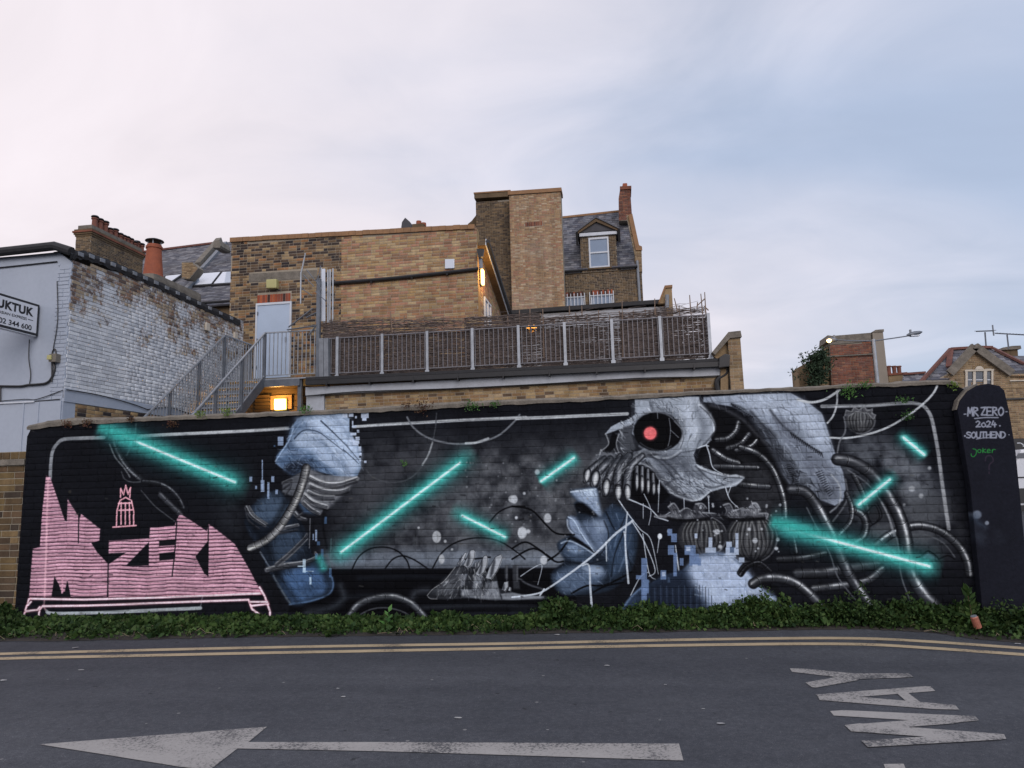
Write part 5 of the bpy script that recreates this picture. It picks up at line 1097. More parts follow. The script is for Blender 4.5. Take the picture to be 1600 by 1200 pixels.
# hanging sign
xs_ = FW.hit(62.5, 500)[0]; SP = sidep(xs_)
ST = thing('hanging_sign', 'white light box sign with black lettering projecting from the white building', 'sign', (xs_, YW, 3.2))
yE = YW-.14
zt_, zb_ = SP.P(0, 0)[2], 0
zt_ = np.interp(yE, [0], [0])
def zpx(px, py, y):     # height where the picture row meets the sign's plane at depth y
    d = ray(px, py); k = (xs_-CAM[0])/d[0]; return CAM[2]+k*d[2]
aT, bT = SP.hit(62, 476.5); aB, bB = SP.hit(57.5, 529); yE = aT
y0s = yE-1.75; zT, zB = bT, SP.hit(57.5, 525)[1]
MB().prism(SP, [(y0s, zB), (yE, zB), (yE, zT), (y0s, zT)], 0, -.13).build('sign_case', M_black, ST, bevel=.006)
M_signw = plain('white sign acrylic', (.7, .72, .77), .35, var=.05)
MB().prism(SP, [(y0s+.04, zB+.045), (yE-.045, zB+.045), (yE-.045, zT-.045), (y0s+.04, zT-.045)], .006, .0005).build('sign_face', M_signw, ST)
MB().box(xs_-.12, xs_-.005, y0s+.03, yE-.03, zB-.012, zB-.001).build('sign_underside', M_signw, ST)
for zz in (zT-.14, zB+.16): MB().box(xs_-.1, xs_-.03, yE, YW, zz-.05, zz+.05).build('bracket', M_black, ST)
M_ink = plain('black sign lettering', (.015, .015, .018), .5)
hS = zT-zB; lx = SP.hit(51, 500)[0]
w1 = .94
text_part('lettering', 'TUKTUK', SP, lx-w1, zB+hS*.56, w1, hS*.27, M_ink, ST, .009, bold=.045, track=1.08)
text_part('lettering', 'PAN ASIAN EXPRESS', SP, lx-w1, zB+hS*.40, w1*.85, hS*.085, M_ink, ST, .009, bold=.012)
MB().prism(SP, [(lx-w1*.12, zB+hS*.435), (lx, zB+hS*.435), (lx, zB+hS*.455), (lx-w1*.12, zB+hS*.455)], .0095, .0065).build('dash', M_ink, ST)
text_part('lettering', '01702 344 600', SP, lx-w1-.02, zB+hS*.12, w1*1.0, hS*.165, M_ink, ST, .009, bold=.018)
# ================================================================ main brick building behind
FM = front(YM)
MT = thing('rear_brick_building', 'flat roofed yellow stock brick building with a pale blue door above the metal stairs', 'building', (FM.hit(550, 500)[0], YM, 0))
tl = FM.hit(362, 379); tr = FM.hit(741, 357); xm = FM.hit(533, 450)[0]; zs_ = FM.hit(533, 369)[1]; xr = FM.hit(746, 420)[0]
dz = FM.hit(455, 589)[1]
d0, d1 = FM.hit(399.5, 530)[0], FM.hit(455.5, 530)[0]; dt = FM.hit(427, 473)[1]
ls = [FM.hit(389, 441), FM.hit(496, 434), FM.hit(495, 422), FM.hit(389, 428)]
lz0, lz1 = FM.hit(440, 437.5)[1], FM.hit(440, 425)[1]
sz1 = FM.hit(427, 459.5)[1]
holes = [(d0, d1, dz, dt), (d0+.02, d1-.02, dt, sz1), (ls[0][0], ls[1][0], lz0, lz1)]
pl_old = [(tl[0], 0), (xm, 0), (xm, zs_), tl]; pl_new = [(xm+.001, 0), (xr, 0), (xr, tr[1]), (xm+.001, zs_)]
brickwork(MT, FM, pl_old, M_stock_old, M_mortar, .0755, .225, 150, holes=holes, thick=.3, proud=.006, seed=21, header=.35, z0=0, near=lambda q: abs(q[2]-5.8), tonef=lambda a, b, t: (t*.45 if t < .45 else t) if b > lz1 else t)
brickwork(MT, FM, pl_new, M_stock_new, M_mortar, .0755, .225, 150, thick=.3, proud=.005, seed=22, header=.2, z0=0, near=lambda q: abs(q[2]-6))
# coping tiles, one by one
rr = random.Random(3); A, B_ = FM.hit(360.5, 372), FM.hit(742, 351); n = 36
for i in range(n):
    t0, t1 = i/n, (i+1)/n; x0, z0 = A[0]+(B_[0]-A[0])*t0, A[1]+(B_[1]-A[1])*t0; x1, z1 = A[0]+(B_[0]-A[0])*t1-.006, A[1]+(B_[1]-A[1])*t1
    dd = -.125; o = rr.uniform(-.006, .006)
    MB().prism(FM, [(x0, z0+dd+o), (x1, z1+dd+o), (x1, z1+o), (x0, z0+o)], .045+rr.uniform(0, .008), -.33).build('coping_tile', M_cope_t, MT)
# lintel, alarm box, soldier course, door
MB().prism(FM, ls, .012, 0).build('lintel', M_cope, MT)
MB().prism(FM, [FM.hit(*p) for p in [(420, 452.5), (436, 452), (436, 438), (420, 439)]], .16, 0).build('alarm_box', M_cream, MT, bevel=.03)
x = d0+.02
while x < d1-.05: 
    t = rr.random(); o = bpy.data.objects.new('soldier_brick', brick_variant(int(t*16), M_soldier, .01)); o.location = Vector(FM.P(x+.035, (dt+sz1)/2)-org(MT)); o.scale = (.066, 1, sz1-dt-.01); col.objects.link(o); o.parent = MT; x += .075
dr = MB().prism(FM, [(d0+.05, dz), (d1-.05, dz), (d1-.05, dt-.06), (d0+.05, dt-.06)], .02, 0).build('door', M_door, MT)
sub(MB().box(d1-.16, d1-.13, YM-.06, YM-.022, dz+.95, dz+1.1), 'handle', M_galvd, dr); 
for zz in (.25, 1.0, 1.75): sub(MB().box(d0+.045, d0+.07, YM-.045, YM-.022, dz+zz, dz+zz+.1), 'hinge', M_galvd, dr)
for a, b, c, d in ((d0, d0+.05, dz, dt), (d1-.05, d1, dz, dt), (d0+.051, d1-.051, dt-.06, dt)): MB().prism(FM, [(a, c), (b, c), (b, d), (a, d)], .045, 0).build('door_frame', M_white, MT)
MB().prism(FM, [FM.hit(*p) for p in [(696, 420.5), (710.5, 420), (710.5, 405.5), (696, 406)]], .06, 0).build('vent_cover', M_sky, MT, bevel=.01)
def cabm(L, r, name, mat=M_black, off=.06): return MB().tube(arc_pts([FM.P(*FM.hit(*p), off) for p in L], 4), r, 8).build(name, mat, MT)
cabm([(497, 437), (506, 441), (516, 443.5), (600, 437), (680, 429), (748, 421)], .05, 'waste_pipe')
for px, py in ((582, 441), (645, 434.5), (700, 429)): MB().tube([FM.P(*FM.hit(px, py), .0), FM.P(*FM.hit(px, py+1.5), .12)], .03, 6).build('pipe_clip', M_black, MT)
# side wall facing right, its sloping eaves, lamp and window
SM = sidep(xr); 
sp_ = [(YM+.31, 0), (YM+7.0, 0)]
p1, p2 = SM.hit(751, 398), SM.hit(782, 489)
kz = (p2[1]-p1[1])/(p2[0]-p1[0]); zend = p1[1]+kz*(YM+5-p1[0])
zA = p1[1]+kz*(YM+.31-p1[0])
MB().prism(SM, [(YM+.005, 0), (YM+.3, 0), (YM+.3, tr[1]-.01), (YM+.005, tr[1]-.01)], .004, -.3).build('side_masonry', M_stock_new, MT)
brickwork(MT, SM, [(YM+.31, 0), (YM+5, 0), (YM+5, max(zend, 1)), (YM+.31, zA)], M_stock_new, M_mortar, .0755, .225, 0, thick=.3, proud=.005, seed=23, mname='side_brickwork', backing='side_masonry')
m = MB(); y0_, y1_ = YM+.1, YM+4.6; z0_, z1_ = p1[1]+kz*(y0_-p1[0]), p1[1]+kz*(y1_-p1[0])
m.bar((xr+.11, y0_, z0_+.06), (xr+.11, y1_, z1_+.06), .2, .1).build('eaves_soffit', M_wood, MT)
MB().tube([(xr+.27, y0_, z0_+.12), (xr+.27, y1_, z1_+.12)], .055, 8).build('gutter', M_black, MT)
MB().bar((xr+.22, y0_, z0_+.1), (xr+.22, y1_, z1_+.1), .02, .2).build('fascia_board', M_white, MT)
MB().tube([at(750, 393, YM-.02), at(751, 408, YM-.02), at(752, 420, YM)], .05, 8).build('rainwater_pipe', M_lead, MT)
MB().prism(front(YM-.03), [front(YM-.03).hit(*p) for p in [(746, 391), (757, 391), (755, 403), (749, 405)]], .12, 0).build('hopper', M_black, MT)
a, b = SM.hit(755, 440)
LT = thing('wall_lamp', 'lit bulkhead lamp on the corner of the side wall under the eaves', 'lamp', SM.P(YM+.35, b))
MB().prism(SM, [(YM+.22, b-.24), (YM+.46, b-.24), (YM+.46, b+.22), (YM+.22, b+.22)], .04, .005).build('lamp_base', M_black, LT)
MB().prism(SM, [(YM+.25, b-.21), (YM+.43, b-.21), (YM+.43, b+.19), (YM+.25, b+.19)], .1, .042).build('diffuser', M_lamp, LT, bevel=.02)
def lamp(name, loc, e, c, r=.08, par=None):
    l = bpy.data.lights.new(name, 'POINT'); l.energy = e; l.color = c; l.shadow_soft_size = r; o = bpy.data.objects.new(name, l); o.location = Vector([float(x) for x in loc]); col.objects.link(o)
    if par is not None: o.parent = par; o.location = Vector([float(x) for x in (np.array(loc)-org(par))])
    return o
lamp('lamp_light', SM.P(YM+.35, b, .3), 26, (1, .55, .18), .12, LT)
for q in ([(752.5, 462), (763, 487), (763, 495), (752.5, 495)],):
    Q = [SM.hit(*p) for p in q]; y0w, y1w = YM+.75, YM+1.7; zt1 = SM.hit(755, 463)[1]; zb1 = zt1-1.1
    wn = MB().prism(SM, [(y0w, zb1), (y1w, zb1), (y1w, zt1), (y0w, zt1)], .02, 0).build('window', M_glass, MT)
    for y in (y0w, (y0w+y1w)/2, y1w-.06): sub(MB().prism(SM, [(y, zb1), (y+.06, zb1), (y+.06, zt1), (y, zt1)], .05, .021), 'frame', M_white, wn)
    for z in (zb1, zt1-.06): sub(MB().prism(SM, [(y0w+.061, z), (y1w-.061, z), (y1w-.061, z+.06), (y0w+.061, z+.06)], .045, .021), 'frame', M_white, wn)
# boarding, louvre and lamp on the wall beneath the landing
BW = front(YM-.25); bq = [BW.hit(*p) for p in [(392, 665), (470, 660), (470, 596), (392, 600)]]
CB = thing('bin_store', 'timber boarded store with a louvred vent under the stair landing', 'shed', (BW.hit(430, 640)[0], YM-.25, 0))
x0b, x1b = BW.hit(392, 630)[0], BW.hit(466, 630)[0]; ztb = BW.hit(430, 598)[1]
n = 14
for i in range(n):
    z = ztb-.165*(i+1); MB().prism(BW, [(x0b, z), (x1b, z), (x1b, z+.155), (x0b, z+.155)], 0, -.03).build('board', M_wood, CB)
MB().prism(BW, [(x0b, 0), (x1b, 0), (x1b, ztb), (x0b, ztb)], -.031, -.1).build('back_board', M_wood, CB)
l0, l1 = BW.hit(400, 630)[0], BW.hit(423, 630)[0]; lt, lb = BW.hit(412, 618)[1], BW.hit(412, 642)[1]
lv = MB().prism(BW, [(l0-.06, lb-.1), (l1+.02, lb-.1), (l1+.02, lt+.05), (l0-.06, lt+.05)], .02, .001).build('louvre_panel', M_tar, CB)
z = lb-.05
while z < lt: sub(MB().prism(Plane((0, YM-.27, z), (1, 0, 0), (0, -.55, .6)), [(l0, 0), (l1, 0), (l1, .11), (l0, .11)], .012, 0), 'slat', M_wood, lv); z += .1
for a, c in ((424, 464),): MB().prism(BW, [BW.hit(*p) for p in [(424, 641), (457, 639), (457, 617), (424, 619)]], .05, .001).build('mounting_board', M_woodl, CB)
LB_ = thing('bulkhead_lamp', 'bright lit square bulkhead lamp beneath the stair landing', 'lamp', BW.P(*BW.hit(440.5, 632), .08))
lq = [BW.hit(*p) for p in [(432.5, 641), (449, 640), (449, 624), (432.5, 624.5)]]
MB().prism(BW, [(a+s*.02, b+t*.02) for (a, b), s, t in zip(lq, (-1, 1, 1, -1), (-1, -1, 1, 1))], .075, .052).build('lamp_base', M_cream, LB_)
MB().prism(BW, lq, .15, .077).build('diffuser', M_lamp, LB_, bevel=.02)
lamp('lamp_light', BW.P(*BW.hit(440, 630), .35), 26, (1, .5, .13), .1, LB_)
# small chimney and finial seen over the parapet
PC = front(22)
m = MB(); q = [PC.hit(*p) for p in [(626, 362), (628, 347), (633, 340), (640, 346), (643, 354), (645, 362)]]; q = q[:-1]+[(q[-1][0], 3.), (q[0][0], 3.)]+q[:1]; q = [q[-1]]+q[1:-1]; top_mesh(m.prism(PC, q, 0, -.8), 'roof_gablet', M_slateu, 'small dark pointed gablet peeping over the flat parapet', 'roof', PC.P(*q[0]))
q = [PC.hit(*p) for p in [(644, 362), (644, 350), (662, 349), (662, 360)]]; q = [(q[0][0], 3.), q[1], q[2], (q[3][0], 3.)]
T = thing('chimney_stack', 'small red brick chimney with two stub pots just above the flat parapet', 'chimney', PC.P(*q[0]))
MB().prism(PC, q, 0, -.6).build('stack', M_brown, T)
for px, h in ((651.5, 342), (659, 345)): a, b = PC.hit(px, 350); MB()._lathe(PC.P(a, b, -.3), [(.13, -.02), (.12, PC.hit(px, h)[1]-b)], 12).build('chimney_pot', M_terra, T)

# ================================================================ tall brick tower block
YT = 22.0; FT = front(YT)
TT = thing('brick_stair_tower', 'tall windowless buff brick tower with a red soldier course near its top', 'building', (FT.hit(840, 450)[0], YT, 0))
x0, x1 = FT.hit(798, 400)[0], FT.hit(879.5, 400)[0]; za, zb = FT.hit(797, 305)[1], FT.hit(872, 300)[1]
sc_ = [FT.hit(820.5, 354.5), FT.hit(848.5, 353), FT.hit(848.5, 346), FT.hit(820.5, 347.5)]
hs = (sc_[0][0], sc_[1][0], sc_[0][1], sc_[3][1])
brickwork(TT, FT, [(x0, 0), (x1, 0), (x1, zb), (x0, za)], M_tower, M_mortar, .075, .225, 0, holes=[hs], thick=.7, proud=.007, seed=31, header=.5)
x = hs[0]+.01
while x < hs[1]-.04: 
    o = bpy.data.objects.new('soldier_brick', brick_variant(int(rr.random()*16), M_red, .01)); o.location = Vector(FT.P(x+.035, (hs[2]+hs[3])/2)-org(TT)); o.scale = (.066, 1, hs[3]-hs[2]-.01); col.objects.link(o); o.parent = TT; x += .076
MB().prism(FT, [(x0-.05, za), (x1+.05, zb), (x1+.05, zb+.17), (x0-.05, za+.17)], .07, -.75).build('coping', M_cope_t, TT)
FT2 = front(YT+.9); x0b_, x1b_ = FT2.hit(745, 400)[0], FT2.hit(801, 400)[0]
brickwork(TT, FT2, [(x0b_, 0), (x1b_, 0), (x1b_, FT2.hit(795, 312)[1]), (x0b_, FT2.hit(744, 316)[1])], M_brown, M_mortar_d, .075, .225, 0, thick=3, proud=.007, seed=32, mname='recessed_brickwork', backing='recessed_masonry', header=.5)
MB().prism(FT2, [(x0b_-.05, FT2.hit(744, 311)[1]), (x1b_, FT2.hit(795, 308)[1]), (x1b_, FT2.hit(795, 300.5)[1]), (x0b_-.05, FT2.hit(744, 304)[1])], .09, -3.0).build('parapet', M_brown, TT)
MB().prism(FT2, [(x0b_-.07, FT2.hit(744, 304)[1]+.001), (x1b_, FT2.hit(795, 300.5)[1]+.001), (x1b_, FT2.hit(795, 298.5)[1]), (x0b_-.07, FT2.hit(744, 302)[1])], .12, -3.05).build('coping', M_cope_t, TT)
# curved gable behind the tower at its left
PG = front(YT+2.5); q = [PG.hit(*p) for p in [(728, 360), (731, 350), (737, 345), (744, 336), (760, 330), (760, 360)]]; q = [(q[0][0], 0)]+q[1:-1]+[(q[-1][0], 0)]; top_mesh(MB().prism(PG, q, 0, -.4), 'gable_wall', M_brown, 'sliver of curved dark brick gable left of the tall tower', 'wall', PG.P(*q[0]))

# ================================================================ slate roofed house right of the tower
YH = 23.5; FH = front(YH)
HT = thing('slate_roofed_house', 'brown brick house with slate mansard roof, dormer window and barred lower windows', 'building', (FH.hit(940, 460)[0], YH, 0))
x0, x1 = FH.hit(878, 440)[0], FH.hit(1003.5, 440)[0]; ze = FH.hit(935, 421)[1]
wz = [[FH.hit(*p) for p in [(883.5, 480), (912.5, 480), (912.5, 463.5), (884, 465)]], [FH.hit(*p) for p in [(924, 480), (957.5, 478), (957, 460), (924, 462)]]]
hh = [(q[0][0], q[1][0], q[0][1]-.5, q[3][1]) for q in wz]
brickwork(HT, FH, [(x0, 0), (x1, 0), (x1, ze+.45), (FH.hit(992, 420)[0], ze+.45), (FH.hit(992, 420)[0], ze), (x0, ze)], M_brown, M_mortar, .075, .225, 0, holes=hh, thick=.35, proud=.006, seed=41, header=.5)
for h in hh:
    wn = MB().prism(FH, [(h[0], h[2]), (h[1], h[2]), (h[1], h[3]), (h[0], h[3])], .005, 0).build('window', M_glass, HT)
    for x in np.linspace(h[0], h[1]-.05, 3): sub(MB().prism(FH, [(x, h[2]), (x+.05, h[2]), (x+.05, h[3]), (x, h[3])], .03, .0055), 'frame', M_white, wn)
    for z in (h[3]-.06, h[3]-.5): sub(MB().prism(FH, [(h[0]+.051, z), (h[1]-.051, z), (h[1]-.051, z+.05), (h[0]+.051, z+.05)], .026, .0055), 'frame', M_white, wn)
    for i in range(7):
        x = h[0]+(h[1]-h[0]+.1)*i/6-.05; sub(MB().bar((x, YH-.09, h[2]), (x, YH-.09, h[3]+.14), .035), 'security_bar', M_white, wn)
    sub(MB().bar((h[0]-.06, YH-.085, h[3]-.02), (h[1]+.06, YH-.085, h[3]-.02), .03), 'security_rail', M_white, wn)
    x = h[0]
    while x < h[1]-.04: o = bpy.data.objects.new('arch_brick', brick_variant(int(rr.random()*16), M_soldier, .012)); o.location = Vector(FH.P(x+.035, h[3]+.13)-org(HT)); o.scale = (.066, 1, .2); col.objects.link(o); o.parent = HT; x += .075
ang = math.radians(50); RP = Plane((0, YH-.12, ze), (1, 0, 0), (0, math.cos(ang), math.sin(ang)))
rq = [RP.hit(*p) for p in [(876, 424.5), (996, 418), (982, 329), (872, 341)]]
rq[0] = (rq[0][0], 0); rq[1] = (rq[1][0], 0)
slates(HT, RP, rq, M_slate, .19, .26, 5, under=M_slateu)
MB().bar(RP.P(*rq[3]), RP.P(*rq[2]), .16, .1).build('ridge_tiles', M_cope_t, HT)
MB().tube([RP.P(rq[0][0], -.04, 0), RP.P(FH.hit(910, 422)[0], -.04, 0)], .06, 8).build('gutter', M_black, HT); MB().tube([RP.P(FH.hit(968, 419)[0], -.04, 0), RP.P(rq[1][0], -.04, 0)], .06, 8).build('gutter', M_black, HT)
MB().prism(FH, [(x0, ze-.1), (FH.hit(908, 420)[0], ze-.1), (FH.hit(908, 420)[0], ze-.02), (x0, ze-.02)], .04, .0).build('fascia_board', M_white, HT); MB().prism(FH, [(FH.hit(970, 420)[0], ze-.1), (FH.hit(992, 420)[0], ze-.1), (FH.hit(992, 420)[0], ze-.02), (FH.hit(970, 420)[0], ze-.02)], .04, .0).build('fascia_board', M_white, HT)
MB().tube([FH.P(*FH.hit(995.5, 408), .08), FH.P(*FH.hit(1000, 480), .08)], .06, 8).build('downpipe', M_lead, HT); MB().tube([FH.P(*FH.hit(881, 425), .1), FH.P(*FH.hit(883, 490), .1)], .06, 8).build('downpipe', M_black, HT)
# raking party wall and chimney at the right
PRk = front(YH-.02); q = [PRk.hit(*p) for p in [(1003.5, 425), (1002.5, 390), (997, 385), (986, 337), (979, 337), (992, 400), (994.5, 425)]]
MB().prism(PRk, q, .03, -.3).build('party_wall', M_mortar, HT); brickwork(HT, Plane((0, YH-.05, 0), (1, 0, 0), (0, 0, 1)), q, M_gable, M_mortar, .075, .225, 0, back=False, proud=.008, seed=45, mname='party_brickwork', header=.5)
q = [PRk.hit(*p) for p in [(1003.5, 392), (1003, 386), (998.5, 384), (988, 335), (981.5, 337), (993.5, 392)]]; MB().prism(PRk, q, .09, .051).build('raking_coping', M_cope_t, HT)
FCh = front(YH+1.8); q = [FCh.hit(*p) for p in [(967, 345), (988, 345), (985, 300), (985, 290.5), (969.5, 291.5), (966.5, 310)]]
ch = MB().prism(FCh, q, 0, -.9).build('chimney', M_mortar_d, HT); brickwork(HT, FCh, q, M_red, M_mortar_d, .075, .225, 0, back=False, proud=.012, seed=44, mname='chimney_brickwork', header=.5)
for (p0, p1, p2, p3) in (((968.5, 297), (986.5, 296), (986.5, 291), (968.5, 292)),): sub(MB().prism(FCh, [FCh.hit(*p) for p in (p0, p1, p2, p3)], .07, -.97), 'oversailing_course', M_red, ch)
sub(MB().prism(FCh, [FCh.hit(*p) for p in [(972, 291), (980.5, 290.5), (980, 283), (973, 283.5)]], -.2, -.6), 'chimney_pot', M_terra, ch, bevel=.04)
# dormer
FD = front(YH-.06); dx0, dx1 = FD.hit(907.5, 400)[0], FD.hit(964, 400)[0]; dzb, dzt = ze-.12, FD.hit(935, 366)[1]
w0, w1_, wb, wt = FD.hit(920.5, 400)[0], FD.hit(952, 400)[0], FD.hit(936, 418.5)[1], FD.hit(936, 371)[1]
dm = MB(); 
brickwork(HT, FD, [(dx0, dzb), (dx1, dzb), (dx1, dzt), (dx0, dzt)], M_brown, M_mortar, .075, .225, 0, holes=[(w0, w1_, wb, wt)], thick=1.9, proud=.006, seed=42, mname='dormer_brickwork', backing='dormer_masonry', header=.5)
wn = MB().prism(FD, [(w0, wb), (w1_, wb), (w1_, wt), (w0, wt)], .004, 0).build('window', M_glass, HT)
for a, b, c, d in ((w0, w0+.07, wb, wt), (w1_-.07, w1_, wb, wt), (w0+.071, w1_-.071, wb, wb+.07), (w0+.071, w1_-.071, wt-.09, wt), (w0+.071, w1_-.071, (wb+wt)/2-.035, (wb+wt)/2+.035)): sub(MB().prism(FD, [(a, c), (b, c), (b, d), (a, d)], .05, .0045), 'frame', M_white, wn)
sub(MB().prism(FD, [(w0-.08, wb-.07), (w1_+.08, wb-.07), (w1_+.08, wb), (w0-.08, wb)], .09, 0), 'sill', M_brown, wn)
MB().prism(FD, [FD.hit(*p) for p in [(905.5, 371), (964, 366.5), (964, 362), (905.5, 366)]], .12, 0).build('dormer_fascia', M_white, HT)
ap = FD.hit(931.5, 343); dl, dr_ = FD.hit(901.5, 365), FD.hit(967, 360); 
MB().prism(FD, [dl, dr_, ap], .1, -.02).build('dormer_pediment', M_slateu, HT)
for P0, P1 in ((dl, ap), (ap, dr_)):
    MB().prism(FD, [P0, P1, (P1[0], P1[1]-.17), (P0[0], P0[1]-.1)] if P0 is dl else [P0, P1, (P1[0], P1[1]-.1), (P0[0], P0[1]-.17)], .2, .101).build('barge_board', M_wood, HT)
    m = MB(); m.quad(FD.P(*P0, .26), FD.P(*P1, .26), FD.P(*P1, -2.2), FD.P(*P0, -2.2)); m.quad(FD.P(P0[0], P0[1]+.06, .26), FD.P(P1[0], P1[1]+.06, .26), FD.P(P1[0], P1[1]+.06, -2.2), FD.P(P0[0], P0[1]+.06, -2.2)); m.quad(FD.P(*P0, .26), FD.P(*P1, .26), FD.P(P1[0], P1[1]+.06, .26), FD.P(P0[0], P0[1]+.06, .26)); m.build('dormer_roof', M_slate, HT)
for P0 in (dl, dr_): MB().bar(FD.P(P0[0], P0[1], .24), FD.P(P0[0], P0[1]-.55, -.0), .1, .1).build('bracket', M_black, HT)

# ================================================================ upper flat roofed extension
YE = 14.5; FE = front(YE)
ET = thing('upper_extension', 'flat roofed extension with black gutter and white fascia behind the willow screen', 'building', (FE.hit(930, 490)[0], YE, 0))
e0, e1 = FE.hit(782, 488)[0], FE.hit(1043, 480)[0]; ez = FE.hit(900, 487)[1]
MB().prism(FE, [(e0, 0), (e1, 0), (e1, ez), (e0, ez)], 0, -3).build('wall', M_fascia, ET)
MB().prism(FE, [FE.hit(*p) for p in [(780, 493.5), (1046, 474.5), (1046, 468.5), (780, 487.5)]], .14, -3.1).build('roof_edge', M_tar, ET)
MB().prism(FE, [FE.hit(*p) for p in [(780, 525), (844, 520), (844, 489), (780, 493.6)]], .1, .001).build('black_boarding', M_black, ET)
FE2 = front(YE-.2); q = [FE2.hit(*p) for p in [(1028, 474), (1039, 449), (1049.5, 447.5), (1050, 455), (1051.5, 482), (1041, 484), (1040, 474)]]; q[4] = (q[4][0], 0); q[5] = (q[5][0], 0)
T = thing('parapet_end', 'short upper brick parapet end with an orange coping, behind the willow screen', 'wall', FE2.P(*q[3]))
MB().prism(FE2, q, 0, -.35).build('masonry', M_gable, T)
MB().prism(FE2, [FE2.hit(*p) for p in [(1028.5, 473), (1038.5, 446.5), (1050.5, 445.5), (1050.5, 449.5), (1040, 450.5), (1031, 472)]], .04, -.39).build('coping', M_cope_t, T)
MB().tube([FE2.P(*FE2.hit(1042, 462), .1), FE2.P(*FE2.hit(1042, 482), .1)], .06, 8).build('downpipe', M_lead, T)

# ================================================================ terrace building: brick strip, white fascia, gutter, deck
YB = 8.7; FB = front(YB)
BT = thing('terrace_building', 'single storey yellow brick extension with white fascia and black gutter under the terrace', 'building', (FB.hit(800, 620)[0], YB, 0))
b0x, b1x = FB.hit(508, 640)[0], FB.hit(1128, 610)[0]
zl, zr_ = FB.hit(508, 617)[1], FB.hit(1128, 587)[1]
brickwork(BT, FB, [(b0x, 0), (b1x, 0), (b1x, zr_), (b0x, zl)], M_stock_yel, M_mortar, .075, .225, 300, thick=.25, proud=.006, seed=51, header=.3, near=lambda q: -q[3])
fs = FB.hit(480, 609)[0]
MB().prism(FB, [FB.hit(*p) for p in [(480, 618.5), (1129, 587), (1129, 573.5), (480, 606)]], .1, -.24).build('fascia_board', M_fascia, BT)
MB().prism(FB, [FB.hit(*p) for p in [(480, 665), (507.5, 664), (507.5, 617.5), (480, 619)]], .05, -.24).build('white_pilaster', M_fascia, BT)
def tb(L, r, name, mat=M_black, off=.12, n=8, par=BT, pl=FB): return MB().tube(arc_pts([pl.P(*pl.hit(*p), off) for p in L], 3), r, n).build(name, mat, par)
g0, g1 = FB.hit(484, 600), FB.hit(1121, 571.5)
MB().bar(FB.P(*g0, .19), FB.P(*g1, .19), .13, .11).build('gutter', M_black, BT)
MB().bar(FB.P(g0[0], g0[1]+.1, .08), FB.P(g1[0], g1[1]+.1, .08), .3, .07).build('roof_felt_edge', M_tar, BT)
for i in range(9):
    t = (i+.5)/9; P = np.array(FB.P(*g0, .12))*(1-t)+np.array(FB.P(*g1, .12))*t; MB().box(P[0]-.015, P[0]+.015, P[1]-.15, P[1]+.05, P[2]-.1, P[2]+.02).build('gutter_bracket', M_black, BT)
tb([(1123, 572), (1133, 574), (1134, 585), (1122, 593), (1119, 600), (1121, 612)], .06, 'downpipe', off=.1)
MB().prism(FB, [FB.hit(*p) for p in [(1120, 578), (1137, 576), (1138, 558), (1130, 556), (1121, 562)]], .3, .11).build('hopper', M_black, BT, bevel=.02)
tb([(480, 620), (560, 613), (700, 608.5), (850, 601), (1000, 592), (1118, 590)], .012, 'cable', off=.13)
dk = FB.hit(497, 592)
MB().box(FB.hit(497, 592)[0], FB.hit(1121, 568)[0], YB-.02, YM-.32, FB.hit(800, 580.5)[1]-.02, FB.hit(800, 580.5)[1]+.03).build('terrace_deck', M_tar, BT)
# pier and raking parapet at the right end of the terrace
FP_ = front(YB-.25)
PTn = thing('end_parapet', 'tan brick pier with sloping parapet at the right end of the terrace', 'wall', FP_.P(FP_.hit(1145, 600)[0], 0))
px0, px1 = FP_.hit(1139, 560)[0], FP_.hit(1159, 560)[0]; zp = FP_.hit(1148, 527)[1]
brickwork(PTn, FP_, [(px0, 0), (px1+.02, 0), (px1, zp), (px0, zp)], M_gable, M_mortar, .075, .225, 40, thick=.5, proud=.005, seed=52, near=lambda q: -q[3])
q = [FP_.hit(*p) for p in [(1113, 552), (1139, 525), (1139, 620), (1127, 620), (1127, 565)]]; MB().prism(FP_, q, -.1, -.4).build('raking_wall', M_gable, PTn)
q = [FP_.hit(*p) for p in [(1112, 551), (1137.5, 519.5), (1156.5, 517.5), (1158.5, 527), (1140, 529), (1117, 555)]]; MB().prism(FP_, q, .06, -.54).build('coping', M_cope, PTn)

# ---- railing with its posts and balusters
rt = [(527, 527), (597, 523), (667, 517.5), (738, 513.5), (809.5, 510), (881.5, 506), (955, 501.5), (1030, 496.4), (1105, 491)]
rb = [(528.5, 590), (598.5, 587), (669, 582.5), (739.5, 578.6), (812, 575.6), (884.5, 571), (959, 566.6), (1035, 563), (1112, 559)]
YRl = YB-.05; FRl = front(YRl)
RT = thing('terrace_railing', 'galvanised railing with flat posts along the edge of the terrace', 'railing', FRl.P(*FRl.hit(800, 577)))
P0 = FRl.hit(500, 592); Pn = FRl.hit(1112, 560); zbR = lambda x: P0[1]+(Pn[1]-P0[1])*(x-P0[0])/(Pn[0]-P0[0])
T0, Tn = FRl.hit(500, 529.5), FRl.hit(1105, 491); ztR = lambda x: T0[1]+(Tn[1]-T0[1])*(x-T0[0])/(Tn[0]-T0[0])
px_ = [FRl.hit(b[0], b[1])[0]*.5+FRl.hit(*t)[0]*.5 for t, b in zip(rt, rb)]
xs0, xe0 = P0[0], px_[-1]
MB().bar((xs0, YRl, ztR(xs0)-.01), (xe0, YRl, ztR(xe0)-.01), .04, .02).build('top_rail', M_bal, RT)
MB().bar((xs0, YRl, zbR(xs0)+.12), (xe0, YRl, zbR(xe0)+.12), .03, .02).build('bottom_rail', M_bal, RT)
base_post = None
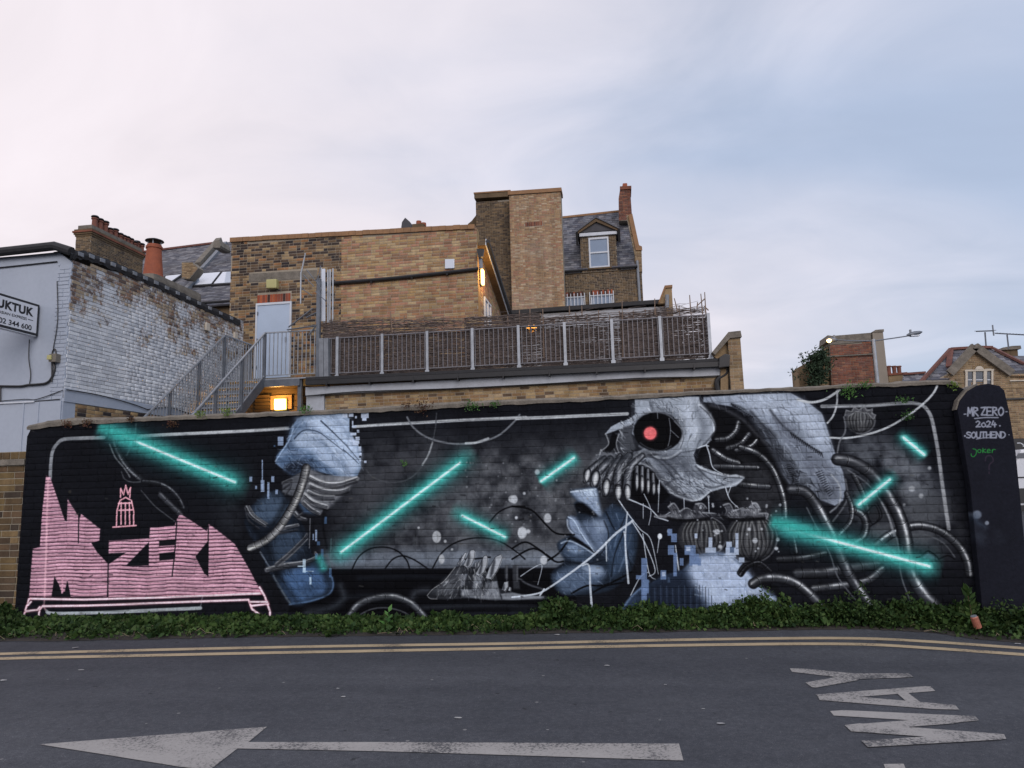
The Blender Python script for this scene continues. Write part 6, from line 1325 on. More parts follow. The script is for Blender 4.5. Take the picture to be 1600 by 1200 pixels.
for x in px_:
    m = MB().bar((x, YRl-.035, zbR(x)), (x, YRl-.035, ztR(x)+.02), .065, .02); m.bar((x, YRl-.05, zbR(x)-.07), (x, YRl-.045, zbR(x)+.07), .1, .03); m.build('post', M_galv, RT)
me0 = None
xx = xs0+.06
while xx < xe0:
    if all(abs(xx-x) > .05 for x in px_):
        h = ztR(xx)-zbR(xx)-.14
        if me0 is None:
            q = MB().bar((0, 0, 0), (0, 0, 1), .015); me0 = q.mesh('baluster', M_bal)
        o = bpy.data.objects.new('baluster', me0); o.location = Vector([xx, YRl, zbR(xx)+.13])-Vector(list(org(RT))); o.scale = (1, 1, h); col.objects.link(o); o.parent = RT
    xx += .1135
# side return of the railing at the right end
pe = px_[-1]
for k in range(8):
    y = YRl+.11*(k+1); o = bpy.data.objects.new('baluster', me0); o.location = Vector([pe, y, zbR(pe)+.13])-Vector(list(org(RT))); o.scale = (1, 1, ztR(pe)-zbR(pe)-.14); col.objects.link(o); o.parent = RT
MB().bar((pe, YRl, ztR(pe)-.01), (pe, YM+.2, ztR(pe)-.01), .05, .025).build('top_rail', M_galv, RT)

# ---- woven willow panels behind the railing
def hurdle(x0, x1, zt0, zt1, seed, label):
    kf = .62 if seed == 64 else 1
    rs = np.random.RandomState(seed); yy = YRl+.10; nst = 8; T = thing('willow_panel', label, 'fence panel', ((x0+x1)/2, yy, zbR((x0+x1)/2)), 'woven willow panels along the terrace')
    sx = np.linspace(x0+.03, x1-.03, nst)
    for i, x in enumerate(sx):
        h = np.interp(x, [x0, x1], [zt0, zt1])+rs.uniform(-.05, .14); MB().tube([(x+rs.uniform(-.01, .01), yy, zbR(x)+.02), (x+rs.uniform(-.01, .01), yy, (zbR(x)+h)/2), (x+rs.uniform(-.03, .03), yy, h)], .013, 6).build('stake', M_stake, T)
    m = MB(); 
    z = .03; H = min(zt0-zbR(x0), zt1-zbR(x1)); k = 0
    while z < H+.02:
        ph = k % 2
        for rep in range(3 if rs.rand() < .75 else 2):
            a = x0-rs.uniform(-.02, .05); b = x1+rs.uniform(-.02, .06)
            if rs.rand() < .35: 
                if rs.rand() < .5: a = x0+rs.uniform(.1, .7)*(x1-x0)
                else: b = x1-rs.uniform(.1, .7)*(x1-x0)
            n = max(4, int((b-a)/.065)); X = np.linspace(a, b, n); topf = z/H
            zz = z+rs.uniform(-.006, .006)+rs.uniform(-.02, .02)*topf*(X-a)/(b-a)*2+rs.normal(0, .0035+.010*max(0, topf-.7), n)
            zz = zz+np.array([zbR(x) for x in X])+(np.interp(X, [x0, x1], [zt0, zt1])-np.array([zbR(x) for x in X])-H)*topf
            w_ = np.cos((X-sx[0])/(sx[1]-sx[0])*math.pi+math.pi*ph)*.016; r = rs.uniform(.0065, .012)
            m.tube([(X[i], yy+(rep-1)*.012+w_[i]*(1 if rep else -1)+rs.normal(0, .002), zz[i]) for i in range(n)], r, 4, r*.55)
        z += kf*rs.uniform(.009, .0145) if topf < .8 else rs.uniform(.014, .034); k += 1
    # loose ends above
    for i in range(9):
        a = x0+rs.rand()*(x1-x0)*.7; L = rs.uniform(.3, .9); z = H+rs.uniform(-.02, .09); s = rs.uniform(-.12, .12)
        m.tube([(a+L*t, yy+rs.uniform(-.03, .03), zbR(a)+z+s*t+.03*math.sin(3*t+i)) for t in np.linspace(0, 1, 6)], .006, 4, .003)
    m.build('weave', M_twig, T, kind='stuff')
hp = [(503, 501, 0), (576, 495, 0), (611, 503, 0), (727, 494, 0), (843, 496, 0), (912, 488, 0), (973, 484, 0), (1103, 480, 0)]
pan = [(503, 611, 503, 497, 'leftmost woven willow panel beside the grey meter cupboards'), (612, 726, 500, 498, 'second woven willow panel from the left, behind the white posts'), (727, 847, 495, 489, 'woven willow panel in front of the side wall lamp and tower'), (848, 972, 497, 489, 'woven willow panel below the barred windows, with a lamp glowing behind'), (973, 1104, 488, 477, 'rightmost woven willow panel with long stakes sticking up')]
for i, (a, b, ta, tb_, lab) in enumerate(pan):
    x0, x1 = FRl.hit(a, 540)[0], FRl.hit(b, 525)[0]; hurdle(x0, x1, FRl.hit(a, ta)[1], FRl.hit(b, tb_)[1], 60+i, lab)
# taller poles of the screen
PK = thing('screen_stakes', 'tall bare willow stakes rising above the right end of the woven screen', 'stake', FRl.P(FRl.hit(1080, 490)[0], FRl.hit(1080, 500)[1]))
for (a, b) in (((1101, 456.5), (1103, 492)), ((1095, 459), (1098, 492)), ((1077.5, 461), (1079, 483)), ((1053.5, 466), (1059, 487)), ((1090, 472), (1089, 482)), ((1023, 466.5), (1023.5, 492)), ((1089, 478), (1101, 467)), ((1100, 478), (1107, 485)), ((972, 470), (973.5, 560)), ((848, 483), (850, 560)), ((610, 487), (613, 520)), ((889.5, 477), (890, 492)), ((909, 478), (909.5, 492))):
    FK = front(YRl+.06); MB().tube([FK.P(*FK.hit(*b)), FK.P(*FK.hit(*a))], .016, 6, .011).build('stake', M_stake, PK)
LG_ = thing('terrace_lamp', 'small lit lamp glowing through the woven screen', 'lamp', at(831, 518, YB+1.1))
MB()._lathe(at(831, 520, YB+1.1), [(.05, 0), (.12, .05), (.13, .14), (.08, .2)], 14).build('diffuser', M_lamp3, LG_, smooth=True)
MB().tube([at(831, 512, YB+1.1), at(831, 575, YB+1.12)], .02, 6).build('lamp_stem', M_black, LG_)
lamp('lamp_light', at(831, 516, YB+.85), 4, (1, .6, .2), .1, LG_)
# ================================================================ metal staircase
YL = YB-.1; FL = front(YL)
zL = FL.hit(440, 591)[1]; XR_ = FL.hit(413.5, 560)[0]; XLs = FL.hit(350.5, 560)[0]; XE = FL.hit(497, 560)[0]
KT = thing('metal_staircase', 'galvanised metal staircase climbing to a landing outside the pale blue door', 'staircase', ((XR_+XLs)/2, YL-2.5, 0))
zr1 = FL.hit(414, 520)[1]
hR = zr1-zL
lm = MB().box(XLs, XE+.05, YL, YM-.02, zL-.03, zL).build('landing_deck', M_galv, KT)
MB().box(XR_-.02, FL.hit(468, 592)[0], YL-.0, YL+.06, zL-.2, zL-.031).build('landing_beam', M_galvd, KT)
MB().box(XLs, XLs+.06, YL+.01, YM-.02, zL-.2, zL-.031).build('landing_beam', M_galvd, KT)
xp = FL.hit(466, 620)[0]; MB().box(xp-.05, xp+.05, YL+.061, YL+.16, 0, zL-.031).build('support_post', M_galvd, KT)
MB().box(XLs+.06, XLs+.14, YL+.061, YL+.14, 0, zL-.031).build('support_post', M_galvd, KT)
def bal(x, y, z, h, r=.016, par=KT): 
    global _bm
    try: _bm
    except NameError: _bm = MB().bar((0, 0, 0), (0, 0, 1), .018).mesh('baluster', M_galv)
    o = bpy.data.objects.new('baluster', _bm); o.location = Vector([x, y, z])-Vector(list(org(par))); o.scale = (1, 1, h); col.objects.link(o); o.parent = par
# landing rails
def rail(P0, P1, n, posts, hgt):
    P0, P1 = np.array(P0, float), np.array(P1, float); up = v3(0, 0, hgt)
    MB().bar(P0+up, P1+up, .045, .03).build('handrail', M_galv, KT); MB().bar(P0+v3(0, 0, .09), P1+v3(0, 0, .09), .03, .02).build('bottom_rail', M_galv, KT)
    for i in range(1, n):
        q = P0+(P1-P0)*i/n; bal(q[0], q[1], q[2]+.09, hgt-.1)
    for t in posts:
        q = P0+(P1-P0)*t; MB().bar(q-v3(0, 0, .05), q+up, .055, .05).build('post', M_galvd, KT)
rail((XR_, YL+.03, zL), (XE, YL+.03, zL), 13, (), hR)
rail((XLs, YL, zL), (XLs, YM-.1, zL), 10, (.98,), hR)
# flight going down towards the wall
slope = math.radians(39); run = 5.2; drop = run*math.tan(slope)
# fit the slope so that the right handrail meets the wall top near its pixel
yb_ = YL-2.4
def ypx(X, z0, px, py):
    best = None
    for k in range(400):
        y = YL-k*.015; X_, Y_ = proj((X, y, z0)); 
    return best
# handrail passes (312,643): find direction in the plane X=XR_
SR = sidep(XR_); aR, bR = SR.hit(312, 643); aL_, bL_ = sidep(XLs).hit(225, 645)
tR = (zL+hR-bR)/(YL-aR); tL = (zL+hR-bL_)/(YL-aL_); tg = (tR+tL)/2
print('stair slope', math.degrees(math.atan(tR)), math.degrees(math.atan(tL)))
run = min(zL/tg, YL-.9); drop = run*tg
for X, t_ in ((XR_, tR), (XLs, tL)):
    t_ = tg
    P0, P1 = (X, YL, zL), (X, YL-run, zL-run*t_)
    MB().bar(v3(*P0)-v3(0, .0, .06), v3(*P1)-v3(0, 0, .06), .02, .24).build('stringer', M_galvd, KT)
    rail(P0, P1, int(run/.105), (.0, .2, .4, .6, .8, 1), hR)
ns = int(drop/.185)
for i in range(1, ns):
    z = zL-drop*i/ns; y = YL-run*i/ns
    MB().box(XLs+.012, XR_-.012, y, y+.25, z-.03, z).build('tread', M_galv, KT)
    if i % 1 == 0: MB().box(XLs+.012, XR_-.012, y+.235, y+.249, z+.001, z+.10).build('riser_bar', M_galvd, KT)
# ---- screen gate and meter cupboards beside the door
GT = thing('security_gate', 'dark steel post with spiked side screen and bars between landing and terrace', 'gate', FL.P(XE, zL))
gp0, gp1 = FL.hit(497.5, 590), FL.hit(495, 436)
MB().bar((XE, YL, zL-.1), (XE, YL, gp1[1]), .09, .09).build('post', M_galvd, GT)
def gb(a, b, r, name, mat=M_galv, off=0.0, n=6): return MB().tube([FL.P(*FL.hit(*a), off), FL.P(*FL.hit(*b), off-.02)], r, n).build(name, mat, GT)
for a, b in (((503, 417), (502, 503)), ((508.5, 419), (508, 503)), ((512, 418), (511, 503)), ((516.5, 417), (515.5, 504)), ((498.5, 416), (498, 440))): gb(a, b, .022, 'screen_bar', off=-.15)
MB().prism(FL, [FL.hit(*p) for p in [(499, 500), (505, 500), (505, 418), (499.5, 418)]], -.12, -.14).build('screen_panel', M_sky, GT)
for a, b in (((484, 400.5), (477, 430)), ((477, 430), (476, 478))): gb(a, b, .018, 'spike_arm', M_galv, .25)
for a, b in (((478, 432), (494, 450)), ((483, 424), (496, 441)), ((475, 453), (491, 464)), ((497, 440), (505, 454)), ((497, 458), (512, 472)), ((505, 418), (500, 438))): gb(a, b, .012, 'spike', M_galvd, .15)
for a, b in (((450, 516), (497, 509)), ((452, 512), (490, 482)), ((480, 497), (495, 489)), ((484, 524), (494, 510))): gb(a, b, .018, 'brace', M_galvd, .05)
for x0, x1 in ((505, 510.5), (511, 516.5)):
    pass
CT = thing('meter_cupboards', 'pair of narrow pale grey cupboards left of the woven screen', 'cupboard', FL.P(*FL.hit(508, 588), .05))
for x0, x1 in ((500.5, 507.2), (507.8, 515)): MB().prism(FL, [FL.hit(*p) for p in [(x0, 590), (x1, 589.5), (x1-.5, 529), (x0-.5, 529.5)]], .08, -.2).build('cupboard_door', M_lead, CT, bevel=.008)

# ================================================================ slate roofs and chimneys behind the takeaway
YR0 = 20.0; e_ = front(YR0).hit(330, 474)
ang = math.radians(38); RL = Plane((0, YR0, e_[1]), (1, 0, 0), (0, math.cos(ang), math.sin(ang)))
RTn = thing('terrace_slate_roof', 'long slate roof with red ridge tiles and rooflights behind the white building', 'roof', (e_[0], YR0, 0))
rq = [RL.hit(*p) for p in [(170, 490), (372, 474), (372, 377), (345, 379), (183, 401), (170, 410)]]
slates(RTn, RL, rq, M_slate, .2, .3, 12, under=M_slateu)
MB().prism(front(YR0+.1), [(rq[0][0], 0), (rq[1][0], 0), (rq[1][0], e_[1]-.1), (rq[0][0], e_[1]-.1)], 0, -.3).build('wall', M_brown, RTn)
MB().tube([RL.P(rq[0][0], 0, .05), RL.P(rq[1][0], 0, .05)], .07, 8).build('gutter', M_black, RTn)
p0, p1 = RL.hit(183, 400), RL.hit(346, 379.5); n = 26
for i in range(n):
    a = v3(*RL.P(*p0, .03))*(1-i/n)+v3(*RL.P(*p1, .03))*(i/n); b = v3(*RL.P(*p0, .03))*(1-(i+.95)/n)+v3(*RL.P(*p1, .03))*((i+.95)/n); MB().bar(a, b, .2, .1).build('ridge_tile', M_ridge, RTn)
# raking party parapet with cap and lower block
pa, pb, pc = RL.hit(343, 378), RL.hit(318, 414), RL.hit(281, 452)
MB().bar(RL.P(*RL.hit(344, 379), .12), RL.P(*RL.hit(311, 418), .12), .3, .3, up=RL.N).build('party_parapet', M_cope, RTn)
MB().bar(RL.P(*RL.hit(353, 381), .05), RL.P(*RL.hit(316, 422), .05), .2, .16, up=RL.N).build('lead_flashing', M_lead, RTn)
MB().bar(RL.P(*RL.hit(309, 440), .1), RL.P(*RL.hit(281, 466), .1), .2, .2, up=RL.N).build('lead_flashing', M_lead, RTn)
FQ = front(YR0+1.2); MB().prism(FQ, [FQ.hit(*p) for p in [(286, 436), (298, 437), (312, 420), (303, 411), (286, 410)]], .1, -.35).build('parapet_block', M_mortar_d, RTn); brickwork(RTn, Plane((0, YR0+1.1, 0), (1, 0, 0), (0, 0, 1)), [FQ.hit(*p) for p in [(286, 436), (298, 437), (312, 420), (303, 411), (286, 410)]], M_gable, M_mortar, .075, .225, 0, back=False, proud=.01, seed=77, mname='parapet_brickwork')
FQ2 = front(YR0+3.2); MB().prism(FQ2, [FQ2.hit(*p) for p in [(334, 388), (336, 378), (344, 376), (347, 385), (345, 388)]], .1, -.8).build('parapet_cap', M_cope, RTn)
for q, lab in (([(258, 444), (266, 444), (284, 431.5), (260, 434)], 0), ([(305, 448), (331, 446), (345, 428), (319, 430)], 1), ([(335, 446), (372, 443.5), (372, 426.5), (349, 428)], 2)):
    Q = [RL.hit(*p) for p in q]; c = (sum(a for a, b in Q)/4, sum(b for a, b in Q)/4)
    fr_ = MB().prism(RL, [(c[0]+(a-c[0])*1.12+(.06 if a > c[0] else -.06), c[1]+(b-c[1])*1.1+(.07 if b > c[1] else -.07)) for a, b in Q], .09, .02).build('rooflight', M_tar, RTn)
    sub(MB().prism(RL, Q, .1, .0905), 'pane', M_sky, fr_)
# long chimney stack with its row of pots
Xc = front(19).hit(142, 380)[0]; Yc0 = 19.0; SC = sidep(Xc); zc = SC.hit(146, 352)[1]; Yc1 = y_at(224, Xc, zc)
CT2 = thing('long_chimney_stack', 'long brick chimney stack carrying a row of capped red pots at the left', 'chimney', (Xc-.4, Yc0, 0))
wc = .75
brickwork(CT2, SC, [(Yc0, 3), (Yc1, 3), (Yc1, zc-.5), (Yc0, zc-.5)], M_brown, M_mortar, .075, .225, 0, thick=wc, proud=.006, seed=70)
brickwork(CT2, front(Yc0), [(Xc-wc, 3), (Xc, 3), (Xc, zc-.5), (Xc-wc, zc-.5)], M_brown, M_mortar, .075, .225, 0, thick=.1, proud=.006, seed=71, back=False, mname='end_brickwork')
for i, (dz_, o) in enumerate(((-.5, .03), (-.42, .07), (-.34, .11), (-.26, .06))):
    MB().box(Xc-wc-o, Xc+o, Yc0-o, Yc1+o, zc+dz_, zc+dz_+.078).build('corbel_course', M_red if i == 2 else M_brown, CT2)
MB().box(Xc-wc+.04, Xc-.04, Yc0+.04, Yc1-.04, zc-.18, zc+.02).build('stack_top', M_cope, CT2)
for px, tp in ((148, 336.5), (156, 341), (164.5, 345), (172, 356), (180, 357), (187.5, 364), (193, 367), (198.5, 369), (204, 372), (210, 377), (214, 376), (221, 380)):
    y = y_at(px, Xc-wc*.5, zc+.3); z1 = sidep(Xc-wc*.5).hit(px, tp)[1]; h = max(.4, z1-zc); c = (Xc-wc*.5, y, zc)
    pt = MB()._lathe(c, [(.17, 0), (.16, .08), (.125, .12), (.115, h-.2), (.15, h-.18), (.15, h-.13), (.12, h-.12)], 14).build('chimney_pot', M_potd, CT2, smooth=False)
    sub(MB()._lathe((c[0], c[1], c[2]+h-.12), [(.02, 0), (.02, .04), (.17, .05), (.14, .1), (.03, .12)], 12), 'cowl', M_black, pt)
# big single pot with conical cowl
Xp = XW-.55; yp = y_at(237.5, Xp, 6); zb0 = sidep(Xp).hit(237, 434)[1]; zt0 = sidep(Xp).hit(238, 379)[1]; hp_ = zt0-zb0
CP = thing('terracotta_chimney_pot', 'tall orange terracotta chimney pot with a black conical cowl on the white building', 'chimney pot', (Xp, yp, zb0))
k = hp_/1.28
MB()._lathe((Xp, yp, zb0-.02), [(.36*k, 0), (.355*k, .08*hp_), (.33*k, .1*hp_), (.29*k, .42*hp_), (.255*k, .72*hp_), (.25*k, .86*hp_), (.28*k, .87*hp_), (.28*k, .93*hp_), (.25*k, .94*hp_), (.24*k, .98*hp_)], 28).build('pot', M_terra, CP)
MB()._lathe((Xp, yp, zt0-.06), [(.02, .17*k), (.315*k, .175*k), (.30*k, .2*k), (.08, .27*k), (.02, .28*k)], 24).build('cowl', M_black, CP)
for a in range(4): t = a*math.pi/2+.4; MB().bar((Xp+.2*k*math.cos(t), yp+.2*k*math.sin(t), zt0-.1), (Xp+.22*k*math.cos(t), yp+.22*k*math.sin(t), zt0+.13*k), .02).build('cowl_leg', M_galv, CP)
ys = y_at(250, Xp, zb0); m = MB(); m.box(Xp-.5, Xp+.42, yp-.55, yp+1.35, zb0-1.2, zb0-.03); m.build('flaunching', M_cope, CP, bevel=.14)

# ================================================================ things at the right
YRt = 24.0; FRd = front(YRt)
RC = thing('red_brick_gable', 'red brick gable wall with grey rendered top and pier, behind the wall at the right', 'building', FRd.P(FRd.hit(1335, 600)[0], 0))
def fq(pl, L): return [((a, 0.) if p[1] >= 604 and p[1] <= 760 and p[0] not in (1412, 1434, 1443) and abs(pl.N[2]) < .1 and not (p[0] > 1500 and p[1] < 700) else (a, b)) for p in L for a, b in [pl.hit(*p)]]
brickwork(RC, FRd, fq(FRd, [(1291, 625), (1371, 620), (1361, 533), (1297, 539)]), M_red, M_mortar_d, .075, .225, 0, thick=1.2, proud=.006, seed=80)
MB().prism(FRd, fq(FRd, [(1296, 539), (1361, 533), (1361, 520), (1300, 525), (1293, 524), (1292, 534), (1297, 535)]), .03, -1.25).build('rendered_band', M_cope, RC)
M_pierr = plain('grey buff render', (.27, .24, .2), .9, var=.2, scale=1)
MB().prism(FRd, fq(FRd, [(1374, 625), (1390.5, 625), (1378, 519), (1361.5, 519.5)]), .12, -1.3).build('rendered_pier', M_pierr, RC)
MB().prism(FRd, fq(FRd, [(1361, 520), (1379, 519.5), (1379, 515.5), (1366, 516.5)]), .16, -1.34).build('cap', M_cope, RC)
MB().bar(FRd.P(*FRd.hit(1286, 558), .08), FRd.P(*FRd.hit(1363, 553.5), .08), .05).build('pipe', M_cope, RC)
MB().prism(FRd, fq(FRd, [(1252, 625), (1290, 625), (1296, 540), (1288, 546), (1287, 552), (1262, 566), (1249, 573)]), -.2, -1.4).build('side_wall', M_gable, RC)
# buddleia growing on it
rs = np.random.RandomState(5); FBd = front(YRt-.5)
pts = []; D = []
BD = thing('buddleia_bush', 'dark green buddleia growing from the side of the red brick gable', 'bush', FBd.P(*FBd.hit(1272, 600)))
for (cx, cy, r, n) in ((1278, 560, 11, 480), (1270, 575, 11, 480), (1280, 585, 14, 620), (1272, 598, 13, 460), (1268, 560, 6, 140), (1288, 566, 9, 280), (1284, 552, 6, 150), (1252, 556, 2.5, 16), (1240, 580, 2.5, 20), (1246, 591, 2.5, 14), (1255, 565, 3, 24)):
    for _ in range(n):
        a, b = FBd.hit(cx+rs.normal()*r*.5, cy+rs.normal()*r*.5); pts.append(FBd.P(a, b, rs.normal()*.25)); D.append(rs.normal(size=3)+(0, 0, .3))
leaves(np.array(pts), np.array(D), .15, M_leafb, 'foliage', BD, rs, aspect=.4)
for tp in ((1278, 550), (1268, 560), (1288, 556), (1252, 556), (1240, 580), (1246, 591)): MB().tube([FBd.P(*FBd.hit(1276, 605)), FBd.P(*FBd.hit(1272+(tp[0]-1272)*.4, 585), .05), FBd.P(*FBd.hit(*tp))], .03, 5, .01).build('stem', M_wood, BD)
# street lamp with two arms
YSl = 15.0; FS = front(YSl); xq_, zq_ = FS.hit(1364.5, 530)
SL = thing('street_lamp', 'grey two armed street lamp, its left head glowing', 'street lamp', (xq_, YSl, 0))
MB().tube([(xq_, YSl, 0), (xq_, YSl, 1.2), (xq_, YSl, 1.25), (xq_, YSl, zq_)], [.085, .085, .062, .05], 12).build('pole', M_galv, SL)
jl = FS.P(*FS.hit(1363, 533)); MB().tube([jl, FS.P(*FS.hit(1330, 532.5)), FS.P(*FS.hit(1306, 531))], .018, 8).build('arm', M_galvd, SL); MB().tube([jl, FS.P(*FS.hit(1395, 528.5)), FS.P(*FS.hit(1418, 525))], .018, 8).build('arm', M_galvd, SL)
for s, a, b, c in ((1, (1417, 524), (1441, 518.5), (1428, 521)), (-1, (1308, 531.5), (1291, 530), (1300, 530))):
    A_, B_2 = FS.P(*FS.hit(*a)), FS.P(*FS.hit(*b)); C_ = (A_+B_2)/2
    hd = MB().tube([A_, A_*.8+B_2*.2, C_, B_2*.85+A_*.15, B_2], [.03, .065, .075, .05, .015], 10).build('lamp_head', M_galvd, SL)
    sub(MB().bar(A_*.75+B_2*.25+v3(0, 0, .04), A_*.75+B_2*.25+v3(0, 0, .15), .05), 'photocell', M_galvd, hd)
    if s < 0: sub(MB()._lathe(B_2+v3(.06, -.06, -.1), [(.02, -.02), (.06, .02), (.065, .06), (.03, .08)], 12), 'lens', M_lamp2, hd); lamp('lamp_light', B_2+v3(0, -.3, -.15), 5, (1, .6, .25), .1, SL)
    else: sub(MB().box(C_[0]-.12, C_[0]+.12, C_[1]-.06, C_[1]+.06, C_[2]-.085, C_[2]-.05), 'lens', M_glass, hd)
# far chimney with three pots
FC2 = front(30); T = thing('three_pot_chimney', 'small brick chimney with three red pots left of the gabled house', 'chimney', FC2.P(*FC2.hit(1400, 600)))
MB().prism(FC2, fq(FC2, [(1389, 615), (1412, 612), (1416, 584), (1389, 586)]), 0, -.7).build('stack', M_gable, T); MB().prism(FC2, fq(FC2, [(1388, 587), (1417, 584.5), (1417, 581.5), (1388, 584)]), .06, -.76).build('cap', M_red, T)
for px in (1393.5, 1402, 1409.7): a, b = FC2.hit(px, 583); MB()._lathe(FC2.P(a, b, -.35), [(.12, -.05), (.095, .1), (.1, FC2.hit(px, 570)[1]-b-.07), (.13, FC2.hit(px, 570)[1]-b-.05), (.12, FC2.hit(px, 570)[1]-b)], 12).build('chimney_pot', M_potd, T)
RF3 = Plane((0, 28.0, front(28).hit(1420, 606)[1]), (1, 0, 0), (0, math.cos(.6), math.sin(.6))); TF = thing('low_slate_roof', 'low slate roof with red ridge between the three pot chimney and the gabled house', 'roof', RF3.P(RF3.hit(1420, 600)[0], 0))
slates(TF, RF3, fq(RF3, [(1407, 612), (1445, 612), (1445, 583.5), (1411, 586)]), M_slate, .2, .28, 35, under=M_slateu); MB().bar(RF3.P(*RF3.hit(1411, 586), .05), RF3.P(*RF3.hit(1445, 583.5), .05), .2, .1).build('ridge_tiles', M_ridge, TF)
# gabled house
YG = 22.0; FG = front(YG)
GH = thing('gabled_brick_house', 'tan brick house with pointed gable, slate roofs and stone arched window', 'building', FG.P(FG.hit(1530, 640)[0], 0))
brickwork(GH, FG, fq(FG, [(1448, 760), (1680, 760), (1680, 583), (1577, 584), (1521, 543), (1483, 583), (1450, 600)]), M_gable, M_mortar, .075, .225, 0, thick=.35, proud=.006, seed=90, header=.5, holes=[(FG.hit(1510.5, 590)[0], FG.hit(1549, 590)[0], FG.hit(1530, 597)[1], FG.hit(1530, 578)[1])])
a38 = math.radians(42)
zev = FG.hit(1440, 600)[1]
RG = Plane((0, YG-.2, zev), (1, 0, 0), (0, math.cos(a38), math.sin(a38)))
slates(GH, RG, fq(RG, [(1434, 602), (1484, 592), (1486, 583), (1521, 545), (1485, 547)]), M_slate, .2, .28, 33, under=M_slateu)
RG2 = Plane((0, YG+.4, FG.hit(1577, 583)[1]), (1, 0, 0), (0, math.cos(a38), math.sin(a38)))
slates(GH, RG2, fq(RG2, [(1577, 583), (1690, 583), (1690, 556), (1568, 556), (1548, 545), (1521, 544)]), M_slate, .2, .28, 34, under=M_slateu)
MB().bar(RG.P(*RG.hit(1437, 600), .06), RG.P(*RG.hit(1485, 547), .06), .13, .1).build('hip_tiles', M_ridge, GH); MB().bar(RG.P(*RG.hit(1485, 547), .06), RG.P(*RG.hit(1519, 545), .06), .13, .1).build('ridge_tiles', M_ridge, GH)
MB().bar(RG.P(*RG.hit(1485, 548), .05), RG.P(*RG.hit(1482, 575), .05), .2, .08).build('valley_tiles', M_ridge, GH); MB().bar(RG2.P(*RG2.hit(1522, 544), .05), RG2.P(*RG2.hit(1550, 544.5), .05), .2, .1).build('ridge_tiles', M_ridge, GH)
MB().bar(RG2.P(*RG2.hit(1550, 545), .05), RG2.P(*RG2.hit(1600, 570), .05), .2, .08).build('hip_tiles', M_ridge, GH)
for P0, P1 in (((1482, 584), (1521, 542)), ((1521, 542), (1579, 584))):
    MB().bar(FG.P(*FG.hit(*P0), .1), FG.P(*FG.hit(*P1), .1), .3, .14, up=(0, 1, 0)).build('raking_coping', M_cope, GH)
MB().prism(FG, fq(FG, [(1517, 546), (1526, 546), (1521.5, 539)]), .22, -.2).build('finial', M_cope, GH)
a, b = FG.hit(1545, 545); MB().prism(FG, fq(FG, [(1544, 556), (1552, 556), (1551.5, 541), (1544.5, 541)]), -3, -3.5).build('chimney_stub', M_terra, GH)
FG3 = front(YG+4); c1 = MB().prism(FG3, fq(FG3, [(1568, 558), (1591, 558), (1590, 545), (1569, 546)]), 0, -.8).build('chimney', M_brown, GH); sub(MB().prism(FG3, fq(FG3, [(1564.5, 547.5), (1594, 545.5), (1593, 540.5), (1580, 541), (1565.5, 543.5)]), .1, -.9), 'chimney_cap', M_cope, c1)
# window group
for x0, x1 in ((1511, 1519.5), (1523.5, 1536), (1541, 1548)):
    wn = MB().prism(FG, fq(FG, [(x0, 608), (x1, 608), (x1, 580.5), (x0, 581)]), .006, -.1).build('window', M_glass_d, GH); sub(MB().prism(FG, fq(FG, [(x0+1, 593), (x1-1, 593), (x1-1, 594.3), (x0+1, 594.3)]), .03, .007), 'frame', M_white, wn)
for q in ([(1507.5, 608), (1511, 608), (1511, 581), (1507.5, 581)], [(1519.5, 608), (1523.5, 608), (1523.5, 581), (1519.5, 581)], [(1536, 608), (1541, 608), (1541, 580), (1536, 580)], [(1548, 608), (1551, 608), (1551, 579.5), (1548, 579.5)], [(1506.5, 580.9), (1552, 579.4), (1552, 576.8), (1506.5, 578.5)]):
    MB().prism(FG, fq(FG, q), .06, -.05).build('stone_surround', M_stone, GH)
ca, cb_ = FG.hit(1529.5, 577.8); rA = FG.hit(1536, 577)[0]-ca
MB().prism(FG, [(ca+rA*math.cos(t), cb_+rA*.95*math.sin(t)) for t in np.linspace(0, math.pi, 11)], .06, -.05).build('stone_tympanum', M_stone, GH)
for i in range(9):
    t0, t1 = math.pi*i/9+.03, math.pi*(i+1)/9-.03; MB().prism(FG, [(ca+r*rA*math.cos(t), cb_+r*rA*math.sin(t)) for r, t in ((1.08, t0), (1.5, t0), (1.5, t1), (1.08, t1))], .02, -.02).build('arch_brick', M_gable, GH)
MB().bar(FG.P(*FG.hit(1566, 624), .05), FG.P(*FG.hit(1690, 620), .05), .06).build('cable', M_black, GH)
MB().prism(FG, fq(FG, [(1577, 596), (1690, 594), (1690, 592), (1577, 594)]), .05, 0).build('string_course', M_stone, GH); MB().prism(FG, fq(FG, [(1566, 606.5), (1690, 605), (1690, 603.5), (1566, 605)]), .03, 0).build('string_course', M_gable, GH)
for i in range(22): x = 1579+i*3.2; MB().prism(FG, fq(FG, [(x, 590), (x+1.8, 590), (x+1.8, 587.5), (x, 587.5)]), .06, 0).build('dentil', M_brown, GH)
SFT = thing('shop_fascia', 'black shop fascia board with white lettering on the tan brick house', 'sign', FG.P(*FG.hit(1590, 700), .2))
MB().prism(FG, fq(FG, [(1576, 704), (1690, 702), (1690, 683), (1576, 686)]), .25, .02).build('fascia_board', M_black, SFT)
for q in ([(1583.5, 692.2), (1589, 692), (1589, 693.4), (1583.5, 693.6)], [(1588.5, 693), (1590, 692.3), (1594.2, 695.6), (1593.4, 696.6)], [(1593, 695.4), (1598.8, 691.6), (1599.6, 692.8), (1594, 697)], [(1592.4, 696), (1594.6, 696), (1594.6, 698.4), (1592.4, 698.4)]):
    MB().prism(FG, fq(FG, q), .256, .2505).build('lettering', M_white, SFT)
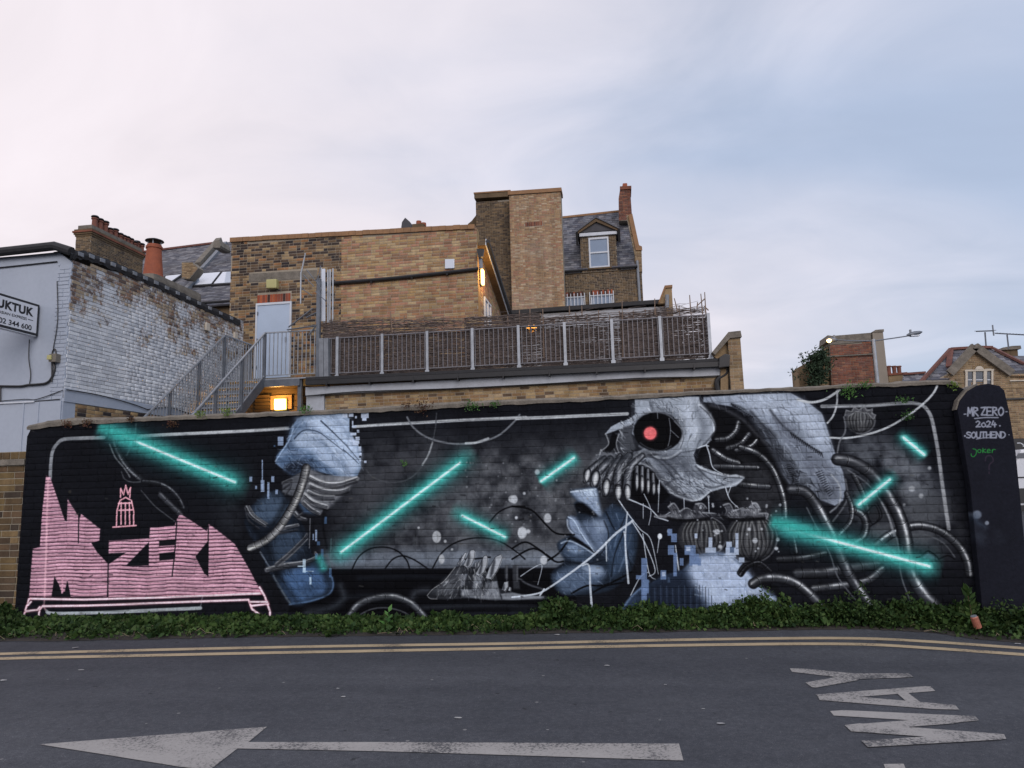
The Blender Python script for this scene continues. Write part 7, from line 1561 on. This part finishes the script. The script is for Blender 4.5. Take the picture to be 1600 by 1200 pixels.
# aerials
def aerial(label, mast0, mast1, boom, els, Y):
    pl = front(Y); T = thing('tv_aerial', label, 'aerial', pl.P(*pl.hit(*mast0)), 'television aerials on the right hand roofs'); MB().tube([pl.P(*pl.hit(*mast0)), pl.P(*pl.hit(*mast1))], .03, 6).build('mast', M_galvd, T)
    a, b = pl.P(*pl.hit(*boom[0])), pl.P(*pl.hit(*boom[1])); MB().tube([a, b], .02, 6).build('boom', M_galvd, T)
    for i in range(els):
        p = a+(b-a)*(i/(els-1)); MB().tube([p+v3(0, -.22, -.02), p+v3(.05, .22, .06)], .012, 5).build('element', M_galvd, T)
    p = b; MB().tube([p+v3(0, 0, -.2), p+v3(0, 0, .25)], .03, 5).build('reflector', M_galvd, T)
aerial('left television aerial with a short mast above the gable', (1541, 545), (1539, 519), ((1525, 518), (1552, 517)), 8, YG+2)
aerial('right television aerial with a long boom above the square chimney', (1576, 545), (1573.5, 523), ((1555, 521), (1610, 524)), 12, YG+3.5)
# van beyond the pier
YV = 8.5; FV = front(YV); VT = thing('parked_van', 'white van parked beyond the black pier at the right edge', 'van', FV.P(FV.hit(1640, 800)[0], 0))
M_vanw = plain('white van paint', (.62, .65, .7), .3, var=.05, spec=.6); vx = FV.hit(1585, 740)[0]
def vz(py): return FV.hit(1592, py)[1]
zt, zb = vz(706), vz(792)
prof = [(vx, vz(785)), (vx-.03, vz(765)), (vx, vz(745)), (vx+.06, vz(722)), (vx+.18, zt+.05), (vx+4.2, zt+.05), (vx+4.3, vz(745)), (vx+4.3, vz(790)), (vx, vz(790))]
bd = MB().prism(FV, prof, 0, -1.8).build('body', M_vanw, VT, bevel=.05)
MB().prism(FV, [(vx+.04, vz(716)), (vx+4.1, vz(716)), (vx+4.1, vz(708)), (vx+.12, vz(708))], .012, .0005).build('side_window', M_glass_d, VT)
MB().prism(FV, [(vx-.0, vz(747)), (vx+4.2, vz(747)), (vx+4.2, vz(745)), (vx-.0, vz(745))], .012, .0005).build('side_moulding', M_black, VT)
MB().prism(FV, [(vx-.05, vz(786)), (vx+.5, vz(786)), (vx+.5, vz(763)), (vx-.05, vz(763))], .02, .0005).build('rear_lamp_panel', M_black, VT)
for x in (vx+.75, vx+3.3):
    wh = MB().tube([(x, YV+.02, .33), (x, YV-.03, .33)], .33, 20).build('wheel', M_black, VT); sub(MB().tube([(x, YV-.031, .33), (x, YV-.045, .33)], .2, 16), 'rim', M_galv, wh)

# ================================================================ plants along the foot of the wall
tops = [(-90, 950), (0, 950), (30, 974), (100, 970), (170, 966), (230, 972), (300, 972), (350, 964), (440, 977), (500, 975), (560, 978), (640, 978), (680, 960), (735, 972), (760, 982), (800, 975), (830, 958), (870, 938), (900, 956), (960, 958), (1010, 950), (1050, 958), (1100, 962), (1150, 948), (1205, 932), (1240, 948), (1275, 955), (1310, 944), (1360, 928), (1400, 948), (1430, 940), (1470, 956), (1500, 952), (1522, 935), (1550, 955), (1600, 944), (1690, 950)]
FVg = front(-.3); TX = [FVg.hit(*p) for p in tops]; txx = np.array([p[0] for p in TX]); tzz = np.array([p[1] for p in TX])
FX = np.array([p[0] for p in VF]); FY = np.array([p[1] for p in VF])
tzz = tzz*np.where(txx < -1, .74, .95)
rs = np.random.RandomState(17)
xa, xb = txx[0], txx[-1]
bank = Canvas(4, 4, lambda x, y: (x, y), (0, 0, 0)) if False else None
def nz(x, s, k): return sum(math.sin(x*s*f+k*f*1.7)*a for f, a in ((1, 1), (2.3, .6), (5.1, .4)))/2
Pa, Da = [], []
for c in range(520):
    x = rs.uniform(xa, xb); H = float(np.interp(x, txx, tzz)); Dp = float(-np.interp(x, FX, FY)); r = rs.uniform(.05, .15); Dp *= rs.uniform(.72, 1.04)
    fy_ = rs.rand()**1.2; yc = -.02-fy_*max(.05, Dp-r*.9-.02); h = max(.05, H*(1-.62*fy_**1.6)*rs.uniform(.45, 1.22)*(1+.2*nz(x, 4, 3)))
    n = int(60+520*r*h/.06*.5); n = min(n, 230)
    th = rs.rand(n)*2*math.pi; ph = np.arccos(1-rs.rand(n)*1.0); rad = 1-np.abs(rs.normal(0, .14, n)); 
    dx, dy, dz = np.sin(ph)*np.cos(th), np.sin(ph)*np.sin(th), np.cos(ph)
    Pc = np.stack([x+r*1.1*dx*rad, np.minimum(yc+r*dy*rad, -.012), h*(.25+.75*dz)*rad+.01], 1); Dc = np.stack([dx*.8, dy*.8-.25, dz*.5+.1], 1)+rs.normal(0, .5, (n, 3))
    Pa.append(Pc); Da.append(Dc)
n = 9000; X = rs.uniform(xa, xb, n); Dp = -np.interp(X, FX, FY); Pa.append(np.stack([X, -.02-rs.rand(n)*(Dp-.03), rs.rand(n)*.06+.01], 1)); Da.append(rs.normal(0, .6, (n, 3))+(0, -.2, .2))
P = np.concatenate(Pa); D = np.concatenate(Da)
kb = rs.rand(len(P)) < .16; vb = leaves(P[kb], D[kb], .066, M_leaf, 'broad_weeds', None, rs, aspect=.7); vb['kind'] = 'stuff'; vb['label'] = 'broader leaved weeds mixed through the strip of growth at the wall foot'; vb['category'] = 'weeds'; P, D = P[~kb], D[~kb]
vg = leaves(P, D, .036, M_leaf, 'verge_weeds', None, rs, aspect=.8); vg['kind'] = 'stuff'; vg['label'] = 'dense low dark green weeds along the foot of the painted wall'; vg['category'] = 'weeds'
m = MB()
for i in range(120):
    x = rs.uniform(xa, xb); Dp = float(-np.interp(x, FX, FY)); y = -rs.uniform(.3, 1)*Dp; a = rs.uniform(0, 6.28); L = rs.uniform(.04, .16); z = rs.uniform(.01, .05)
    m.tube([(x, y, z), (x+L*.5*math.cos(a), y+L*.3*math.sin(a), z+rs.uniform(0, .05)), (x+L*math.cos(a), y+L*.5*math.sin(a), z)], .002, 3)
o = m.build('dead_stems', plain('dry straw stem', (.3, .24, .16), .9)); tag(o, 'dry straw coloured stems lying along the front of the weeds', 'stems', kind='stuff')
# stems and sprays standing proud of the mass
n = 900; X = rs.uniform(xa, xb, n); Hx = np.interp(X, txx, tzz); P = []; D = []
for i in range(n):
    y = -rs.uniform(.05, .35); h = Hx[i]*rs.uniform(.85, 1.3)*(1 if y > -.25 else .8)*(1+.15*nz(X[i], 9, 1))
    for k in range(9): P.append((X[i]+rs.normal(0, .018), y+rs.normal(0, .02), h-k*.017)); D.append(rs.normal(size=3)+(0, -.2, .4))
vg = leaves(np.array(P), np.array(D), .036, M_leaf, 'weed_sprays', None, rs, aspect=.6); vg['kind'] = 'stuff'; vg['label'] = 'loose leafy sprays rising out of the weeds at the wall'; vg['category'] = 'weeds'
# one taller fresh green weed
def weed(name, label, px, py, Y, h, n, size, mat, spread=1, cat='weed', group=None, up=.2, asp=.45):
    o = at(px, py, Y); T = thing(name, label, cat, o, group); P, D = [], []; r = np.random.RandomState(int(px))
    MB().tube([o, o+v3(.01, 0, h*.5), o+v3(-.005, 0, h*.9)], .005, 5, .002).build('stem', M_leafl if mat is M_leafl else M_wood, T)
    for i in range(n):
        t = (i+.5)/n; a = i*2.4; P.append(o+v3(0, 0, h*t)); D.append(v3(math.cos(a)*spread, math.sin(a)*spread, up+.9*t))
    leaves(np.array(P), np.array(D), size, mat, 'leaf_cluster', T, r, aspect=asp); return T
weed('tall_weed', 'single upright bright green weed at the foot of the wall below the grey hose arch', 607, 993, -.42, .24, 12, .1, M_leafl, .8, up=.15)
weed('tall_weed', 'pale leafed shoot rising beside the black pier at the right', 1519, 985, -.4, .36, 34, .085, M_leaf, .8, up=.2)
weed('tall_weed', 'taller nettle like shoot against the wall under the face in profile', 876, 975, -.25, .25, 26, .06, M_leaf, .8)
# tufts on and in the wall
tf = [(107, 664, M_leafr, .1, 'reddish tuft at the left end of the wall top'), (136, 662, M_leafr, .12, 'reddish tuft left of the first teal beam'), (205, 655, M_leafr, .08, 'small red tuft on the coping right of the first beam'), (270, 664, M_leafr, .1, 'reddish tuft hanging below the coping under the stairs'), (315, 648, M_leafy, .1, 'yellowish tuft on the coping below the stair rail'), (354, 644, M_leafy, .13, 'bright lime tuft on the coping below the stairs'),
      (478, 641, M_leafl, .11, 'green tuft on the coping by the white pilaster'), (662, 638, M_leafr, .17, 'large reddish weed hanging on the wall top left of centre'), (636, 633, M_leafr, .08, 'small reddish sprig beside the large reddish weed'), (738, 637, M_leafl, .14, 'green clump spilling over the coping near the centre'), (772, 633, M_leafl, .08, 'small green sprig right of the central green clump'),
      (1326, 612, M_leafl, .15, 'green clump hanging over the coping above the small beam'), (1352, 603, M_leafl, .1, 'low green clump on the coping below the street lamp'), (1410, 627, M_leafl, .09, 'little fern in the wall crossing the white frame line'), (1417, 652, M_leafl, .11, 'little fern in the wall below the white frame line'), (632, 725, M_leafl, .06, 'tiny fern growing from a joint above the smoke'), (1490, 604, M_leafy, .08, 'yellow green moss tuft at the joint of wall and pier')]
for px, py, mt, h, lab in tf:
    r = np.random.RandomState(int(px)); o = at(px, py, -.045); h *= .85; n = int(900*h); P = o+r.normal(size=(n, 3))*(h*.42, .014, h*.26)+(0, -.01, h*.1); D = r.normal(size=(n, 3))*(1, .4, 1)+(0, -.5, .3)
    lv_ = leaves(P, D, .028, mt, 'wall_tuft', None, r, loc=o, aspect=.45); tag(lv_, lab, 'weed', 'weeds growing on the painted wall', kind='stuff')
# drink can caught in the plants, litter
cpos = at(1525, 972, -.62); DC = thing('drink_can', 'crushed orange and red drink can caught in the plants by the pier', 'can', cpos)
M_can = plain('orange printed can', (.42, .16, .11), .4, .2, var=.3, scale=20)
ax = v3(-.3, -.1, 1); ax /= np.linalg.norm(ax)
MB().tube([cpos-ax*.055, cpos-ax*.05, cpos+ax*.045, cpos+ax*.052], [.024, .032, .032, .026], 14).build('can_body', M_can, DC); MB().tube([cpos+ax*.0525, cpos+ax*.058], .026, 14).build('can_lid', M_galv, DC)
M_litter = plain('white litter', (.36, .36, .36), .8, var=.1)
for i, (px, py, s, lab) in enumerate([(1126, 1132, .045, 'white paper scrap on the road between the arrow and the W'), (1099, 1109, .03, 'small white scrap above the larger paper scrap'), (948, 1041, .04, 'thin white scrap on the road below the skull'), (1040, 1071, .03, 'little white speck right of the road centre'), (528, 1077, .03, 'white scrap on the road left of centre, upper one'), (536, 1090, .035, 'white scrap on the road left of centre, lower one'), (127, 1048, .05, 'white scrap near the left end of the yellow lines'), (118, 1013, .07, 'long pale scrap beside the yellow lines at the left'),
        (6, 1064, .06, 'pale curled scrap at the left edge of the road'), (716, 1123, .05, 'bright fallen scrap in the middle of the road'), (870, 993, .06, 'white litter on the verge below the face'), (792, 985, .07, 'curled white tag hanging in the weeds'), (1448, 986, .05, 'white litter on the verge before the pier'), (1590, 1007, .06, 'white litter at the right end of the verge'), (856, 1142, .02, 'tiny stone on the road right of centre'), (1042, 1166, .025, 'tiny white speck above the tail of the arrow')]):
    o = v3(*GR.hit(px, py), .006); r = random.Random(i); s *= .7; m = MB(); k = [o+v3(s*(math.cos(t)*r.uniform(.5, 1)), s*.6*math.sin(t)*r.uniform(.5, 1), r.uniform(0, s*.12)) for t in np.linspace(0, 5.4, 6)]
    m.quad(k[0], k[1], k[2], k[3]); m.quad(k[0], k[3], k[4], k[5]); top_mesh(m, 'litter_scrap', M_litter, lab, 'litter', o, 'scraps of litter on the road and verge')
